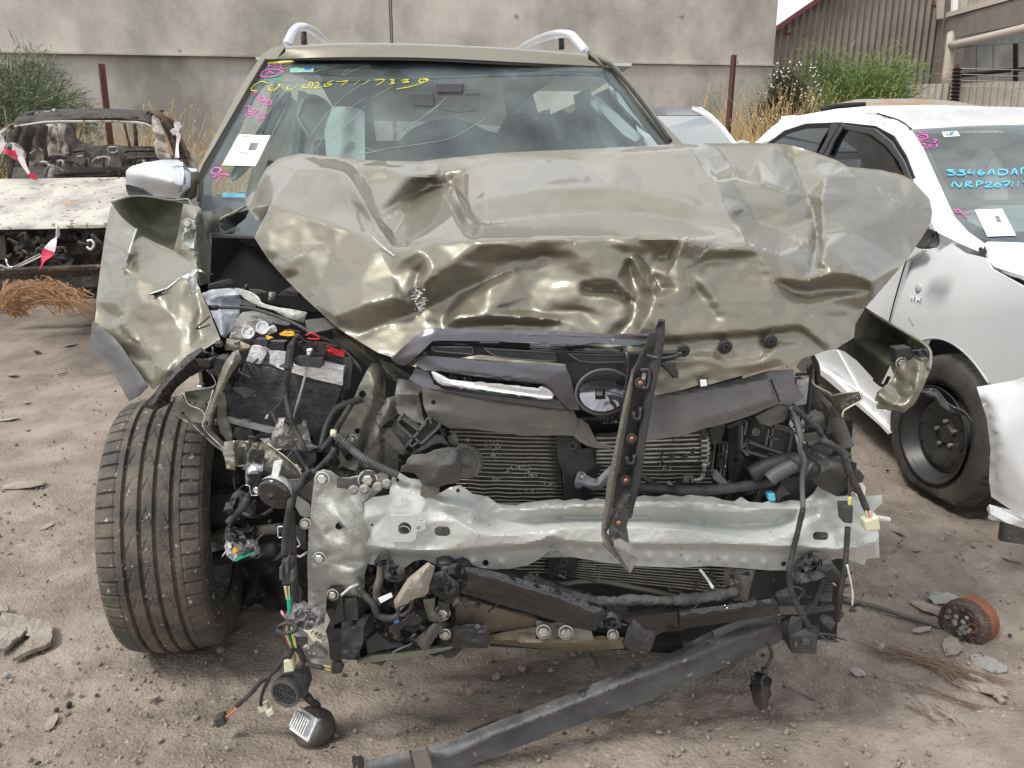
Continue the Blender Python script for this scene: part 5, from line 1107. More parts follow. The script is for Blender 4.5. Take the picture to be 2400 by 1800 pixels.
for k in range(14): bumps.append((1240+k*42, 1180+2*sin(k), 11, -.005 if k%2 else .004))
def circ(crop, s, ru, rv=None, n=14):
    (x,y,z),=T(crop,s,1.41); k=CR[crop][2]/2212; rv=rv or ru
    return [(x+ru*k*cos(2*pi*i/n), y+rv*k*sin(2*pi*i/n), z) for i in range(n)]
def slot(crop, s, ru, rv, n=16):
    (x,y,z),=T(crop,s,1.41); k=CR[crop][2]/2212
    return [(x+k*(ru*(1 if cos(2*pi*i/n)>0 else -1)+rv*cos(2*pi*i/n)), y+k*rv*sin(2*pi*i/n), z) for i in range(n)]
holes = [circ('I','410 110',44), slot('I','655 127',18,34), circ('I','935 330',20), circ('J','655 338',18), slot('J','895 155',26,26), circ('E','365 1450',12), circ('E','757 1520',14), circ('I','198 84',9), circ('J','1165 1480',1)][:8]
bb = sheet('bumper_beam', beam_o, PR, suv, lines=beam_l, step=5, it=1, thick=.003, fn=bump_fn, holes=holes)
sheet('beam_back', [(880,1180,1.50),(2020,1180,1.50),(2020,1300,1.50),(880,1310,1.50)], MATS['primer_dirty'], suv, thick=.004)
sheet('tow_plate', T('I','320 22 1.385;470 22;500 60 1.385;545 70;545 110;490 130;480 180;440 195;320 195'), PR, bb, step=6, it=0, thick=.008, holes=[circ('I','410 110',44), circ('I','502 105',16)])
mb=MB(); (a,b,c),=T('I','410 112 1.40'); mb.lathe(P(a,b,c),(0,-1,0),[(.0135,.012),(.0125,.014),(.0115,.012),(.0115,-.03),(.0001,-.03)],24); mb.build('tow_socket', MATS['primer_dirty'], bb, smooth=True)
sh('foam_plug','J','850 150 1.425;880 132;930 135;945 155;920 182;870 180', MATS['foam'], bb, thick=.01)
sh('primer_tag','G','1100 1530 1.45;1120 1480;1165 1468;1188 1500;1180 1545;1140 1570', MATS['paper'], bb, thick=.003)
# ---- main radiator / condenser
core('condenser', T('E','700 1125 1.56;1400 1145 1.56;1440 1600 1.55;760 1590 1.55'), 18, MATS['tube_metal'], MATS['fin_brown'], suv, bend=.003, seed=1, th=.03, r=.0015)
core('condenser', T('E','1600 1190 1.56;2400 1200 1.56;2400 1600 1.55;1580 1600 1.55'), 16, MATS['tube_metal'], MATS['fin_brown'], suv, bend=.003, seed=2, th=.03, r=.0015)
core('condenser', T('I','1150 250 1.56;1345 250;1345 400 1.56;900 400'), 7, MATS['tube_metal'], MATS['fin_brown'], suv, bend=.002, seed=3, r=.0015)
core('condenser', T('I','1510 305 1.55;2490 365 1.55;2490 530;1480 420'), 8, MATS['tube_metal'], MATS['fin_brown'], suv, bend=.002, seed=4, r=.0015)
rn = random.Random(2); mb = MB()
for cx, cy, s_ in ((960,1205,60),(1000,1235,60),(985,1290,40),(1090,1380,45),(1200,1390,45),(1230,1420,40),(1000,1440,25),(1150,1365,30),(1230,1520,40),(1350,1480,40),(800,1190,30),(2080,1370,50),(2100,1310,60)):
    for _ in range(14):
        u, v_ = cx+rn.gauss(0,s_*.5), cy+rn.gauss(0,s_*.22); q = T('E', f'{u} {v_} 1.545;{u+rn.uniform(4,12)} {v_+rn.uniform(-3,3)};{u+rn.uniform(0,8)} {v_+rn.uniform(4,12)}')
        mb.add([P(a,b,c-rn.uniform(0,.006)) for a,b,c in q], [(0,1,2)])
mb.build('bent_fins', MATS['tear'], suv, solid=.0006)
# oil cooler with curled tubes at right
oc = core('oil_cooler', T('G','-560 1170 1.535;165 1140 1.53;170 1340 1.53;-560 1350 1.535'), 7, MATS['tube_metal'], MATS['fin_brown'], suv, bend=.002, seed=6, r=.0028)
for k in range(6):
    hs('cooler_bend','G',f'120 {1165+k*32} 1.52;150 {1165+k*32};172 {1180+k*32};150 {1195+k*32};120 {1197+k*32}', .0045, MATS['tube_metal'], oc, n=3)
hs('cooler_outlet','G','140 1340 1.51;138 1400;120 1440;80 1452;0 1455', .007, MATS['tube_metal'], suv, n=4)
blks('outlet_nut','G','10 1430 1.495;75 1430;75 1470;10 1475', .015, MATS['alloy_dirty'], suv)
for x in (205, 235, 262, 285):
    blks('side_slat','G',f'{x} 1215 1.55;{x+14} 1215;{x-10} 1430;{x-24} 1430', .02, MATS['alloy_dirty'] if x != 235 else MATS['engine_dark'], suv)
# backing void behind radiators
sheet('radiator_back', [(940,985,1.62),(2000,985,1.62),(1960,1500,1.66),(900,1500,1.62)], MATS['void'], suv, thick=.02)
sh('centre_stay','E','1395 1150 1.545;1530 1155;1560 1250;1790 1240;1700 1320;1650 1420;1630 1600 1.53;1440 1600;1430 1400;1400 1300', PL_, suv, lines=['1480 1180 1.53;1490 1400 1.52;1500 1590','1560 1240 1.52;1600 1400 1.52'], step=7, it=1, thick=.01)
sh('centre_stay','I','1345 225 1.54;1400 250;1530 300;1500 440;1345 400', PL_, suv, lines=['1380 250 1.53;1380 400'], thick=.02)
for s, c_ in (('1497 1225 1.52','E'),('1440 320 1.53','I'),('1435 395 1.53','I')):
    (a,b,c),=T(c_,s); mb=MB(); mb.lathe(P(a,b,c),(0,-1,.1),[(.009,0),(.0095,.004),(.005,.004),(.0045,-.003),(.0001,-.003)],14); mb.build('grommet', MATS['plastic_dusty'], suv)
sh('steel_bracket','E','1515 1500 1.50;1510 1470;1530 1400;1560 1390;1590 1420;1650 1450;1700 1400;1740 1360;1770 1370;1740 1440;1690 1510;1640 1520;1570 1490;1540 1510', M('grey_metal', (.30,.30,.31), (.36,.36,.36), scale=9, rough=.4, metal=.6), suv, lines=['1530 1480 1.495;1660 1500 1.485;1750 1400 1.49'], step=6, thick=.003)
(a,b,c),=T('E','1558 1425 1.49'); bolt('bolt', a, b, c, .0055, MATS['bolt_zinc'], suv)
# ---- dusty shroud plates below the grille
sh('air_guide','M','735 205 1.45;880 230;1060 320;1010 400 1.44;1000 440;1030 560;1060 700;1085 810 1.43;960 760;740 660 1.44;730 560;690 420;715 300', M('shroud', (.15,.145,.138), (.235,.222,.205), scale=9, rough=.6, bump=.2, bscale=60, speck=(.33,.3,.26), sscale=60, sth=.7), suv,
   lines=['735 410 1.425;1000 415 1.42','1000 380 1.45;1040 470 1.46;1085 800 1.44'], step=6, it=1, thick=.003)
sh('air_guide','E','520 840 1.44;800 850;1500 990 1.42;1530 1060;1520 1180 1.44;1500 1165;1400 1160;1180 1165;1080 1150;920 1130;860 1120 1.44;700 1115;640 1085;560 1040;530 960', MATS['shroud'], suv,
   lines=['540 1000 1.43;900 1060 1.415;1500 1100 1.42','560 860 1.42;800 920 1.41;1500 1010 1.40'], step=6, it=2, thick=.003, rough=.002, rs=.03)
(a,b,c),=T('E','598 948 1.415'); mb=MB(); mb.lathe(P(a,b,c),(0,-1,.1),[(.0045,.002),(.004,.0),(.0001,0)],14); mb.build('hole', MATS['void'], suv)
sh('air_guide','E','1505 1055 1.43;1560 1060;1600 1090;1640 1170;1660 1205;1760 1230;1750 1250;1650 1245;1590 1230;1540 1200;1520 1180', MATS['shroud'], suv, lines=['1560 1060 1.42;1610 1130 1.41;1640 1220 1.41;1740 1240'], step=6, thick=.004)
sheet('air_guide', [(1490,905,1.43)]+T('E','1990 900 1.42;2030 898 1.43')+[(1560,915,1.43)]+T('G','0 880 1.43;200 835;400 790;560 740;720 735 1.44;730 830;790 915 1.44;740 945;690 970;620 960 1.43;540 990;450 1030;300 1080;130 1120;0 1165 1.42')+T('E','2100 1180 1.42;1950 1200 1.42')+[(1490,1010,1.42)], M('shroud_grey', (.15,.145,.15), (.22,.21,.208), scale=7, rough=.55, bump=.2, bscale=60, speck=(.3,.28,.27), sscale=60, sth=.72), suv,
   lines=[T('G','-100 900 1.415;200 850 1.41;560 800 1.41;630 940 1.42'), T('G','560 740 1.44;590 850 1.43;640 950'), T('G','0 1090 1.41;300 1010 1.405;600 930 1.415'), T('G','590 720 1.44;610 790 1.43;780 780')], step=7, it=1, thick=.004, rough=.002, rs=.02)
hs('guide_slit','G','572 800 1.41;600 870;628 945', .0022, MATS['void'], suv, n=2, seg=4)
sh('black_flap','N','1340 570 1.36;1570 555;1575 600;1600 660;1605 750 1.37;1520 745;1490 690;1430 640', PL_, suv, lines=['1400 580 1.355;1560 740 1.36'], thick=.004)
# ---- broken ribbed bracket and duct on the left of the condenser
br = sh('ribbed_bracket','M','730 770 1.42;790 700 1.42;990 890;1130 730;1150 740;1290 820;1030 1060 1.41;960 990;820 1110;790 1180;530 950;640 860;720 930', PL_, suv, thick=.006)
for s in ('725 760;800 700','780 710;1010 890','725 790;935 990','1130 735;830 1100','1280 825;1030 1055','960 985;1030 1055','885 1060;915 1090;1000 1020','1100 770;1150 735;1160 790'):
    q = T('M', s, 1.40)
    for i in range(len(q)-1):
        a = P(*q[i]); b = P(*q[i+1]); d = Vector((0,.025,0)); w_ = (b-a).cross(Vector((0,1,0))).normalized()*.0018
        mk('rib', [a-w_, a+w_, b+w_, b-w_, a-w_+d, a+w_+d, b+w_+d, b-w_+d], [(0,1,2,3),(0,4,5,1),(1,5,6,2),(2,6,7,3),(3,7,4,0)], PD, br)
sh('bracket_wing','M','525 950 1.40;640 855;700 900;830 1090;850 1170;790 1200;700 1120', PD, suv, lines=['640 860 1.39;820 1100 1.385'], thick=.006)
duct = sh('horn_duct','M','820 1340 1.39;860 1240;920 1190;1100 1180;1200 1130;1400 1090;1510 1110 1.40;1545 1160;1560 1300;1555 1480;1510 1560 1.40;1360 1580;1240 1620;1080 1640;1000 1500;950 1430;760 1410;770 1380', PD, suv,
   lines=['1070 1230 1.37;1240 1200 1.36;1500 1130 1.38','1060 1300 1.365;1150 1290 1.35;1220 1500 1.35;1300 1600 1.37','920 1320 1.37;980 1500 1.37','1380 1330 1.35;1500 1290 1.36','1540 1180 1.385;1550 1480 1.385'], step=6, it=1, thick=.01, rough=.003, rs=.04)
sh('duct_top','M','1090 960 1.42;1230 930;1310 950;1370 1040 1.42;1400 1080;1290 1040;1200 1060;1110 1110 1.41;980 1170;900 1190;930 1150;1080 1060', PD, suv, lines=['1000 1140 1.40;1200 1040 1.395;1350 1070 1.40'], step=7, thick=.006)
sh('duct_foot','M','1040 1600 1.39;1180 1580;1270 1640;1260 1700;1100 1760;1020 1720', MATS['hose_brown'], suv, step=8, thick=.02)
(a,b,c),=T('M','1625 1290 1.415'); hc2=P(a,b,c); mb=MB(); mb.lathe(hc2,(.15,-1,.1),[(.0001,-.012),(.030,-.01),(.033,0),(.031,.003),(.028,.001),(.012,.006),(.009,.005),(.006,.010),(.0001,.010)],40); mb.build('horn', MATS['plastic_dusty'], suv, smooth=True)
hs('horn_rim','M','1500 1085 1.405;1620 1080;1720 1150;1785 1280;1780 1380;1740 1470', .0018, MATS['hose_brown'], suv, n=4, seg=4)
for s in ('1310 860 1.45;1330 960 1.45','1480 950 1.44;1420 970;1450 1000;1490 980'): hs('spring','M', s, .008, MATS['engine_dark'], suv, ribs=.005)
sh('torn_tab','M','1370 960 1.43;1430 940;1460 890;1500 950;1520 1060;1450 1070;1400 1040', PD, suv, step=7, rough=.006, rs=.1)
# ================================================================ GRILLE
gr = sh('grille','E','480 705 1.36;600 575 1.36;1840 640 1.35;2200 628 1.37;2212 650;2120 680 1.38;2060 700;1900 740;1850 1000 1.36;1700 1060;1560 1000;1450 700;900 640', PL_, suv, thick=.01)
sh('grille_frame','E','322 668 1.35;400 590 1.345;490 510;540 478;600 467 1.34;800 472;1400 490;2035 520 1.33;2030 550;1920 575;1860 590;1800 578;1640 560;1540 578;1480 570;1200 555;640 548;590 552;560 580;500 640;410 712 1.355;360 700', MATS['grille_grey'], gr,
   lines=['360 680 1.349;520 520 1.336;600 497 1.334;1200 515;2030 540 1.334','1150 505 1.332;2000 535 1.332'], step=6, it=1, thick=.012)
sh('gloss_lip','E','412 708 1.35;560 570;600 548;850 548;1500 575;1830 596 1.34;1840 622;1500 605;850 578;615 575;580 595;470 710 1.355', MATS['gloss_black'], gr, lines=['440 708 1.349;590 563 1.342;1500 590 1.339;1830 610 1.344'], step=6, it=1, thick=.01)
for s in ('590 588 1.345;850 590;855 632;840 636;620 618;585 605','925 598 1.345;960 600;1385 625;1390 680;1330 682;1100 665;1000 650;960 625','1470 632 1.345;1600 640;1840 640;1840 690;1620 690;1540 680'):
    q = T('E', s); sheet('slat', q, PL_, gr, thick=.008); q2 = [(a,b,c-.004) for a,b,c in q]; hose('slat_edge', q2+[q2[0]], .0016, MATS['plastic_grey'], gr, n=1, seg=4)
wingp = sh('wing_bar','E','478 706 1.35;545 645 1.345;700 655;1000 680;1455 712 1.34;1500 850;1545 1000 1.345;1470 990;1430 950 1.34;1300 830;1000 800;640 745;540 740', MATS['grille_grey'], gr,
   lines=['480 706 1.349;700 745 1.334;1000 780 1.332;1320 822 1.334','545 645 1.345;1000 690 1.339;1455 735 1.336','1455 712 1.344;1490 850 1.339;1530 995 1.349'], step=6, it=1, thick=.012)
sh('wing_bar','E','438 800 1.35;478 732 1.345;560 742;600 830;680 870 1.335;1000 910;1410 955 1.335;1460 990 1.34;1400 990;900 920;540 850;520 845', MATS['grille_grey'], gr, lines=['460 760 1.349;640 860 1.339;1000 900 1.336;1420 965 1.339'], step=6, it=1, thick=.012)
sh('slot','E','560 742 1.35;640 745;1000 800;1300 830;1430 950;1000 912;680 872;600 830', MATS['gloss_black'], gr, lines=['650 760 1.37;1000 820 1.37;1320 860 1.37'], step=7, it=1, thick=.004)
sh('chrome_strip','E','582 752 1.335;600 748;640 768;700 800;1000 838 1.325;1270 872;1290 868;1280 858;1300 852;1340 880;1370 910;1362 922;1300 918;1000 880;660 822;620 795', MATS['chrome_soft'], gr, lines=['620 775 1.339;700 812 1.334;1000 860 1.329;1350 910 1.334'], step=6, it=1, thick=.006)
def ell(crop, cx, cy, rx, ry, rot, Y, n=40, a0=0, a1=360):
    s = []
    for i in range(n):
        a = radians(a0+(a1-a0)*i/n); x, y = rx*cos(a), ry*sin(a); s.append(f'{cx+x*cos(rot)-y*sin(rot)} {cy+x*sin(rot)+y*cos(rot)} {Y}')
    return T(crop, ';'.join(s))
em = sheet('badge_recess', ell('E',1700,880,185,150,-.15,1.352), MATS['plastic'], gr, step=7, it=1, thick=.006)
ring = ell('E',1700,880,178,143,-.15,1.336); hose('badge_ring', ring+[ring[0]], .0042, MATS['plastic_grey'], gr, n=2, seg=8)
sheet('badge_mount', ell('E',1695,885,152,122,-.1,1.342), M('dark_mirror', (.30,.31,.33), (.2,.2,.21), scale=9, rough=.12, metal=.9), gr, step=6, it=3, thick=.006, fn=lambda x,y,z: z-.03*exp(-((x-1413)/55)**2-((y-925)/42)**2)+.0007*(905-y)+.004*noise.noise(Vector((x*.03,y*.03,1))),
      holes=[T('E','1645 860 1.34;1710 858;1712 928;1645 930')])
sh('badge_clip','E','1648 865 1.345;1692 862;1694 904;1650 905', MATS['paper'], gr, thick=.004)
sh('badge_tab','E','1560 830 1.328;1600 825;1625 850;1622 920;1600 940;1565 925', MATS['gloss_black'], gr, thick=.003)
(a,b,c),=T('E','1592 908 1.325'); mb=MB(); mb.lathe(P(a,b,c),(0,-1,0),[(.003,.001),(.0001,.0012)],12); mb.build('hole', MATS['void'], gr)
sh('broken_shard','E','1760 820 1.33;1830 770;1880 800;1850 900;1800 960;1750 900', MATS['gloss_black'], gr, step=7, thick=.004, rough=.008, rs=.08)
sh('broken_shard','E','1690 1080 1.35;1790 1010;1830 1040;1800 1080;1700 1090', MATS['gloss_black'], gr, step=7, thick=.003, rough=.006, rs=.08)
hs('loose_seal','E','1838 592 1.32;1850 640 1.30;1862 720;1850 820 1.30;1838 900;1810 1050 1.31', .0052, MATS['gloss_black'], gr, n=4)
hs('tie_wire','E','1970 640 1.30;2030 655 1.27;2090 660;2170 645 1.34;2200 628', .0022, MATS['plastic_grey'], gr, n=4, seg=5)
sh('spike','E','1945 620 1.32;1960 595;1975 700;1980 780;1930 780;1940 720', PL_, gr, thick=.006)
sh('spike','N','980 330 1.33;1270 300;1290 320;1200 340;1020 350', PL_, gr, thick=.006)
# ---- trim strip hanging upright in front
st = thing('trim_strip', 'broken black plastic trim strip hanging upright in front of the grille', 'trim strip', tuple(P(1330,1300,1.33)))
sh('back_channel','E','2000 500 1.29;2045 500;2068 560;2020 860 1.29;1960 1200;1890 1600 1.30;1880 1700;1740 1700;1780 1440;1850 1000 1.29;1880 740;1960 620', PL_, st, lines=['1990 700 1.30;1930 1000 1.315;1840 1500 1.32','1905 740 1.285;1800 1400 1.29'], step=7, it=1, thick=.006)
sh('front_blade','E','2060 425 1.26;2092 424;2076 560 1.26;2040 760;2010 900;1960 1200 1.26;1915 1500;1888 1680 1.28;1860 1680;1905 1300;1960 950;2010 700;2040 560;2036 470', PL_, st, thick=.005)
sh('left_lip','E','1880 745 1.28;1893 740;1888 860;1850 1080;1790 1400 1.28;1745 1700 1.28;1700 1700;1720 1480;1790 1150;1830 950', MATS['hose_brown'], st, lines=['1885 800 1.27;1800 1200 1.265;1725 1690 1.27'], step=7, it=1, thick=.005)
sh('foot','I','1695 -20 1.285;1780 -20;1745 90 1.28;1720 130;1760 180;1880 380 1.25;1868 400;1850 385;1700 200;1683 150 1.28', MATS['hose_brown'], st, lines=['1710 0 1.275;1700 140 1.27;1860 370 1.245'], step=6, it=1, thick=.005)
sh('foot','I','1760 160 1.275;1800 120;1840 140;1925 300 1.24;1875 395;1770 220', M('worn_plastic', (.12,.115,.115), (.25,.24,.23), scale=18, rough=.5, bump=.3), st, thick=.004)
sh('foot','I','1790 -20 1.28;1880 -20;1850 90;1868 210 1.26;1840 215;1790 130;1740 200;1735 120', PL_, st, thick=.005)
for s, cr_ in (('1935 820 1.275','E'),('1880 1180 1.28','E'),('1842 1450 1.28','E'),('1795 65 1.265','I')):
    (a,b,c),=T(cr_,s); p = P(a,b,c); mb=MB(); mb.lathe(p,(0,-1,.1),[(.0085,-.004),(.009,.003),(.006,.003),(.0058,0),(.0001,0)],16); mb.build('screw_boss', PL_, st)
    mb=MB(); mb.lathe(p,(0,-1,.1),[(.0045,.0),(.004,.005),(.0015,.006),(.0001,.004)],12); mb.build('copper_screw', MATS['copper'], st)
for s in ('1940 980 1.275;1935 1050;1900 1050;1895 1010','1900 1290 1.275;1895 1340;1860 1340;1850 1300','1870 1540 1.28;1850 1600;1820 1590','1940 740 1.27;1995 745;1990 850;1950 850'):
    q = T('E', s); hose('clip_hook', q, .0035, PL_, st, n=3, seg=6)
sh('clip_window','E','1950 760 1.272;1975 758;1972 800;1948 800', MATS['alloy_dirty'], st, thick=.002)
# ================================================================ LOWER FRONT
lb = sh('lower_bar','I','805 355 1.40;880 362;990 385 1.39;1400 500;1712 640 1.38;1710 665;1650 765 1.38;1620 772;1300 680;760 520 1.40;775 450', MATS['gloss_black'], suv, lines=['800 380 1.375;1000 410 1.37;1400 525 1.365;1700 650 1.36','770 500 1.385;1300 655 1.37;1630 755 1.365'], step=7, it=4, thick=.02)
sh('lower_bar','I','1815 690 1.39;2212 640 1.39;2212 770;2090 775;1900 740', MATS['gloss_black'], suv, thick=.02)
sh('lower_bar','J','-20 640 1.39;300 600;590 558 1.38;610 580;636 660;300 715;-20 760', MATS['gloss_black'], suv, lines=['0 660 1.37;600 580 1.36'], step=8, it=4, thick=.02)
sh('crushed_joint','I','1690 690 1.37;1750 680;1800 700;1830 740;1800 755;1740 740;1700 740', PL_, suv, step=5, it=0, thick=.01, rough=.015, rs=.12)
sh('lower_web','I','1725 600 1.42;1850 600;1860 650;1820 700;1700 690', PL_, suv, thick=.01)
hs('foam_bar','I','1200 430 1.44;1330 470;1500 540;1700 580 1.42;1900 570;2212 580 1.41', .016, MATS['foam'], suv, n=8, bump=.5, seg=10)
hs('foam_bar','J','-60 575 1.41;100 560;250 535;355 515 1.42', .019, MATS['foam'], suv, n=8, bump=.5, seg=10)
hs('grey_pipe','I','960 372 1.47;1200 410;1400 465;1560 450 1.46;1700 450;1850 480;2050 520;2212 560', .0085, MATS['hose_brown'], suv, n=5)
hs('foam_bar','I','1180 425 1.43;1330 490;1480 560;1700 600', .010, MATS['foam'], suv, n=5, bump=.5)
blks('upper_bar','I','980 375 1.44;1200 430;1725 600;1715 640', .03, PL_, suv)
sh('brown_crossmember','I','735 540 1.45;1000 620;1265 695 1.45;1250 760;1000 775;960 800;830 760;740 745', M('brown_metal', (.13,.10,.07), (.2,.165,.12), scale=11, rough=.55, metal=.2, bump=.2, streak=(1,1,.3)), suv, step=9, thick=.01, rough=.003)
sh('crossmember','I','940 800 1.44;1100 770;1260 745;1260 820 1.42;1500 820;1830 830;1830 885;1500 905 1.46;1280 885;940 850', MATS['brown_metal'], suv, lines=['960 830 1.42;1280 860 1.41;1800 860 1.42'], step=7, it=1, thick=.01, rough=.006, rs=.03)
sh('mount_plate','I','1262 700 1.42;1350 715;1500 755;1620 775;1640 830;1500 850;1400 850;1290 815;1262 780', M('dusty_steel', (.16,.15,.14), (.33,.31,.28), scale=13, rough=.5, metal=.3, bump=.3), suv, lines=['1350 720 1.41;1350 820 1.41','1400 740 1.425;1400 830 1.425'], step=7, it=0, thick=.006)
for s, r in (('1310 775',.0105),('1455 780',.0105),('655 655',.011),('672 792',.008),('1760 795',.008),('1948 870',.009)):
    a,b,c = T('I',s,1.405)[0]; bolt('bolt', a, b, c, r, MATS['bolt_zinc'], suv)
(a,b,c),=T('H','2157 535 1.41'); bolt('bolt', a, b, c, .008, MATS['bolt_zinc'], suv)
(a,b,c),=T('I','25 940 1.42'); bolt('bolt', a, b, c, .009, MATS['bolt_zinc'], suv)
sh('mount_bracket','I','722 738 1.41;770 735;800 725;890 728;960 740 1.41;965 830;950 882;720 880', PL_, suv, lines=['730 760 1.395;955 765 1.395','740 840 1.40;940 860 1.40'], step=6, it=1, thick=.03, rough=.005, rs=.06)
sh('mount_bracket','I','1880 680 1.40;1960 678;2000 695;2080 700;2098 720;2080 780;2040 800;2000 905;1900 910;1825 865;1850 770', PL_, suv, lines=['1890 700 1.385;1900 850 1.385','2070 720 1.39;1990 840 1.39'], step=6, it=1, thick=.02, rough=.004, rs=.06)
sh('lower_edge','I','100 975 1.45;200 930;420 910;560 890;720 870;720 885;560 925;350 955;130 985', M('pale_green', (.22,.225,.17), (.16,.155,.12), scale=9, rough=.6), suv, thick=.01)
sh('lower_edge','I','960 870 1.50;1300 890;1850 895;2150 920;2212 900;2212 850;960 840', MATS['void'], suv, thick=.04)
# canisters, lamp holder and clutter left of centre
sh('canister','I','290 700 1.40;360 680;460 600 1.39;540 640;560 700;520 790;480 830 1.40;380 835;270 800', MATS['gloss_black'], suv, lines=['300 740 1.37;450 640 1.355;540 700 1.37','360 820 1.37;400 700 1.355'], step=6, it=2, thick=.05)
sh('lamp_holder','I','340 575 1.37;430 430;560 325 1.37;608 350;600 380;570 470;565 520 1.36;540 545;480 560;440 585 1.36;380 640;360 650;345 610', M('beige_plastic', (.36,.31,.26), (.27,.235,.20), scale=12, rough=.55, bump=.2), suv,
   lines=['360 590 1.35;440 440 1.345;580 340 1.35','480 470 1.34;540 480 1.345;500 540 1.345'], step=6, it=1, thick=.005, rough=.004, rs=.06)
sh('dark_bracket','I','580 400 1.39;660 380;760 460;770 520;720 600 1.39;640 560;560 500;560 440', PL_, suv, lines=['600 420 1.37;740 500 1.37','600 480 1.38;700 560 1.38'], step=6, it=0, thick=.02, rough=.01, rs=.07)
sh('dark_bracket','I','640 340 1.40;760 330;800 350;780 470;700 440;650 390', PL_, suv, step=6, it=0, thick=.02, rough=.01, rs=.07)
sh('angle_bracket','I','530 570 1.39;610 560;600 640;655 690;640 730;560 700;540 620', OK_, suv, lines=['570 570 1.38;590 690 1.37'], step=7, thick=.005)
sh('angle_bracket','I','470 830 1.38;600 720;660 740;560 890;540 905', PD, suv, lines=['600 730 1.365;550 890 1.37'], step=7, thick=.01)
sh('angle_bracket','I','160 830 1.43;230 780;330 860;400 870;170 915', PL_, suv, thick=.01)
blks('mount_block','I','625 590 1.40;700 580;700 690;625 690', .03, PL_, suv)
blks('mount_block','I','630 760 1.41;730 755;730 830;650 840', .03, PL_, suv)
hs('bent_hose','I','110 490 1.37;150 540;210 600 1.36;240 670;320 690;370 670', .011, MATS['harness'], suv, n=5)
hs('vertical_hose','I','260 330 1.40;250 430;230 500;235 600 1.41', .0125, MATS['hose_brown'], suv, n=4)
sh('melted_foam','I','230 310 1.38;290 305;330 350;370 400;340 430;290 370;240 350', MATS['foam'], suv, step=5, it=0, thick=.015, rough=.015, rs=.1)
sh('paper_tag','I','238 560 1.35;322 525;332 550;255 592', MATS['paper'], suv, thick=.002)
for s in ('0 560 1.42;100 560;110 700;0 700','0 740 1.40;145 745;140 850;90 960;0 955'):
    sh('lower_housing','I', s, PL_, suv, step=8, it=0, thick=.04, rough=.004, rs=.05)
sh('lower_housing','H','2120 520 1.41;2212 490;2230 700;2160 740;2110 640', MATS['gloss_black'], suv, thick=.03)
sh('lower_housing','H','2110 770 1.40;2212 755;2212 960;2140 960;2130 850', MATS['gloss_black'], suv, thick=.04)
sh('engine_clutter','I','130 300 1.47;640 300;760 500;740 900;560 880;120 960;120 600', MATS['engine_dark'], suv, step=9, it=0, thick=.02, rough=.03, rs=.045)
hs('clip_wire','I','0 540 1.37;60 490;110 470 1.38', .003, MATS['alloy'], suv)
hs('wire_loop','I','460 570 1.36;440 640;380 670;370 620;420 590', .006, MATS['harness'], suv)
blks('blue_plug','I','330 690 1.355;370 680;372 720;340 725', .01, MATS['blue'], suv)
# ================================================================ ENGINE BAY, RIGHT
sheet('right_bay', T('G','120 1120 1.62;760 780 1.7;1000 900 1.75;1080 1250 1.75;1150 1500 1.65;900 1650 1.6;150 1650 1.6'), MATS['engine_dark'], suv, step=10, it=1, thick=.02, rough=.02, rs=.04)
sh('right_support','G','790 1040 1.55;860 990;930 1000;960 1110 1.55;900 1130;790 1100', OD, suv, lines=['800 1070 1.53;950 1060 1.53'], step=8, thick=.004)
sh('right_support','G','780 1160 1.56;880 1150;900 1190;790 1230', OD, suv, thick=.01)
sh('right_support','G','740 800 1.53;820 790;800 960 1.53;720 970', MATS['alloy'], suv, lines=['775 800 1.52;760 965 1.52'], step=8, thick=.004)
sh('right_support','G','735 780 1.52;840 770;850 690;800 700;810 760;740 760', PL_, suv, thick=.006)
hs('perforated_edge','G','845 700 1.51;830 800;818 960;800 1130', .006, PL_, suv, ribs=.008)
sh('tower_piece','G','740 720 1.52;800 650;830 640;840 700;780 760', OD, suv, step=7, thick=.004, rough=.006)
hs('coolant_hose','G','840 860 1.60;870 940 1.56;930 1000;990 1080 1.53;1030 1180;1060 1250 1.52', .027, MATS['hose_brown'], suv, n=6, seg=12)
hs('thin_hose','G','838 650 1.56;870 720;875 830', .009, MATS['harness'], suv)
sh('lamp_arm','G','835 820 1.52;860 850;940 890;970 910 1.50;1010 990;1045 1050;1030 1060;960 950;900 890 1.52', OK_, suv, lines=['850 850 1.49;960 920 1.48;1030 1040 1.49'], step=7, it=1, thick=.004)
sh('lamp_arm','G','955 910 1.50;1000 895;1140 878 1.46;1160 920;1150 940 1.46;1045 1000;1030 1040 1.48;1000 970', OK_, suv, lines=['1020 950 1.47;1140 910 1.445'], step=6, it=1, thick=.004, holes=[circ('G','1133 915',13)])
hs('bright_edge','G','960 905 1.485;1140 876 1.455;1162 920;1150 942;1046 1000;1035 1050', .0018, MATS['cream_plastic'], suv, n=2, seg=4)
hs('bright_edge','G','838 805 1.50;860 840;940 880;965 900', .0018, MATS['cream_plastic'], suv, n=2, seg=4)
for u in (1025,1055,1095): blks('arm_clip','G',f'{u} {975-(u-1025)*.45} 1.455;{u+25} {968-(u-1025)*.45};{u+22} {990-(u-1025)*.45};{u} {998-(u-1025)*.45}', .006, PD, suv)
tray = sh('plastic_tray','G','395 1160 1.48;470 1050;500 1070 1.46;720 1130 1.46;735 1200 1.46;705 1300;560 1240 1.46;400 1200', PL_, suv, thick=.02)
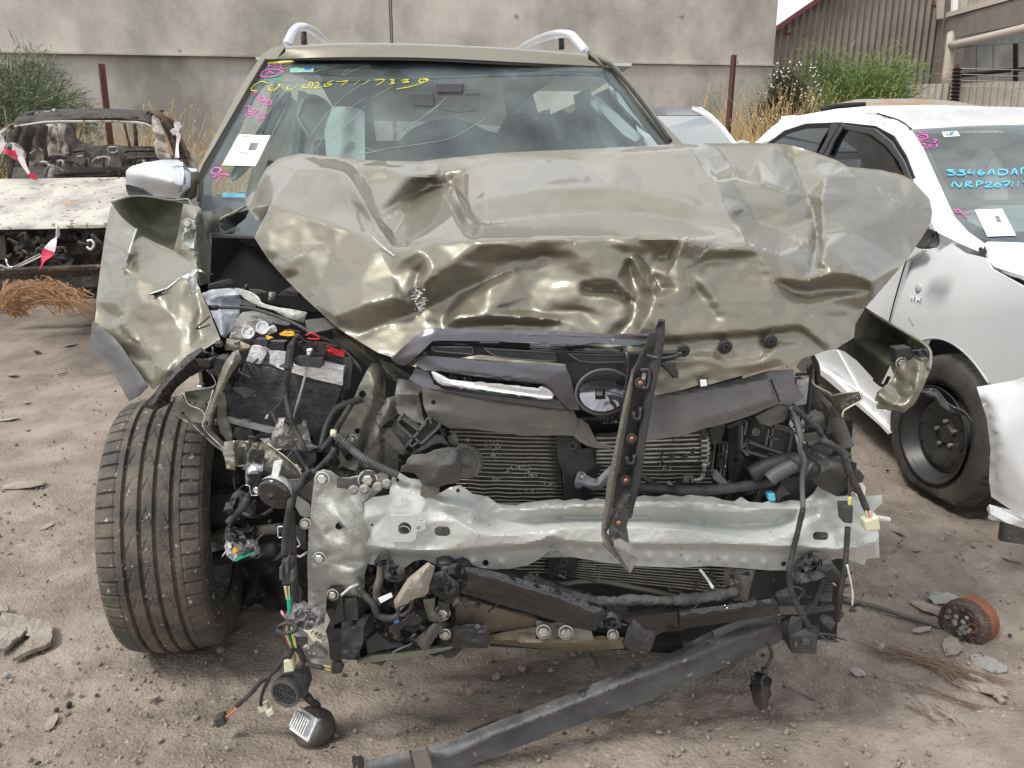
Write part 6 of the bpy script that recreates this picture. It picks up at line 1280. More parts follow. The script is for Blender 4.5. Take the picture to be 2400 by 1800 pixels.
for s in ('400 1160;420 1080','415 1200;700 1300','500 1080;730 1150','560 1120;540 1230','590 1090;570 1240','710 1150;690 1290','560 1170;620 1190','430 1195;390 1240','385 1100;385 1260;560 1310'):
    q = T('G', s, 1.45)
    for i in range(len(q)-1):
        a = P(*q[i]); b = P(*q[i+1]); d = Vector((0,.02,0)); w_ = (b-a).cross(Vector((0,1,0))).normalized()*.002
        mk('rib', [a-w_, a+w_, b+w_, b-w_, a-w_+d, a+w_+d, b+w_+d, b-w_+d], [(0,1,2,3),(0,4,5,1),(1,5,6,2),(2,6,7,3),(3,7,4,0)], PD, tray)
(a,b,c),=T('G','472 1137 1.452'); mb=MB(); mb.lathe(P(a,b,c),(0,-1,0),[(.008,0),(.008,.004),(.005,.004),(.0045,0),(.0001,0)],16); mb.build('bush', MATS['hose_brown'], tray)
sh('tray_back','G','385 1100 1.50;470 1150;700 1300;690 1320;560 1310;385 1260', PL_, suv, thick=.02)
sh('guide_corner','G','470 1040 1.44;620 965 1.43;700 980;690 1000;660 1070;600 1090;560 1100;500 1080', PD, suv, lines=['480 1045 1.43;690 985 1.42'], step=7, thick=.006)
sh('guide_corner','G','180 1130 1.50;280 1100;250 1200;200 1230;190 1180', PL_, suv, thick=.02)
sh('white_sliver','G','690 1090 1.5;720 1130;745 1230;800 1215;740 1130;700 1060', MATS['paper'], suv, thick=.002)
sh('fan_post','G','300 1120 1.56;400 1080;380 1200;330 1300;350 1470 1.56;300 1480;290 1300', PL_, suv, thick=.02)
hs('top_hose','G','440 1420 1.44;560 1360;680 1330;760 1335 1.42;850 1390', .026, MATS['rubber_black'], suv, n=6, seg=14)
hs('bottom_hose','G','560 1450 1.42;600 1420;680 1375;760 1350;830 1380 1.41', .022, MATS['plastic_grey'], suv, n=6, seg=14)
hs('coolant_pipe','G','-280 1500 1.46;-100 1515;0 1520 1.44;200 1515;380 1495;540 1465;600 1430 1.42', .0155, MATS['harness'], suv, n=6, seg=12, bump=.1)
hs('coolant_pipe','E','1920 1380 1.48;1980 1450;2080 1495;2212 1510', .009, MATS['harness'], suv, n=4)
sh('wire_stay','E','1930 1540 1.47;2000 1500;2120 1480;2110 1530;1990 1530', PL_, suv, thick=.006)
dk = sh('air_duct','G','780 1210 1.45;860 1240;950 1300;1050 1290 1.43;1130 1345;1120 1395 1.42;1060 1500;1000 1560 1.42;900 1510;850 1470;820 1420;860 1390;860 1350;780 1290', PL_, suv,
   lines=['790 1230 1.42;940 1310 1.41;1120 1360 1.40','860 1420 1.41;960 1370 1.395;1080 1440 1.40'], step=6, it=1, thick=.02, rough=.004, rs=.03)
sh('duct_slot','G','1080 1330 1.40;1130 1345;1115 1395;1060 1360', MATS['void'], dk, thick=.003)
sh('air_duct','G','780 1250 1.44;900 1190;980 1250;960 1290;860 1290', PD, suv, step=7, thick=.01, rough=.006, rs=.05)
sh('air_duct','G','980 1240 1.47;1060 1260;1100 1290;1060 1310', PD, suv, thick=.02)
sh('air_duct','G','1090 1400 1.44;1150 1390;1180 1430;1160 1470;1090 1460', PL_, suv, thick=.02)
sh('heat_shield','G','180 1380 1.50;220 1385;320 1500 1.48;290 1520;200 1440', MATS['grey_metal'], suv, thick=.003)
blks('connector','G','555 1545 1.43;600 1540;605 1590;560 1590', .02, MATS['cyan'], suv)
sh('mount_tab','G','600 1540 1.43;640 1480;700 1540;640 1560;620 1590', PL_, suv, thick=.006)
sh('dark_shelf','G','640 1430 1.47;850 1450;900 1560;700 1590;620 1540', PL_, suv, step=8, thick=.02, rough=.008)
# wires hanging on the right
hs('hanging_wire','G','700 975 1.42;735 1060;765 1180 1.40;760 1250;790 1330;775 1450;780 1640 1.38', .0078, MATS['plastic_grey'], suv, n=6, bump=.2)
hs('hanging_wire','J','780 -20 1.38;745 130;715 250;690 370 1.37;695 460;720 560;760 640 1.37;825 752', .0088, MATS['harness'], suv, n=6, bump=.15)
hs('hanging_wire','G','710 970 1.42;800 1050;870 1110 1.42;900 1160;925 1200', .0095, MATS['harness'], suv, n=5, bump=.2)
hs('hanging_wire','G','810 1225 1.42;880 1200;930 1205 1.40;1000 1250;1050 1310;1090 1420;1150 1540;1195 1650 1.40', .010, MATS['harness'], suv, n=6, bump=.25)
hs('hanging_wire','G','1075 1440 1.40;1078 1500;1085 1580', .004, MATS['harness'], suv)
hs('hanging_wire','J','1070 100 1.40;1060 250;1050 370 1.39;1030 480;1015 600;1005 700 1.40', .0085, MATS['harness'], suv, n=5)
hs('hanging_wire','J','900 340 1.42;910 420;890 500;850 590;810 650 1.42', .010, MATS['harness'], suv, n=5)
for k in range(3): hs('thin_wire','G',f'{1080+k*4} 1560 1.395;{1075+k*6} 1620;{1085+k*5} 1660', .0014, MATS[('yellow','cream_plastic','yellow')[k]], suv, n=3, seg=4)
for k in range(3): hs('thin_wire','J',f'{1185+k*14} -10 1.395;{1200+k*10} 30;{1195+k*18} 60', .0015, MATS[('yellow','pink','cream_plastic')[k]], suv, n=3, seg=4)
for k in range(2): hs('thin_wire','J',f'{1062+k*5} 340 1.385;{1085+k*5} 440;{1105-k*6} 530;{1100-k*3} 610', .0014, MATS['cream_plastic'], suv, n=4, seg=4)
blks('plug','J','1035 -40 1.39;1110 -40;1105 80;1045 75', .03, MATS['plastic'], suv, bev=.004)
blks('plug','J','1175 60 1.39;1275 30;1287 120;1190 132', .025, MATS['cream_plastic'], suv, bev=.004)
blks('plug','J','905 725 1.39;935 700;1000 720;965 775', .025, MATS['plastic'], suv, bev=.003)
blks('plug_tail','J','1270 30 1.40;1355 45;1350 65;1275 60', .01, MATS['tear'], suv)
sh('foam_lump','J','740 360 1.38;790 310;860 300;900 290;905 350;870 380;800 385;760 400', MATS['foam'], suv, step=5, it=0, thick=.02, rough=.02, rs=.1)
sh('lower_arm','J','940 330 1.42;970 325;1055 440 1.41;1050 470;1020 480;960 430', PL_, suv, lines=['960 335 1.40;1045 450 1.39'], step=8, thick=.01)
blks('plug','J','905 430 1.43;975 430;970 585;885 580', .03, MATS['plastic_dusty'], suv)
for k in range(5): blks('plug_rib','J',f'905 {440+k*22} 1.42;975 {432+k*22};975 {440+k*22};905 {448+k*22}', .005, PD, suv)
sh('chassis_leg','J','270 360 1.50;400 370;470 380;440 480;420 575 1.50;330 575;330 480;270 480', MATS['alloy_dirty'], suv, lines=['400 380 1.48;370 560 1.48'], step=8, thick=.004)
sh('chassis_leg','J','330 480 1.47;350 475;370 500;350 560;320 540', MATS['alloy_dirty'], suv, thick=.004)
hs('white_stay','J','110 370 1.44;150 420;195 490 1.40', .0045, MATS['paper'], suv, n=2)
sh('side_guard','J','460 390 1.50;560 380;620 440;600 520;500 580;420 580', PL_, suv, thick=.01)
sh('side_guard','J','600 520 1.46;700 480;770 600 1.46;800 650;640 640', PD, suv, lines=['620 520 1.45;760 640 1.45'], step=8, thick=.005)
sh('side_guard','J','620 620 1.43;980 610;985 635;800 665;640 665', PD, suv, thick=.006)
# rear side tyre glimpsed on the right
WR = Vector((.60, 2.05, .335)); v, f, _ = tyre_mesh(.338, .212, WR, radians(4), 240, (-.048,-.016,.016,.048), True)
wheel2 = mk('wheel', [WR+Vector((0, .03*cos(k), .03*sin(k))) for k in (0,1.5,3,4.5)], [(0,1,2,3)], MATS['engine_dark'], suv); mk('tyre', v, f, MATS['rubber'], wheel2)
mb = MB(); mb.lathe(WR, Matrix.Rotation(radians(-8),3,'Z')@Vector((1,0,0)), [(.222,-.1),(.23,-.1),(.20,-.05),(.20,.05),(.23,.1),(.222,.1)], 40); mb.build('rim', MATS['alloy_dirty'], wheel2, smooth=True)
for s in (-1, 1):
    wc = body_pt(s*.80, 4.65, .335); v, f, _ = tyre_mesh(.335, .21, wc, radians(8.5), 72, (), True)
    w3 = mk('wheel', [wc+Vector((0,.03*cos(k),.03*sin(k))) for k in (0,1.5,3,4.5)], [(0,1,2,3)], MATS['engine_dark'], suv); mk('tyre', v, f, MATS['rubber'], w3)
# ---- torn right wing
sheet('torn_wing', T('G','1180 345 1.66;1300 420 1.62;1480 520 1.56;1595 598 1.50;1605 660 1.49;1600 740 1.48;1560 850 1.46;1500 960 1.45;1430 1018 1.45;1370 1000;1260 990 1.47;1245 930;1265 880;1320 830 1.50;1365 815;1370 760 1.52;1350 700;1280 845 1.60;1240 800;1130 680 1.66;1050 620 1.68;990 600 1.68;1060 560;1110 528 1.66;1125 430;1150 380'), MATS['olive_in'], suv,
   lines=[T('G','1180 350 1.65;1400 560 1.68;1350 700 1.60'), T('G','1480 520 1.56;1500 640 1.56;1390 700 1.54;1370 800 1.51'), T('G','1530 660 1.50;1540 760 1.46;1480 900 1.43;1400 1000 1.44'), T('G','1380 820 1.49;1440 860 1.45;1500 900 1.43')], step=6, it=2, thick=.0025, fn=lambda x,y,z: z+.006*noise.noise(Vector((x*.03,y*.03,2))))
sheet('wing_skin', T('G','1500 660 1.475;1545 690 1.465;1600 665 1.485;1604 740 1.47;1560 850 1.45;1500 960 1.44;1432 1016 1.44;1370 998 1.45;1262 985 1.46;1250 920 1.465;1300 850 1.48;1370 800 1.50;1385 730 1.50;1440 690 1.49'), O, suv,
   lines=[T('G','1540 700 1.455;1520 850 1.43;1450 980 1.425'), T('G','1270 880 1.45;1330 940 1.44;1300 980 1.455')], step=5, it=2, thick=.002, fn=lambda x,y,z: z+.006*noise.noise(Vector((x*.04,y*.04,7))))
hs('wing_lip','G','1180 340 1.65;1300 415 1.61;1480 515 1.55;1592 595 1.49;1608 670 1.475;1600 740 1.465', .0045, OD, suv, n=3)
blks('wing_bracket','G','1380 600 1.52;1480 590;1490 720;1400 710', .03, PL_, suv)
sh('wing_bracket','G','1480 610 1.48;1590 600;1600 660;1500 650', PL_, suv, step=6, it=0, rough=.006, rs=.1, thick=.005)
(a,b,c),=T('G','1420 697 1.50'); bolt('bolt', a, b, c, .0085, MATS['alloy_dirty'], suv)
sh('torn_tab','G','1225 1000 1.45;1255 940;1268 950;1245 985;1250 1005;1235 1005', MATS['tear'], suv, thick=.002)
hs('door_seal','G','1240 800 1.62;1300 840;1340 780', .006, MATS['rubber_black'], suv)

# ---- broken clips, shards and wire ends all through the torn front: too many to pick apart
rn = random.Random(77); mb = MB()
zones = [((480,640),(760,1000),1.47,1.55,26),((560,860),(1010,1100),1.44,1.52,34),((560,730),(1090,1300),1.46,1.6,26),((880,1010),(930,1100),1.42,1.5,20),((850,1160),(1330,1520),1.40,1.46,56),((1560,1700),(1000,1160),1.48,1.56,30),((1700,2000),(930,1160),1.45,1.58,60),((1800,2000),(1310,1450),1.42,1.5,34),((1560,1800),(1340,1440),1.43,1.5,18),((1180,1420),(1330,1400),1.42,1.47,18)]
for (x0,x1),(y0,y1),Y0,Y1,n in zones:
    for k in range(n):
        x, y, Y = rn.uniform(x0,x1), rn.uniform(y0,y1), rn.uniform(Y0,Y1); p = P(x,y,Y); m = rn.choices((0,1,2,3,4),(9,7,4,2,1))[0]; t = rn.random()
        if t < .35:
            q = p+Vector((rn.gauss(0,.02), rn.gauss(0,.01), rn.gauss(0,.02))); mb.tube(spline([p, (p+q)/2+Vector((rn.gauss(0,.012),-.006,rn.gauss(0,.012))), q], 4), rn.uniform(.0008,.0026), 5, m=m)
        elif t < .7:
            R = Matrix.Rotation(rn.uniform(0,6.3),3,Vector((rn.gauss(0,1),rn.gauss(0,1),rn.gauss(0,1))).normalized()); mb.box(p, (rn.uniform(.004,.018),rn.uniform(.004,.012),rn.uniform(.003,.009)), R, m)
        else:
            v = [p+Vector((rn.gauss(0,.011),rn.gauss(0,.005),rn.gauss(0,.011))) for _ in range(4)]; mb.add(v, [(0,1,2),(0,2,3),(0,3,1)], m)
o = mb.build('broken_fragments', [MATS['plastic'], MATS['plastic_dusty'], MATS['harness'], MATS['alloy_dirty'], MATS['tear']], suv); o['kind'] = 'stuff'
# ================================================================ HANGING HARNESS, LEFT
HM = MATS['harness']
hs('main_loom','L','1620 300 1.42;1480 345;1400 470 1.40;1310 620;1270 760 1.38;1250 900;1220 1050;1210 1200 1.38;1205 1390', .0115, HM, suv, n=6, bump=.15, seg=10)
hs('main_loom','L','1340 0 1.42;1400 130;1480 250;1520 320 1.41', .006, HM, suv, n=4)
hs('main_loom','L','1600 300 1.42;1700 200;1800 100;1850 0', .009, HM, suv, n=4, bump=.2)
hs('main_loom','H','1885 0 1.40;1895 120;1900 300;1910 500;1915 640;1905 740;1900 860 1.42;1870 940', .011, HM, suv, n=5, bump=.2)
hs('main_loom','H','1925 480 1.42;1950 520;1945 600;1930 640', .006, HM, suv, n=4)
for k,(c_) in enumerate(('yellow','pink','cream_plastic','red')): hs('thin_wire','H',f'{1850+k*7} 270 1.38;{1855+k*7} 320', .0018, MATS[c_], suv, n=2, seg=4)
mbc = blks('loom_connector','H','1820 315 1.36;1895 315;1900 470;1825 480', .03, MATS['plastic'], suv, bev=.004)
for s in ('1808 360 1.355;1830 358;1832 440;1810 445','1850 310 1.35;1865 308;1868 400;1852 402','1880 380 1.352;1905 378;1905 450;1882 455'): blks('connector_rib','H', s, .02, MATS['plastic_dusty'], mbc, bev=.002)
for k,c_ in enumerate(('yellow','cream_plastic','red','green','cream_plastic')): hs('thin_wire','H',f'{1842+k*8} 480 1.38;{1850+k*6} 520;{1858+k*5} 570', .0014, MATS[c_], suv, n=3, seg=4)
hs('green_sleeve','H','1873 555 1.38;1876 600;1882 680', .007, MATS['green'], suv, n=3, seg=10)
for k,c_ in enumerate(('red','cream_plastic','green','harness','yellow','cream_plastic')): hs('thin_wire','H',f'{1868+k*6} 670 1.38;{1850+k*9} 740;{1845+k*12} 800;{1880+k*8} 880', .0015, MATS[c_], suv, n=4, seg=4)
hs('rubber_ring','H','1800 750 1.36;1850 722;1910 735;1915 765 1.34;1860 785;1805 775;1800 750 1.36', .0065, HM, suv, n=5, seg=8)
hs('loose_wire','H','1820 640 1.37;1850 670', .002, MATS['pink'], suv)
hs('loose_wire','H','1825 650 1.37;1845 680', .002, MATS['cream_plastic'], suv)
sh('torn_plug','H','1905 650 1.37;1950 620;2010 640;2070 680;2060 730;2000 730;1970 760;1910 730', M('torn_fluff', (.10,.085,.085), (.36,.34,.35), scale=45, rough=.8, bump=.6), suv, step=5, it=0, thick=.02, rough=.012, rs=.12)
tg = sh('number_tag','H','1965 765 1.35;2005 770;2035 755;2108 800;2085 850;2060 830;2030 840;1995 790', MATS['cream_plastic'], suv, thick=.002)
def text(name, s, px, py, Y, size, mat, parent, rot=0, ext=.0006, n=None):
    """raised lettering set square to the viewer's side of a part"""
    cu = bpy.data.curves.new(name, 'FONT'); cu.body = s; cu.size = size; cu.extrude = ext; cu.align_x = 'CENTER'; cu.align_y = 'CENTER'
    t = link(bpy.data.objects.new(name, cu)); dg = bpy.context.evaluated_depsgraph_get(); me = bpy.data.meshes.new_from_object(t.evaluated_get(dg))
    bpy.data.objects.remove(t); p = P(px, py, Y); R = Matrix.Rotation(pi/2-.25, 3, 'X') @ Matrix.Rotation(rot, 3, 'Z')
    v = [p + R @ q.co for q in me.vertices]; return mk(name, v, [tuple(f.vertices) for f in me.polygons], mat, parent)
q = T('H','2060 797 1.345')[0]; text('tag_number', '1480', q[0], q[1], q[2], .017, MATS['ink'], tg, rot=-.55)
hs('loom_branch','H','1870 900 1.43;1840 950;1780 1030 1.45;1700 1090;1620 1180;1535 1255 1.47', .0085, HM, suv, n=6, bump=.2)
hs('loom_branch','H','1750 1060 1.45;1730 1110;1710 1150 1.46;1695 1200;1690 1255', .0062, HM, suv, n=5, bump=.2)
for k,c_ in enumerate(('red','yellow','harness','pink')): hs('thin_wire','H',f'{1530+k*2} {1262+k*2} 1.47;{1490+k*5} {1300+k*4};{1440+k*3} {1335+k*5}', .0014, MATS[c_], suv, n=3, seg=4)
blks('end_plug','H','1380 1350 1.46;1440 1325;1462 1380;1405 1405', .022, MATS['plastic'], suv, bev=.002)
blks('end_plug','H','1665 1270 1.46;1725 1245;1735 1290;1680 1310', .018, MATS['cream_plastic'], suv, bev=.003)
blks('end_plug','H','1715 1300 1.455;1760 1275;1778 1310;1735 1338', .014, MATS['cream_plastic'], suv, bev=.003)
blks('end_plug','H','1835 965 1.42;1895 955;1905 1035;1840 1045', .022, MATS['cream_plastic'], suv, bev=.003)
hs('loom_branch','H','1915 860 1.43;1960 940;1975 1010 1.45;1980 1100;1985 1190 1.48', .009, HM, suv, n=5)
hs('loom_branch','H','1980 985 1.42;2040 1000;2100 1010', .008, HM, suv, n=3)
for k in range(8): hs('thin_wire','H',f'{2095+k} {995+k*5} 1.42;{2130} {1000+k*5};{2150} {1000+k*6}', .0013, MATS[('yellow','cream_plastic','red','green')[k%4]], suv, n=2, seg=4)
blks('end_plug','H','2145 985 1.41;2215 975;2215 1050;2150 1055', .03, MATS['plastic'], suv, bev=.003)
for k in range(5): hs('thin_wire','H',f'{1900+k*9} 890 1.43;{1925+k*8} 940;{1915+k*14} 990', .0014, MATS[('yellow','cream_plastic','pink','green','red')[k]], suv, n=4, seg=4)
# warning sounder, round with a slotted face
cpt = P(*T('H','1850 1175 1.44')[0]); ax = Vector((-.25,-1,-.05)).normalized(); mb = MB()
mb.lathe(cpt, ax, [(.0001,-.035),(.030,-.035),(.033,-.02),(.034,0),(.033,.004),(.028,.0045),(.027,.0),(.0001,.0)], 28); sp_ = mb.build('sounder', MATS['plastic_dusty'], suv)
a_ = ax.orthogonal().normalized(); b_ = ax.cross(a_); mb = MB()
for k in range(6): mb.tube([cpt+ax*.002, cpt+ax*.002+(a_*cos(k*pi/3)+b_*sin(k*pi/3))*.028], .0014, 5)
for r in (.007,.014,.021): mb.lathe(cpt+ax*.001, ax, [(r-.0012,.0),(r-.0012,.002),(r+.0012,.002),(r+.0012,.0)], 28)
mb.build('sounder_grille', MATS['plastic'], sp_)
blks('sounder_body','H','1880 1035 1.44;1960 1050;1990 1180 1.45;1960 1240;1920 1100', .05, MATS['plastic_dusty'], suv, bev=.006)
# headlamp fan motor hanging at the end of the loom
cpt = P(*T('H','2020 1390 1.47')[0]); ax = Vector((-.5,-.62,.6)).normalized(); mb = MB()
mb.lathe(cpt, -ax, [(.0001,-.02),(.036,-.02),(.042,-.014),(.043,.01),(.040,.030),(.030,.046),(.012,.052),(.0001,.052)], 36); mo = mb.build('fan_motor', M('dusty_can', (.05,.045,.04), (.12,.10,.085), scale=14, rough=.5, metal=.3), suv, smooth=True)
a_ = Vector((0,0,1)).cross(ax).normalized(); b_ = ax.cross(a_)
mb = MB()
for k in range(7): mb.box(cpt+ax*.030+a_*(-.024+.0075*k)+b_*.004, (.004,.034,.022), Matrix((a_, b_, ax)).transposed())
mb.box(cpt+ax*.020+b_*.002-a_*.002, (.066,.05,.012), Matrix((a_, b_, ax)).transposed()); mb.build('heat_sink', MATS['alloy'], mo)
hs('loom_branch','H','1985 1190 1.48;2010 1220;2060 1260 1.5', .014, HM, suv, n=3, bump=.3)
# torn headlamp socket under the horn
sh('torn_socket','L','450 1010 1.45;500 985;560 1040;620 1060;760 1080;800 1170;830 1190;740 1210;560 1220;400 1200;420 1100', MATS['gloss_black'], suv, lines=['400 1200 1.43;600 1190 1.42;830 1185 1.43','470 1020 1.44;560 1150 1.42'], step=5, it=0, thick=.02, rough=.008, rs=.08)
sh('torn_socket','L','510 1220 1.44;780 1200;840 1300;830 1340;700 1380;560 1380;520 1320', M('shredded', (.12,.115,.12), (.6,.6,.6), scale=60, rough=.5, bump=.5), suv, step=4, it=0, thick=.015, rough=.015, rs=.14)
sh('circuit_board','L','525 1470 1.43;580 1410;700 1380;870 1325;730 1400;590 1455', MATS['green'], suv, thick=.002)
sh('amber_lens','L','525 1310 1.43;560 1290;590 1330;560 1370;530 1350', MATS['yellow_plastic'], suv, thick=.005)
for s in ('480 1230 1.44;500 1320;530 1420','390 1410 1.43;440 1340;510 1270','800 1280 1.43;740 1330;660 1400'): hs('loose_wire','L', s, .0016, MATS['tear'] if s[0]!='8' else HM, suv, n=2, seg=4)
hs('lamp_loom','L','470 970 1.46;560 880;680 750 1.44;720 650', .012, HM, suv, n=4, seg=10)
hs('lamp_loom','L','670 840 1.44;760 880;900 880 1.5;1050 790', .007, HM, suv, n=4)
sh('melted_lump','L','515 700 1.45;580 640;680 620;720 590;760 640;700 720;600 800;560 830;530 780', MATS['harness'], suv, step=5, it=0, thick=.02, rough=.015, rs=.08)
# pod hanging at lower right
hs('pod_wire','J','545 850 1.45;570 890;575 940 1.47;545 1000;530 1040', .006, HM, suv, n=5)
pod = sh('sensor_pod','J','470 1070 1.47;520 1040;545 1060;575 1090;565 1130;578 1180;555 1220;550 1270;500 1285;460 1240;445 1180;450 1110', MATS['gloss_black'], suv, lines=['520 1050 1.45;510 1160 1.44;520 1280 1.46','540 1070 1.46;535 1270 1.465'], step=4, it=1, thick=.03)
hs('pod_neck','J','530 1015 1.47;530 1060', .011, PL_, suv)
# lamp box at lower right
bx = blks('lamp_box','J','690 800 1.42;882 790;872 925;705 920', .06, MATS['plastic'], suv, bev=.004)
blks('box_boss','J','780 830 1.412;830 828;830 865;782 866', .01, MATS['plastic_dusty'], bx); blks('box_boss','J','725 850 1.412;748 850;748 880;727 880', .01, MATS['plastic_dusty'], bx)
sh('lamp_box_arm','J','705 675 1.43;770 680;775 760;885 775 1.42;885 800;690 805;685 740', PL_, suv, thick=.03)
for s in ('885 785 1.42;1000 800','890 830 1.42;1010 840','890 790 1.42;930 832;960 795;995 835','1000 815 1.42;1060 830'): hs('lattice_bar','J', s, .0032, MATS['plastic_dusty'], suv, n=1, seg=5)
# ================================================================ THINGS ON THE GROUND
bar = thing('bumper_strip', 'long scratched black plastic undertray strip lying slanted from the car to the ground', 'plastic strip', tuple(GP(840,1780)))
o1 = T('J','700 670 1.52;702 760;620 850 1.50;500 890 1.49;410 950;150 1060 1.47;0 1115 1.46')+T('I','2212 1110 1.46;1960 1240 1.45;1640 1340 1.43;1260 1480 1.42;900 1620 1.41;800 1662 1.40;780 1700;600 1700;560 1530 1.40;700 1480 1.41;1000 1360 1.42;1200 1290 1.43;1530 1160 1.44;1640 1110;1880 1020 1.46;2212 880 1.48')+T('J','90 820 1.48;190 770 1.49;400 700 1.50;560 680')
M('strip', (.07,.072,.078), (.14,.14,.143), scale=11, rough=.5, rvar=.15, bump=.2, bscale=60, speck=(.34,.33,.32), sscale=45, sth=.68, streak=(1,1,1))
l1 = [T('J','690 700 1.49;500 780 1.46;200 900 1.44;0 980 1.43')+T('I','2212 975 1.43;1640 1200 1.40;1000 1450 1.38;700 1600 1.37'), T('J','690 740 1.50;400 850 1.475;0 1010 1.455')+T('I','2212 1005 1.455;1640 1235 1.425;1000 1480 1.40;700 1630 1.39'),
  T('I','590 1560 1.385;1200 1320 1.40;1640 1140 1.42;2212 905 1.45')+T('J','200 800 1.47;640 690 1.50')]
dn = lambda l: [(a, b, c-.05*max(0, min(1.3, (1300-a)/400))) for a, b, c in l]
sheet('strip_body', dn(o1), MATS['strip'], bar, lines=[dn(l) for l in l1], step=6, it=2, thick=.012, fn=lambda x,y,z: z+.0025*noise.noise(Vector((x*.03,y*.03,4))))
sh('strip_rib','J','190 780 1.47;210 830;230 925;215 930;190 860', MATS['strip'], bar, thick=.01)
sh('strip_step','J','190 770 1.465;400 690;560 660;640 660;560 690;400 730;215 825', MATS['strip'], bar, lines=['200 800 1.45;600 670 1.465'], step=7, thick=.006)
(a,b,c),=T('J','160 868 1.455'); mb=MB(); mb.lathe(P(a,b,c),(0,-1,.3),[(.007,.003),(.0055,.003),(.005,0),(.0001,0)],14); mb.build('hole', MATS['void'], bar)
for s in ('1525 1160 1.42;1590 1135;1600 1200;1545 1225',): sh('strip_clip','I', s, PL_, bar, thick=.02)
hs('strip_clip_pin','I','1560 1170 1.41;1585 1215', .007, PL_, bar)
sh('strip_clip','I','455 1555 1.335;545 1535;560 1560;595 1680;500 1700;475 1640', M('dusty_tan', (.2,.18,.155), (.13,.12,.105), scale=14, rough=.6), bar, thick=.008)
sh('strip_end','I','150 1620 1.36;440 1548;480 1700;130 1700', MATS['strip'], bar, lines=['160 1660 1.35;460 1580 1.34'], step=8, thick=.01)
sh('strip_tab','I','68 1590 1.36;130 1575;150 1600;150 1700;110 1700;95 1620;80 1700', PL_, bar, lines=['100 1585 1.35;120 1690 1.35'], thick=.008)
sh('strip_tab','I','810 1425 1.43;860 1400;1000 1350;1010 1365;900 1405;830 1440', PL_, bar, thick=.006)
# alternator
ac = GP(2255,1450); ac.z += .062
al = thing('alternator', 'rusty orange alternator with dark coil end lying on the dirt at right', 'alternator', tuple(GP(2255,1480)))
ax = Vector((-.82,-.52,.12)).normalized(); mb = MB()
ac = P(2275,1455,1.93)
mb.lathe(ac, ax, [(.0001,-.03),(.05,-.032),(.064,-.028),(.066,-.018),(.066,.018),(.064,.024)], 40); mb.build('rusty_housing', MATS['rust'], al, smooth=True)
mb = MB(); mb.lathe(ac, ax, [(.064,.018),(.066,.022),(.064,.05),(.058,.062),(.045,.066),(.0001,.058)], 40); mb.build('coil_end', M('coil', (.05,.035,.028), (.16,.12,.1), scale=40, rough=.5, metal=.5, bump=.9, bscale=90), al)
a_ = ax.orthogonal().normalized(); b_ = ax.cross(a_)
for k in range(44):
    t = 2*pi*k/44; d0 = a_*cos(t)+b_*sin(t); d1 = a_*cos(t+.12)+b_*sin(t+.12)
    MB().tube([ac+ax*.026+d0*.066, ac+ax*.052+d1*.062, ac+ax*.064+d1*.052], .0016, 4).build('coil_wire', MATS['rust_post'], al)
rn = random.Random(9); mb = MB()
for k in range(16):
    t = rn.uniform(0, 6.28); r = rn.uniform(.008,.045); c = ac+ax*.062+(a_*cos(t)+b_*sin(t))*r; mb.lathe(c, ax, [(rn.uniform(.004,.011),-.01),(rn.uniform(.004,.009),rn.uniform(.002,.012)),(.0001,.01)], 8)
mb.build('terminals', MATS['alloy_dirty'], al)
mb = MB(); mb.lathe(ac-ax*.035, -ax, [(.014,-.02),(.014,.02),(.03,.022),(.034,.03),(.026,.035),(.026,.045),(.034,.05),(.03,.055),(.0001,.055)], 28); mb.build('pulley', MATS['alloy_dirty'], al, smooth=True)
mb = MB(); c = ac+ax*.06+a_*.02+b_*.03; mb.lathe(c, ax, [(.014,0),(.014,.006),(.009,.006),(.009,.001),(.0001,.001)], 18); mb.build('bearing', MATS['copper'], al)
def gtube(name, s, r, mat, label, cat, crop='J', lift=0, n=5, bump=0, group=None):
    pts = [GP(a,b) + Vector((0,0,r*.6+lift)) for a,b,_ in T(crop, s)]; pts = spline(pts, n)
    return tag(MB().tube(pts, [r*(1+bump*noise.noise(q*60)) for q in pts] if bump else r, 7).build(name, mat, None, smooth=True, origin=pts[0]), label, cat, group)
gtube('rod', '1030 580;1200 610;1400 670;1560 720;1700 765', .008, MATS['hose_brown'], 'long dark rod lying on the dirt from the wreck to the alternator', 'rod')
gtube('stick', '1850 1070;1950 1110;2010 1180;2075 1245', .008, MATS['flake'], 'curved pale stick on the dirt under the rusty alternator', 'stick', bump=.4)
gtube('cable_strand', '650 1132;720 1165;860 1230;1000 1310', .0035, MATS['hose_brown'], 'grey frayed cable strand lying right of the hanging pod', 'cable')
gtube('cable_strand', '1140 1385;1230 1440;1400 1535', .0045, MATS['hose_brown'], 'grey frayed cable strand near the bottom, second from the pod', 'cable')
gtube('cable_strand', '1520 1600;1620 1655', .0025, MATS['hose_brown'], 'short thin grey strand at the bottom edge right of centre', 'cable')
gtube('twig', '105 1370;300 1435;480 1405;660 1360', .0015, MATS['stem'], 'thin curved twig on the dirt left of the black strip', 'twig', crop='I')
gtube('twig', '700 1225;770 1270', .003, MATS['stem'], 'short dark twig on the dirt under the middle of the bumper', 'twig', crop='I')
gtube('twig', '1620 930;1660 1010', .004, MATS['stem'], 'short broken twig on the dirt right under the crossmember', 'twig', crop='I')
(a,b,_), = T('J','1740 1375'); c = GP(a,b,.008); mb = MB(); mb.lathe(c, Vector((-.7,-.7,.3)), [(.009,-.012),(.011,.012),(.009,.012),(.007,-.01)], 16); tag(mb.build('pipe_end', MATS['flake_grey'], None, origin=c), 'small grey pipe end on the dirt among the copper strands', 'pipe end')
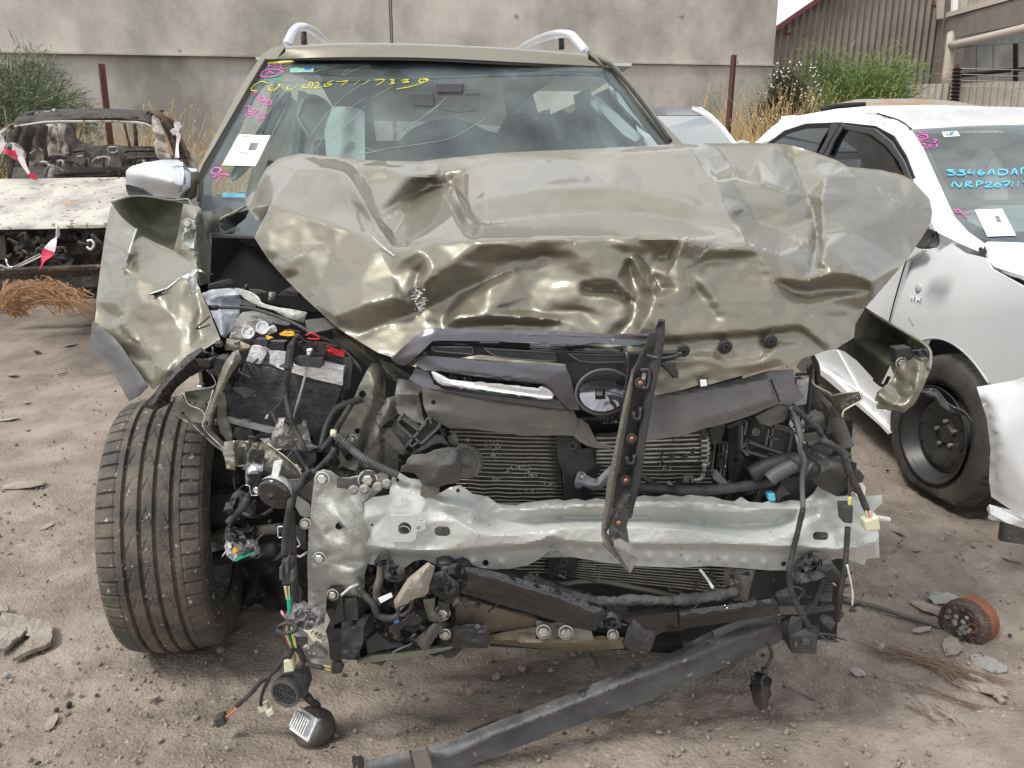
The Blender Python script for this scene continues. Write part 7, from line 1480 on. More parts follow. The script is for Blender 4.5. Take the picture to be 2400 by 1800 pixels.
def strands(name, label, cen, ang, L, n, spread, seed, mat):
    rn = random.Random(seed); mb = MB(); c = GP(*cen)
    for k in range(n):
        o = Vector((rn.gauss(0,spread*.3), rn.gauss(0,spread*.3), 0)); a = ang+rn.gauss(0,.12); l = L*rn.uniform(.5,1.1); d = Vector((cos(a), sin(a), 0))
        p0 = c+o-d*l*.5; bend = rn.gauss(0,.12)*L
        pts = []
        for i in range(5):
            t = i/4; q = p0+d*l*t+Vector((-d.y,d.x,0))*bend*(t-.5)**2*2; q.z = gz(q.x,q.y)+.006+.012*sin(pi*t)*rn.random()+.012*noise.noise(Vector((q.x,q.y,0))*1.6); pts.append(q)
        mb.tube(pts, .0007, 3, cap=False)
    o = mb.build(name, mat, None, origin=c); return tag(o, label, 'wire')
M('copper_old', (.17,.11,.08), (.24,.17,.13), scale=30, rough=.6, metal=.4)
strands('copper_strands', 'fan of fine reddish copper strands on the dirt below the alternator', (2175,1560), radians(-38), .34, 44, .04, 1, MATS['copper_old'])
strands('copper_strands', 'upright comb of reddish strands just right of the copper fan', (2215,1570), radians(-80), .15, 50, .09, 2, MATS['copper_old'])
strands('copper_strands', 'sparse reddish strands nearest the bottom right corner', (2180,1690), radians(-75), .12, 26, .09, 3, MATS['copper_old'])
strands('copper_strands', 'long reddish strand trail running to the lower right', (2250,1660), radians(-42), .36, 14, .04, 4, MATS['copper_old'])
# heap of dead orange stalks by the burnt car
wc = GP(110,740); wt = thing('dead_weed_heap', 'heap of dry orange stalks on the dirt in front of the burnt car', 'dead weed', tuple(wc)); mb = MB(); rn = random.Random(21)
K0 = P(*T('D','60 330 4.6')[0]); 
for k in range(150):
    y0 = rn.uniform(.0,1); a0 = T('D', f'{20+rn.random()*150} {200+rn.random()*180}')[0]; a1 = T('D', f'{rn.uniform(150,420)} {140+150*rn.random()**.7}')[0]; a2 = T('D', f'{rn.uniform(330,610)} {rn.uniform(200,390)}')[0]
    Y0 = rn.uniform(4.3,4.8); pts = spline([P(a0[0],a0[1],Y0), P(a1[0],a1[1],Y0+rn.uniform(-.2,.2)), P(a2[0],a2[1],Y0+rn.uniform(-.3,.3))], 6)
    mb.tube([q+Vector((rn.gauss(0,.012),0,rn.gauss(0,.012))) for q in pts], rn.uniform(.0012,.0026), 4, cap=False)
for k in range(40):
    a0 = T('D', f'{20+rn.random()*140} {150+rn.random()*60}')[0]; a1 = T('D', f'{rn.uniform(0,60)} {rn.uniform(250,350)}')[0]; a2 = T('D', f'{rn.uniform(60,190)} {rn.uniform(360,400)}')[0]; Y0 = rn.uniform(4.3,4.6)
    mb.tube(spline([P(a0[0],a0[1],Y0), P(a1[0],a1[1],Y0-.1), P(a2[0],a2[1],Y0)], 5), rn.uniform(.0018,.0035), 4, cap=False)
mb.build('stalks', M('weed', (.42,.24,.12), (.27,.15,.08), scale=6, rough=.8), wt)
# ================================================================ WRITING AND PAPERS ON THE WINDSCREEN
def stroke(name, crop, strokes, r, mat, parent, yfn, n=4):
    mb = MB()
    for s in strokes:
        q = T(crop, s, 1.0); pts = spline([P(a, b, yfn(a,b)) for a,b,_ in q], n); N = len(pts)
        rr = [r*(.62+.55*abs((pts[min(i+1,N-1)]-pts[max(i-1,0)]).normalized().dot(Vector((.6,0,-.8))))) for i in range(N)]; rr[0] *= .6; rr[-1] *= .5; mb.tube(pts, rr, 6)
    return mb.build(name, mat, parent, smooth=True)
yw = lambda x, y: WY(x, y)-.0155
stroke('marker_number','A',['1740 540;1690 530;1640 560;1630 585;1670 592','1765 545;1740 570;1760 588;1810 560;1810 545;1800 570;1770 592','1870 555;1860 575;1890 580;1935 550','1985 545;1960 560;1975 570;2000 565;2010 535;2030 545;2010 580','2040 535;2065 540;2060 560;2035 572;2080 568','2165 520;2110 545;2105 560;2130 558;2150 545;2120 548','2180 530;2212 528'], .0021, MATS['yellow'], glass, yw)
stroke('marker_number','B',['0 530;40 525;0 555','120 520;80 550','180 518;140 548','215 520;280 518;225 555','315 518;345 520;325 532;345 540;310 548','385 522;435 516;400 535;440 532;420 530','530 512;505 518;515 535;560 525;550 512;530 514;565 520;460 560;355 578'], .0021, MATS['yellow'], glass, yw)
stroke('marker_note','A',['1745 410;1745 430;1775 415','1785 412;1785 435','1800 415;1845 412','1825 412;1820 440;1850 445','1690 480;1720 455;1790 450;1832 465;1815 485;1760 500;1700 498;1690 480','1730 480;1745 465;1780 480','1755 465;1735 492'], .0023, MATS['pink'], glass, yw)
stroke('marker_note','A',['1630 605;1690 600','1665 602;1640 625','1690 610;1660 650','1700 620;1680 650;1715 655;1710 630;1690 625','1740 655;1720 675;1752 682;1755 655;1725 660','1700 660;1680 690'], .0024, MATS['pink'], glass, yw)
stroke('marker_note','A',['1590 690;1620 690;1610 720;1640 730','1640 705;1670 715;1650 735;1620 740','1700 730;1680 765','1650 745;1690 790','1590 760;1600 740;1660 745','1735 740;1700 750;1710 770;1680 775'], .0024, MATS['pink'], glass, yw)
stroke('marker_note','A',['1385 1090;1370 1115;1400 1130;1435 1110;1420 1090;1385 1090','1400 1130;1385 1150;1440 1130;1490 1140','1435 1140;1410 1180'], .0028, MATS['pink'], glass, yw)
def decal(name, crop, s, mat, parent, yfn, o=0.0, th=.0008):
    if name == 'paper_notice': return sheet(name, [(a,b,yfn(a,b)+o) for a,b,_ in T(crop, s, 1)], mat, parent, thick=th, step=8, it=0, fn=lambda x,y,z: yfn(x,y)+o)
    return sheet(name, [(a,b,yfn(a,b)+o) for a,b,_ in T(crop, s, 1)], mat, parent, thick=th)
decal('sticker','A','1733 400;1900 392;1902 402;1733 411', MATS['yellow'], glass, yw, .002)
decal('sticker','A','1885 425;2040 425;2030 465;1878 470', M('sticker_pale',(.62,.78,.74),rough=.5), glass, yw, .004)
decal('sticker_logo','A','1975 433;2015 433;2012 452;1972 452', MATS['blue'], glass, yw, .002)
decal('sticker_logo','A','1905 436;1935 434;1934 450;1904 452', MATS['teal'], glass, yw, .002)
decal('sticker','A','2045 420;2130 418;2125 438;2042 440', MATS['sticker_pale'], glass, yw, .004)
decal('sticker','A','1755 490;1838 480;1820 525;1700 525;1712 505', MATS['green'], glass, yw, .004)
decal('sticker','A','1445 1245;1590 1255;1590 1280;1440 1278', MATS['cyan'], glass, yw, .004)
pp = tag(decal('paper_notice','A','1548 870;1753 878;1655 1076;1440 1070', MATS['paper'], None, yw, -.002), 'white printed notice stuck on the lower left of the cracked windscreen', 'notice')
for s in ('1650 935;1680 935;1678 938;1649 938','1645 945;1680 947;1675 952;1642 950'): pass
rn = random.Random(5)
for k in range(9):
    v0 = 925+k*5.6; u0 = 1625-k*2.2; decal('barcode_bar','A',f'{u0} {v0};{u0+52} {v0+1};{u0+51} {v0+4.2};{u0-1} {v0+3.6}', MATS['ink'], pp, yw, -.003)
for k in range(7):
    v0 = 885+k*9; u0 = 1575-k*3.8; decal('print_line','A',f'{u0} {v0};{u0+22+10*(k%3)} {v0+1};{u0+22+10*(k%3)} {v0+4};{u0} {v0+3.4}', MATS['ink_grey'], pp, yw, -.003)
decal('print_line','A','1553 986;1610 990;1609 994;1552 990', MATS['ink'], pp, yw, -.003)
decal('print_line','A','1558 878;1620 880;1619 884;1557 882', MATS['ink'], pp, yw, -.003)
# ================================================================ BURNT CAR
M('burnt_white', (.50,.485,.43), (.27,.255,.24), scale=3.2, rough=.75, bump=.4, bscale=60, lo=.46, hi=.66, speck=(.20,.15,.11), sscale=22, sth=.62, det=9)
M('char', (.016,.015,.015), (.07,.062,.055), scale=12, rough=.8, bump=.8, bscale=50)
M('char_rust', (.075,.052,.038), (.025,.02,.018), scale=9, rough=.8, bump=.6, bscale=60, speck=(.2,.12,.07), sscale=40, sth=.62)
M('ash_metal', (.42,.38,.33), (.085,.06,.045), scale=6, rough=.7, bump=.4, bscale=60, lo=.42, hi=.56)
BW, CH, CRU, ASH = (MATS[k] for k in ('burnt_white','char','char_rust','ash_metal'))
bc = thing('burnt_car', 'burnt-out white car with charred roof frame and bare seat frames', 'car', tuple(GP(150,700)))
hoodb = sheet('bonnet', T('BU','-300 835 5.9;0 826 5.95;400 822;900 812 5.95;1360 808 5.9;1500 812;1500 1200 5.2;1300 1340 4.98;1000 1358 4.95;600 1362 4.93;0 1375 4.95;-300 1380'), BW, bc,
   lines=[T('BU','-200 1000 5.5;600 950 5.52;700 930 5.5;1300 980 5.45'), T('BU','-200 1330 4.93;600 1310 4.91;1200 1300 4.93'), T('BU','300 930 5.56;450 960 5.62;640 910 5.56'), T('BU','740 900 5.6;900 950 5.55;1100 930 5.6')], step=8, it=3, thick=.01, fn=lambda x,y,z: z+.012*noise.noise(Vector((x*.02,y*.03,2))))
for cx, cy, rx, ry, m, j in ((740,1090,110,50,'s1',0),(735,1085,75,30,'s2',.003)):
    pass
M('burn_ring', (.30,.27,.22), rough=.8); M('burn_core', (.50,.33,.18), (.42,.28,.16), scale=20, rough=.8)
def spot(cx, cy, rx, ry, mat, o):
    q = T('BU', ';'.join(f'{cx+rx*cos(a)*(1+.12*sin(3*a))} {cy+ry*sin(a)*(1+.1*cos(2*a))} 5' for a in np.linspace(0, 2*pi, 18)[:-1]))
    tri = [P(a,b,5.0) for a,b,_ in q]; dg = bpy.context.evaluated_depsgraph_get(); v = []
    for p in tri:
        d = (p-Vector((0,0,CAM_H))).normalized(); hit, loc, nr, fi = hoodb.ray_cast(Vector((0,0,CAM_H))-hoodb.matrix_world.translation, d)
        v.append((loc+hoodb.matrix_world.translation if hit else p)-d*(.002+o))
    mk('burn_mark', v, [tuple(range(len(v)))], mat, hoodb)
bpy.context.view_layer.update()
spot(745,1095,105,42,MATS['burn_ring'],0); spot(735,1085,62,22,MATS['burn_core'],.001)
sheet('roof', T('BU','130 232 6.0;190 150 6.2;300 95 6.4;700 68 6.5;1100 65;1540 85;1640 120 6.4;1665 170 6.2;1650 215 6.0;1540 195;1300 170;900 180;500 205;200 240'), CH, bc, lines=[T('BU','200 200 6.0;600 130 6.1;1000 110 6.1;1560 130 6.1'), T('BU','300 160 6.1;900 150 6.0;1500 160 6.05')], step=7, it=0, thick=.01, rough=.05, rs=.03)
sheet('roof_edge', T('BU','150 240 5.98;500 200;900 172 5.95;1300 165;1560 195 5.97;1655 230;1655 262;1540 222;1300 205;900 202;500 215;260 240;160 262'), CRU, bc, step=7, it=0, thick=.015, rough=.01, rs=.05)
hs('roof_lip','BU','160 262 5.95;500 212;900 205;1300 208;1540 225;1650 268', .008, BW, bc, n=3, bump=.3)
for s in ('340 70 6.3;380 110;520 90;600 65;590 100;400 130','1600 95 6.2;1660 130;1650 200;1530 170','1700 90 6.3;1770 80;1760 110;1710 100','200 140 6.2;380 100;300 170'):
    sheet('melted_trim', T('BU', s), CH if s[0] != '3' else MATS['alloy_dirty'], bc, step=6, it=0, thick=.02, rough=.04, rs=.08)
sheet('front_pillar', T('BU','-80 400 5.7;0 345 5.8;130 232 6.0;200 245 6.0;110 310;0 420 5.8;-60 480'), ASH, bc, step=8, thick=.04)
sheet('front_pillar', T('BU','1640 130 6.0;1720 175 6.0;1760 300;1850 620 5.6;1960 1000 5.3;1800 900;1740 620 5.6;1690 420;1640 260 5.95'), ASH, bc, step=8, thick=.04, rough=.008, rs=.04)
sheet('side_frame', T('BU','1660 90 6.3;1720 90;1860 195 6.6;1960 400 6.7;2000 470;1985 600;1930 560;1900 430;1830 260;1730 170 6.1;1680 140'), M('heat_brown', (.25,.13,.085), (.12,.08,.06), scale=8, rough=.7, bump=.3), bc, step=8, thick=.03)
sheet('rear_quarter', T('BU','1985 470 6.8;2080 560 7.0;2150 620;2120 700;2060 780 6.8;2020 820;1980 700;1960 600;1990 560'), ASH, bc, step=8, it=1, thick=.03, rough=.02, rs=.03)
for s in ('1750 200 6.1;1810 300;1870 450;1920 600 5.9','1760 190 6.15;1870 330;1960 520 6.3;1990 600','1790 220 6.2;1880 400 6.3;1940 560'): hs('window_frame','BU', s, .022, CRU, bc, n=4)
sheet('door_skin', T('BU','1850 560 5.8;1960 600 6.1;2060 800 6.2;2100 1100;1900 1100 5.6'), ASH, bc, step=9, rough=.01, thick=.03)
for s in ('230 250 6.9;180 400;150 560;160 830','330 240 6.9;270 420;240 560;230 830','450 240 7.4;430 430;450 600;440 830'):
    q = T('BU', s); hose('door_pillar', q, .055, CH, bc, n=3, seg=6)
sheet('rear_panel', T('BU','470 225 8.2;760 225;800 330;820 390;900 430;1050 470;1180 455;1360 470 8.2;1700 475;1720 640;1720 900 8;420 900;420 700;470 500'), CH, bc, step=9, it=0, thick=.04, rough=.03, rs=.03)
sheet('inner_quarter', T('BU','500 230 7.6;720 225;700 300;690 420;730 560;560 600;480 560;540 420;480 330'), ASH, bc, step=9, it=0, thick=.03, rough=.03, rs=.03)
sheet('side_sill','%s' and T('BU','260 610 7.0;400 490;440 520;440 800;330 830;360 700;270 660'), ASH, bc, step=9, it=0, thick=.03, rough=.02, rs=.04)
sheet('cabin_floor', T('BU','150 700 6.4;1750 700;1850 900 6.1;100 900'), CH, bc, thick=.05)
rn = random.Random(31)
for s in ('540 600 6.8;560 580;740 590;740 720;560 730;545 620','840 590 6.9;940 590;940 700;860 720','1460 600 6.8;1500 600;1700 600;1700 700;1470 700;1465 610','1000 720 6.8;1000 650;1060 600;1180 600;1180 700','1180 480 7.0;1175 530;1200 545;1260 540;1270 490;1180 490','790 530 7.0;920 525;930 640','1350 540 7.0;1400 520;1690 520','600 230 7.2;630 380;650 550','1340 215 7.2;1370 350;1400 470','1450 215 7.2;1465 340;1470 470','580 780 6.2;1000 760;1350 740;1360 760;1000 800;580 800','440 650 6.6;500 650;540 700;560 760','1130 560 7;1130 700;1330 700;1330 560','700 640 6.7;800 640;850 690;830 760','1560 620 6.8;1560 700','930 600 6.8;930 700','620 640 6.8;690 640;690 700','480 800 6.1;520 700;600 690;700 750','80 500 6.5;120 455;200 480;260 560;240 610;150 590;90 540','20 560 6.5;60 500;20 700'):
    hs('seat_frame','BU', s, rn.uniform(.010,.018), CRU if rn.random() < .6 else MATS['alloy_dirty'], bc, n=3, seg=6, bump=.3)
for k in range(30):
    u, v_ = rn.uniform(470,1700), rn.uniform(560,800); a, b = rn.uniform(30,120), rn.uniform(20,60)
    sheet('seat_spring_plate', T('BU', f'{u} {v_} {rn.uniform(6.6,7.4)};{u+a} {v_+rn.uniform(-10,10)};{u+a} {v_+b};{u} {v_+b}'), CRU if k % 3 else CH, bc, thick=.02)
hs('wiper_stub','BU','560 830 5.9;550 760;580 700 5.9;530 690', .018, MATS['alloy_dirty'], bc, n=3)
# nose, engine bay and bumper bar
sheet('engine_bay', T('BU','-200 1375 5.0;1300 1355 5.0;1300 1900 5.05;-200 1900 5.05'), CH, bc, step=10, it=0, thick=.02, rough=.05, rs=.05)
for k in range(26):
    u, v_ = rn.uniform(0,1150), rn.uniform(1430,1700); s = f'{u} {v_} 4.93;{u+rn.uniform(-60,100)} {v_+rn.uniform(-50,60)};{u+rn.uniform(0,160)} {v_+rn.uniform(-40,70)}'
    hs('burnt_pipe','BU', s, rn.uniform(.005,.014), CH if k % 6 else CRU, bc, n=4, seg=6)
for s in ('-60 1440 4.97;50 1430;70 1700;-60 1700','130 1390 4.98;300 1400;290 1420;140 1410'): sheet('burnt_bracket', T('BU', s), CRU, bc, thick=.02)
hs('loose_ring','BU','940 1500 4.9;990 1490;1015 1540;980 1590;940 1560', .008, MATS['alloy'], bc, n=4)
for s in ('0 75 4.9;60 65;320 50;650 45;650 130;350 150;0 190',):
    sheet('bumper_bar', T('D','-60 88 4.85;200 68;400 62;700 52;700 120;400 135;250 142;0 150;-60 155'), CRU, bc, lines=[T('D','-60 100 4.80;650 65 4.80')], step=8, it=1, thick=.03)
sheet('under_lip', T('D','-60 160 4.95;200 150;660 130;660 205;200 190;-60 230'), CH, bc, thick=.03)
hs('silver_pipe','D','0 60 4.8;60 80;120 60;200 20;260 -10', .008, MATS['alloy_dirty'], bc, n=4)
hs('chrome_wire','D','40 20 4.8;60 70;140 60;270 0', .006, MATS['chrome'], bc, n=3)
sheet('shade_sheet', [(-40,640,5.3),(260,640,5.3),(260,700,5.3),(-40,700,5.3)], CH, bc, thick=.02)  # dark sheet standing in for the shade under the car's nose
mbs = [Vector((-5.6,5.0,.15)), Vector((-2.9,5.0,.15)), Vector((-3.3,9.2,.5)), Vector((-5.6,9.2,.5))]
for x, sx in ((-2.62,1), (-4.3,-1)):
    mk('body_side', [Vector((x, y, z)) for y, zt in ((5.1,.98),(6.2,1.12),(8.9,1.2)) for z in (.48, zt)], [(0,2,3,1),(2,4,5,3)], ASH, bc, solid=.03)
# barrier tape
tape = thing('barrier_tape', 'red and white barrier tape tied round the burnt car', 'tape', tuple(P(60,520,5.6)))
def ribbon(s, w_, mats=('paper','red'), seg=.22, crop='BU'):
    q = [P(*t) for t in T(crop, s)]; p = spline(q, 8); L = 0; k = 0; mb = MB()
    for i in range(len(p)-1):
        d = (p[i+1]-p[i]); L += d.length; up = Vector((.35*sin(i*.9),-.3,1)); n_ = d.cross(Vector((.2*sin(i*.25),1,.3))).normalized()*w_*(.8+.2*cos(i*.3))
        mb.add([p[i]-n_, p[i]+n_, p[i+1]+n_, p[i+1]-n_], [(0,1,2,3)], int(L/seg) % 2)
    return mb.build('tape_length', [MATS[m] for m in mats], tape, solid=.002)
M('tape_red', (.62,.03,.08), rough=.4); M('tape_white', (.78,.70,.72), rough=.4)
tm = ('tape_white','tape_red')
ribbon('640 1375 4.9;600 1450 4.8;560 1540 4.75;500 1659 4.7;430 1800 4.6', .03, tm)
ribbon('-60 340 5.8;20 380;30 450;60 520 5.7;150 570;210 580 5.7;260 680;330 790;400 810', .022, tm, seg=.16)
ribbon('130 500 5.7;180 520;240 560;160 580;140 520', .035, tm, seg=.12)
ribbon('-40 520 5.7;10 480;40 420', .03, tm, seg=.1)
ribbon('1900 230 5.9;1920 300 5.85;1880 320;1930 350 5.85;1915 450;1910 600 5.8', .018, ('tape_white','tape_white'))
ribbon('1850 330 5.85;1900 300;1950 240', .02, tm, seg=.12)
ribbon('1860 310 5.85;1900 280;1890 230;1950 240', .014, tm, seg=.12)
# ================================================================ WHITE HATCHBACK
W, GD = MATS['white_paint2'], MATS['glass_dark']
wcar = thing('white_hatchback', 'white hatchback with a flat front tyre and torn-off bumper corner', 'car', tuple(GP(2260,1235)))
def ys(x0=1.66, s=-.03): return lambda x, y, z: PXL(x, y, x0, s, 2.6)
def wside(name, pts, mat, x0=1.66, o=0, **k): return sheet(name, [(a,b,PXL(a,b,x0,-.03,2.6)+o) for a,b in pts], mat, wcar, **k)
def cc(crop, s): return [(a,b) for a,b,_ in T(crop, s, 1)]
# roof and rails
sheet('roof', T('C','640 770 6.7;830 735 6.6;1000 705 6.4;1200 688 6.2;1600 680 6.0;2212 695 5.9;2900 730 5.7;2900 870 4.5;2212 806 4.35;1850 815 4.3;1490 838 4.3;1440 800 4.5;1340 755 5.0;1200 730 5.6;900 740 6.2'), W, wcar, lines=[T('C','1240 720 5.6;1700 715 5.4;2300 725 5.2'), T('C','1480 800 4.5;1900 775 4.55;2300 770 4.6')], step=10, it=3, thick=.02)
sheet('roof_side', T('C','470 925 6.6;560 840 6.65;640 775 6.7;840 738 6.5;1150 728 5.8;1300 748 5.3;1400 785 4.7;1480 835 4.3;1560 960 3.95;1650 1160 3.55;1760 1400 3.2;1850 1500 3.1;1960 1580 3.05;1940 1640 3.0;1800 1580;1640 1500 3.05;1500 1180 3.4;1440 1010 3.75;1360 880 4.1;1240 815 4.6;1020 792 5.3;800 800 5.9;660 845 6.3;545 930 6.5'), W, wcar, lines=[T('C','560 890 6.45;700 810 6.3;1000 765 5.5;1250 775 4.9;1400 850 4.3;1540 1060 3.7;1700 1420 3.12')], step=8, it=2, thick=.03)
hs('roof_seam','C','1260 735 5.3;1400 780 4.75;1480 838 4.27', .006, MATS['void'], wcar, n=4, seg=5)
sheet('rear_lip', T('C','625 780 6.7;650 765;760 745;700 790;640 800'), W, wcar, thick=.03)
blks('tail_lamp','C','622 785 6.75;650 785;650 830;622 810', .05, MATS['void'], wcar)
# windows
wside('window_frame', cc('C','545 930;660 845;800 800;1020 792;1240 815;1360 880;1440 1010;1505 1180;1480 1150;1350 1110;1060 1080;940 1020;690 940'), MATS['void'], 1.76, .03, step=14, it=0, thick=.01)
wf = lambda s, x0=1.75: wside('side_window', cc('C', s), MATS['side_glass'], x0, .0, step=0, thick=-.003)
sheet('side_window', [(a,b,c-.02) for a,b,c in [(a,b,PXL(a,b,1.76,-.03,2.6)) for a,b in cc('C','590 930;680 870;800 835;950 828;905 900;860 990;760 960;690 935')]], GD, wcar, thick=.004)
sheet('side_window', [(a,b,c-.02) for a,b,c in [(a,b,PXL(a,b,1.76,-.03,2.6)) for a,b in cc('C','1035 838;1100 850;1200 880;1300 950;1360 1020;1400 1100;1428 1128;1300 1110;1060 1075;940 1015')]], GD, wcar, thick=.004)
hs('window_seal','C','590 925 5.9;680 865;800 830;960 826 5.2;900 910;862 990', .010, MATS['rubber_black'], wcar, n=3, seg=5) if False else None
wside('door_divider', cc('C','960 800;1020 800;960 900;905 1000;880 990;935 890'), M('satin_grey', (.07,.07,.075), rough=.5), 1.73, 0, thick=.01)
wside('door_divider', cc('C','1025 800;1050 810;985 910;940 1015;915 1005;965 905'), MATS['satin_grey'], 1.73, 0, thick=.01)
wside('window_trim', cc('C','1050 810;1240 835;1350 920;1430 1050;1475 1160;1440 1140;1400 1050;1320 945;1220 870;1100 845;1045 832'), MATS['satin_grey'], 1.72, 0, thick=.01)
# body side: doors and wing
door = cc('F','1700 560;2040 560;1960 640;1925 770;1895 850;1700 700')
wside('rear_door', cc('G','780 640;1000 610;1130 850;1350 1140;1340 1150;820 700'), W, 1.67, 0, step=14, it=0, thick=.02)
wside('front_door', cc('G','700 0;1400 -350;1560 -40;1448 30;1395 210;1335 440;1250 420;1340 900;1326 1000;1210 1010;820 680;700 500'), W, 1.66, 0, step=14, it=0, thick=.02)
hs('door_gap','G','1562 -60 3.05;1448 30 3.2;1395 210 3.3;1337 440 3.32', .004, MATS['void'], wcar, n=3, seg=4) if False else None
q_ = [(a,b,PXL(a,b,1.655,-.03,2.6)-.004) for a,b in cc('G','1455 10;1430 90;1395 210;1365 320;1336 435')]; hose('door_gap', q_, .003, MATS['void'], wcar, n=3, seg=4)
wside('sill', cc('G','818 688;960 780;1350 1145;1330 1155;1280 1100;930 800;815 712'), W, 1.63, 0, step=0, thick=.04)
wside('sill', cc('G','815 712;930 800;1280 1100;1330 1155;1325 1010;1100 850;900 740'), W, 1.655, 0, step=0, thick=.04)
arch = 'G|1330 1000;1338 900;1370 760;1430 640;1500 565;1600 528;1700 535;1800 590;1900 690;1960 770;2000 830'
wing_o = cc('G','1455 5;1560 -45;1700 -110;1830 -20;1960 10;2000 80;2212 200;2420 330;2420 830;2212 797;2000 830;1960 770;1900 690;1800 590;1700 535;1600 528;1500 565;1430 640;1370 760;1338 900;1326 1000;1250 960;1335 440;1395 210')
def wfnY(a, b):
    Y = PXL(a, b, 1.66, -.03, 2.6)
    # the wing rolls over towards the bonnet at its top
    t = max(0, min(1, (760-b - max(0, a-2150)*.1)/260)); return Y + .22*t*t + max(0, (a-2240)/160)**2*-.05
sheet('front_wing', [(a,b,wfnY(a,b)) for a,b in wing_o], W, wcar, step=9, it=3, thick=.008, fn=lambda x,y,z: wfnY(x,y))
hs('arch_lip','G','1338 960 2.86;1345 880;1375 760 2.80;1432 645;1500 570 2.72;1600 532 2.66;1700 540 2.6;1800 596 2.52;1900 695 2.46;1990 825 2.42', .006, W, wcar, n=3) if False else None
q_ = [(a,b,wfnY(a,b)+.01) for a,b in cc('G','1338 960;1345 880;1375 760;1432 645;1500 570;1600 532;1700 540;1800 596;1900 695;1990 825')]; hose('arch_lip', q_, .007, W, wcar, n=3)
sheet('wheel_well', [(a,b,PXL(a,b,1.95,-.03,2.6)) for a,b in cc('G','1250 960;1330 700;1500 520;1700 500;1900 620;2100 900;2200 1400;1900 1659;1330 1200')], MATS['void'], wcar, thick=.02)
sheet('well_liner', [(a,b,PXL(a,b,1.74,-.03,2.6)) for a,b in cc('G','1326 1000;1420 1010;1440 1100;1420 1170;1360 1145;1335 1060')], MATS['engine_dark'], wcar, step=8, rough=.02, rs=.05, thick=.02)
# bumper corner hanging off
sheet('bumper_corner', T('G','1905 848 2.28;2000 832 2.26;2212 795 2.2;2420 760 2.12;2420 1800 2.1;2212 1700 2.16;2000 1560 2.24;1985 1450 2.25;1995 1250;1970 1050 2.26'), W, wcar, lines=[T('G','1960 900 2.22;2040 1200 2.18;2030 1500 2.2')], step=10, it=3, thick=.02)
sheet('bumper_lip', T('H','5990 1150 2.2;6100 1160;6200 1190')+T('J','2000 0 2.22;2212 95 2.18;2400 160;2400 -60;2200 -100;1990 -40'), W, wcar, lines=[T('J','2000 -20 2.2;2212 60 2.16')], step=10, it=1, thick=.02) if False else None
sheet('bumper_lip', T('J','1985 -50 2.25;2100 -20 2.22;2300 20 2.18;2300 130;2212 105;2100 70;1995 10'), W, wcar, lines=[T('J','1990 -20 2.22;2200 60 2.16')], step=10, it=1, thick=.02)
sheet('mud_flap', T('J','2080 70 2.3;2300 120;2300 225;2065 190 2.3'), MATS['rubber'], wcar, thick=.02)
# wheel with flat tyre
wc = P(*T('G','1740 1190')[0][:2], PXL(*T('G','1740 1190')[0][:2], 1.71, -.03, 2.6)+.05)
wc = Vector((1.72, wc.y, .285))
v, f, _ = tyre_mesh(.305, .185, wc+Vector((.03,0,0)), radians(8), 200, (-.03,0,.03), True, rimr=.185, flat=.06)
wh = mk('wheel', [wc+Vector((.06, .03*cos(k), .03*sin(k))) for k in (0,1.5,3,4.5)], [(0,1,2,3)], MATS['void'], wcar)
mk('tyre', v, f, M('rubber_dull', (.03,.028,.026), (.075,.065,.055), scale=9, rough=.85, bump=.2), wh, smooth=True)
ax = Matrix.Rotation(radians(8),3,'Z')@Vector((-1,0,0)); mb = MB()
rc = wc+Vector((.0,0,-.012))
mb.lathe(rc, ax, [(.188,.075),(.196,.08),(.190,.068),(.172,.055),(.162,.02),(.150,.012),(.135,.03),(.105,.035),(.075,.012),(.045,.006),(.040,.016),(.028,.022),(.0001,.022)], 56); mb.build('steel_rim', M('matt_rim', (.02,.02,.021), (.04,.038,.036), scale=9, rough=.42), wh, smooth=True)
a_ = ax.orthogonal().normalized(); b_ = ax.cross(a_)
for k in range(10):
    t = 2*pi*k/10; m = MB(); m.lathe(rc+ax*.036+(a_*cos(t)+b_*sin(t))*.118, ax, [(.011,.0),(.009,.002),(.0001,.0015)], 10); m.build('rim_hole', MATS['void'], wh)
for k in range(5):
    t = 2*pi*k/5; m = MB(); m.lathe(rc+ax*.008+(a_*cos(t)+b_*sin(t))*.05, ax, [(.009,0),(.009,.014),(.0001,.016)], 6); m.build('wheel_nut', MATS['alloy_dirty'], wh)
sheet('bent_rim_lip', T('G','1545 880 2.44;1600 868;1650 880;1700 940;1740 990 2.38;1800 1000;1840 1040;1800 1030;1730 1010;1680 975;1640 910;1590 890'), MATS['matt_rim'], wh, step=6, it=1, thick=.008)
hs('rim_edge','G','1500 960 2.5;1545 885;1600 866 2.44;1650 880;1700 945;1760 985 2.38;1820 1010;1880 1090', .005, MATS['gloss_black'], wh, n=3)
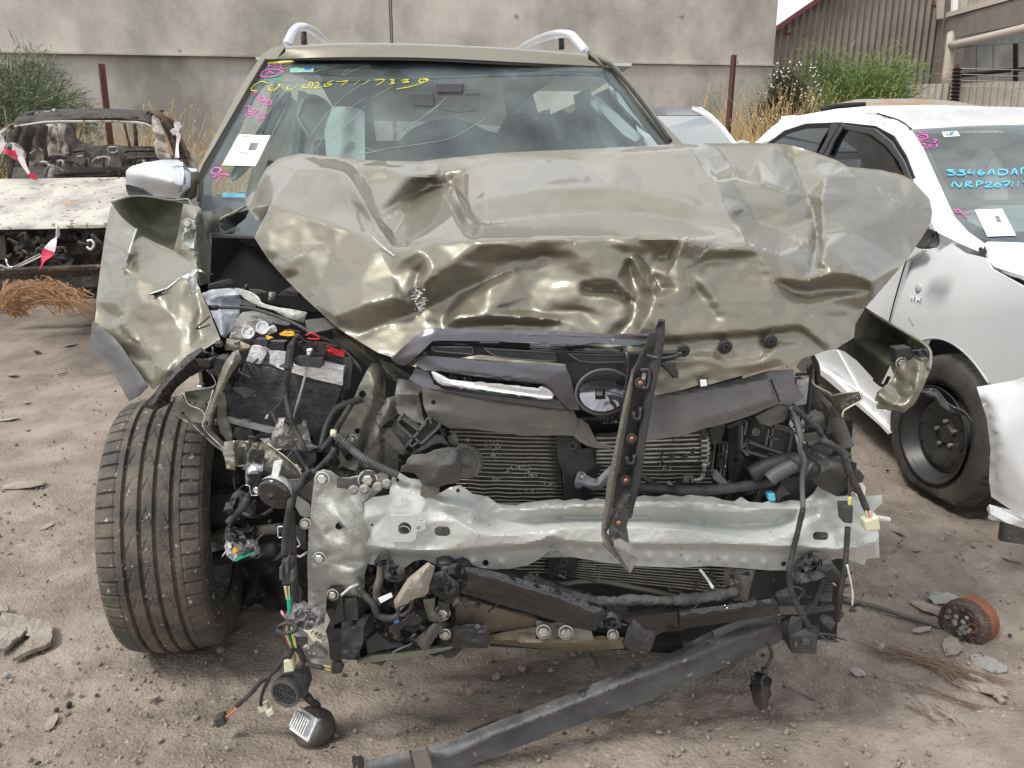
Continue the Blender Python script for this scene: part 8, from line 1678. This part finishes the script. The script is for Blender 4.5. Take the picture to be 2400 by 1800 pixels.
# bonnet edge, windscreen
def WW(x, y): return 4.28-(y-300)/270*1.15-(x-2130)*.0006
wo = [(a,b,WW(a,b)) for a,b in cc('C','1485 842;1850 818;2212 806;2600 800;2800 1500;2212 1575;2020 1565;1900 1540;1800 1450;1720 1340;1650 1200;1580 1040;1530 930')]
wgl = sheet('windscreen', wo, MATS['windscreen_glass'], wcar, thick=0, step=18, it=0, fn=lambda x,y,z: WW(x,y)-.01)
hole_ = cc('C','1560 870;1880 845;2060 842;2120 870;2700 900;2700 1480;2200 1500;2100 1505;1960 1490;1850 1430;1790 1340;1700 1180;1620 1020;1575 920')
sheet('black_border', wo, MATS['frit'], wgl, thick=.002, step=14, it=0, fn=lambda x,y,z: WW(x,y), holes=[[(a,b,3) for a,b in hole_]])
sheet('cabin', T('C','1560 860 5.5;2800 860 5.5;2900 1650 3.9;1700 1650 3.9'), MATS['seat'], wcar, thick=.02)
sheet('dashboard', T('C','1780 1380 3.7;2000 1330 3.8;2700 1330 3.8;2700 1600 3.3;1900 1600 3.3'), MATS['lining'], wcar, step=12, it=2, thick=.1, rough=.03, rs=.02)
blob('seat_back', T('C','1820 1500 4.6;1850 1150;1900 980;1960 900;2020 980;2080 1150;2100 1500'), MATS['lining'], wcar, .1)
sheet('bonnet', T('C','1975 1565 3.0;2212 1572 2.98;2500 1590;2500 1800 2.6;2212 1745 2.7;2080 1700 2.78;1990 1640 2.9'), W, wcar, step=10, it=2, thick=.015)
sheet('bonnet', T('G','1940 -25 2.92;1960 -20;1990 70;2212 135 2.6;2420 210;2420 -160;2212 -60 2.72'), W, wcar, step=10, it=2, thick=.015) if False else None
sheet('bonnet', T('G','1975 -30 2.9;2212 -20 2.85;2420 0 2.8;2420 225 2.5;2212 130 2.6;2020 70 2.72;1985 30 2.8'), W, wcar, step=10, it=2, thick=.015)
sheet('bonnet_gap', T('G','1935 -60 2.95;1960 -30;1985 60;2212 150 2.64;2420 230;2420 420;2212 250 2.66;2060 150 2.8;1975 90 2.9;1940 20'), MATS['void'], wcar, thick=.01)
# mirror, badge, lamp, seam
blob('door_mirror', T('C','1500 1610 2.95;1560 1520;1600 1450 2.9;1625 1500;1628 1580;1600 1620;1550 1625'), MATS['plastic'], wcar, .06)
yb = lambda a, b: wfnY(a, b)-.004
cx, cy = cc('G','1533 208')[0]; mb = MB(); mb.lathe(P(cx,cy,yb(cx,cy)), (-1,-.35,.1), [(.019,0),(.018,.004),(.012,.008),(.0001,.009)], 18); mb.build('side_lamp', M('lens_grey', (.5,.48,.5), rough=.2), wcar, smooth=True)
mbx = MB()
for s in ('1470 258;1482 285;1490 265;1500 290;1508 265','1515 262;1512 300','1512 280;1540 290','1545 270;1536 305'):
    q = cc('G', s); mbx.tube([P(a,b,yb(a,b)-.003) for a,b in q], .0032, 5)
mbx.build('badge_letters', MATS['chrome'], wcar)
q = cc('G','1462 400;1495 455'); hose('scratch', [(a,b,yb(a,b)) for a,b in q], .0008, MATS['ink'], wcar, n=1, seg=4)
yv = lambda x, y: WW(x, y)-.018
stroke('marker_note','C',['1522 855;1545 862;1560 850','1575 862;1595 862','1590 875;1570 880','1520 885;1540 872;1580 875;1588 892;1560 905;1525 900;1520 885','1540 885;1570 890','1530 912;1560 915','1545 915;1545 928','1570 915;1610 918','1620 905;1648 908;1625 920;1645 925','1545 935;1575 935;1555 960;1590 958','1590 938;1605 945;1590 955','1625 932;1605 968','1640 935;1650 945;1635 958'], .0036, MATS['pink'], wgl, yv)
stroke('marker_note','C',['1790 1360;1770 1362;1780 1378;1800 1375;1790 1360','1800 1375;1845 1415','1820 1385;1870 1380'], .004, MATS['pink'], wgl, yv)
stroke('marker_number','C',['1765 1105;1715 1105;1760 1120;1755 1135;1715 1135','1835 1105;1790 1108;1825 1120;1820 1135;1775 1135','1865 1100;1850 1122;1890 1122','1890 1100;1885 1135','1940 1098;1915 1120;1935 1135;1955 1122;1920 1120','1975 1135;2005 1100;2020 1135','1985 1122;2015 1122','2045 1105;2050 1135;2095 1130;2100 1105;2040 1100','2130 1135;2150 1095;2170 1135','2140 1120;2165 1120','2195 1130;2200 1085;2250 1130;2270 1085'], .0062, MATS['cyan'], wgl, yv)
stroke('marker_number','C',['1745 1215;1755 1180;1795 1215;1810 1180','1835 1215;1840 1180;1870 1185;1845 1198;1885 1215','1905 1215;1910 1178;1945 1185;1915 1200','1960 1190;1990 1182;1995 1195;1960 1212;2010 1212','2050 1178;2020 1205;2050 1212;2060 1198;2030 1195','2070 1182;2120 1178;2085 1215','2080 1198;2115 1198','2140 1178;2135 1212','2175 1175;2170 1212','2205 1180;2240 1178;2215 1215'], .0062, MATS['cyan'], wgl, yv)
decal('sticker','C','1678 855;1780 848;1798 880;1695 888', MATS['sticker_pale'], wgl, yv, .004); decal('sticker_logo','C','1700 858;1725 872;1718 880;1712 872', MATS['red'], wgl, yv, 0); decal('sticker_logo','C','1728 858;1762 850;1745 875;1728 880', MATS['blue'], wgl, yv, 0)
pn = tag(decal('paper_notice','C','1893 1360;2070 1352;2160 1525;1975 1532', MATS['paper'], None, yv, -.003), 'white printed notice at the bottom of the white hatchback windscreen', 'notice')
for k in range(9): decal('barcode_bar','C',f'{2020+k*2.2} {1398+k*5};{2050+k*2.2} {1396+k*5};{2051+k*2.2} {1399+k*5};{2021+k*2.2} {1401+k*5}', MATS['ink_grey'] if k%2 else MATS['ink'], pn, yv, -.006)
for k in range(6): decal('print_line','C',f'{1945+k*5} {1370+k*9};{1965+k*6} {1369+k*9};{1966+k*6} {1372+k*9};{1946+k*5} {1373+k*9}', MATS['ink_grey'], pn, yv, -.006)
# other flank and tail, so that the car has its width
for x in (1.76, 3.3):
    v = [Vector((x + (.0 if z < 1 else (.15 if x < 2 else -.15)), y, z)) for y, zz in ((3.3,1.0),(4.5,1.05),(6.6,1.1)) for z in (.35, zz)]
    mk('body_side', v, [(0,2,3,1),(2,4,5,3)], W, wcar, solid=.02)
mk('floor_pan', [Vector(q) for q in ((1.8,2.4,.24),(3.3,2.4,.24),(3.3,6.6,.3),(1.8,6.6,.3))], [(0,1,2,3)], MATS['void'], wcar, solid=.05)
wc2 = Vector((1.80,5.4,.42)); v, f, _ = tyre_mesh(.30, .185, wc2, 0, 72, (), True, rimr=.19); w2 = mk('wheel', [wc2+Vector((0,.03*cos(k),.03*sin(k))) for k in (0,1.5,3,4.5)], [(0,1,2,3)], MATS['void'], wcar); mk('tyre', v, f, MATS['rubber_dull'], w2, smooth=True)
# ================================================================ CARS BEHIND
dc = thing('grey_roofed_car', 'car with dark roof and white pillars parked behind the wreck by the dry grass', 'car', (1.9,7.6,.45))
sheet('roof', T('C','-620 690 7.2;30 690 7.2;100 698 7.15;150 722 7.05;170 745 7.0;140 748 6.97;-620 742 6.99'), M('roof_dark', (.10,.10,.11), rough=.25, coat=.5), dc, step=10, thick=.03)
sheet('windscreen', T('C','-620 748 6.98;140 752 6.96;200 800 6.75;320 925 6.37;360 980 6.22;-620 980 6.22'), M('glass_sky', (.10,.125,.13), rough=.06, coat=1.), dc, thick=.01)  # pane colour lightened to stand in for the sky it reflects
sheet('pillar', T('C','60 690 7.2;120 695 7.15;190 740 7.0;270 820 6.7;350 925 6.35;420 990 6.2;360 985 6.2;320 920 6.35;240 810 6.7;165 745 6.95;60 700 7.1'), W, dc, thick=.04)
sheet('wing', T('C','360 925 6.1;370 910;400 905;425 925;430 1100;0 1100 5.8;0 990'), W, dc, step=9, thick=.03)
blob('door_mirror', T('C','368 915 6.0;395 905;428 915;425 932;370 932'), W, dc, .05)
ra, rb = P(*T('C','-620 690 7.2')[0]), P(*T('C','110 697 7.2')[0])
mk('roof_rear', [ra, rb, Vector((rb.x, 8.7, rb.z-.06)), Vector((ra.x, 8.7, ra.z-.06)), Vector((rb.x+.1, 9.5, 1.45)), Vector((ra.x-.1, 9.5, 1.45))], [(0,1,2,3),(3,2,4,5)], MATS['roof_dark'], dc, solid=-.03)
xl, xr_ = ra.x-.15, rb.x+.32
mk('body', [Vector(q) for q in ((xl,6.25,.6),(xr_,6.25,.6),(xr_,6.25,1.42),(xl,6.25,1.42),(xl,9.6,.6),(xr_,9.6,.6),(xr_,9.6,1.42),(xl,9.6,1.42))], [(0,1,2,3),(1,5,6,2),(4,0,3,7),(5,4,7,6)], W, dc, bevel=.05)
rc_ = thing('rusted_car', 'car with rusted orange roof showing above the white hatchback', 'car', (4.2,8.6,.5))
sheet('roof', T('C','870 715 8.2;1000 670 8.4;1130 643 8.6;1500 638;1760 655 8.6;1900 680 8.4;1990 700 8.2;1960 760;1500 760;1000 760'), M('rust_roof', (.36,.17,.07), (.30,.29,.27), scale=3.5, rough=.5, metal=.2, bump=.2, lo=.42, hi=.6), rc_, lines=[T('C','960 690 8.1;1300 678 8.0;1900 690 8.1')], step=8, it=2, thick=.03)
hs('roof_rail','C','900 715 8.1;1000 690;1180 680', .03, MATS['void'], rc_, n=3)
mk('body', [Vector(q) for q in ((3.3,8.0,.5),(5.6,8.0,.5),(5.6,8.0,1.5),(3.3,8.0,1.5),(3.3,10.6,.5),(5.6,10.6,.5),(5.6,10.6,1.5),(3.3,10.6,1.5))], [(0,1,2,3),(1,5,6,2),(4,0,3,7),(5,4,7,6)], MATS['rust_roof'], rc_, bevel=.08)
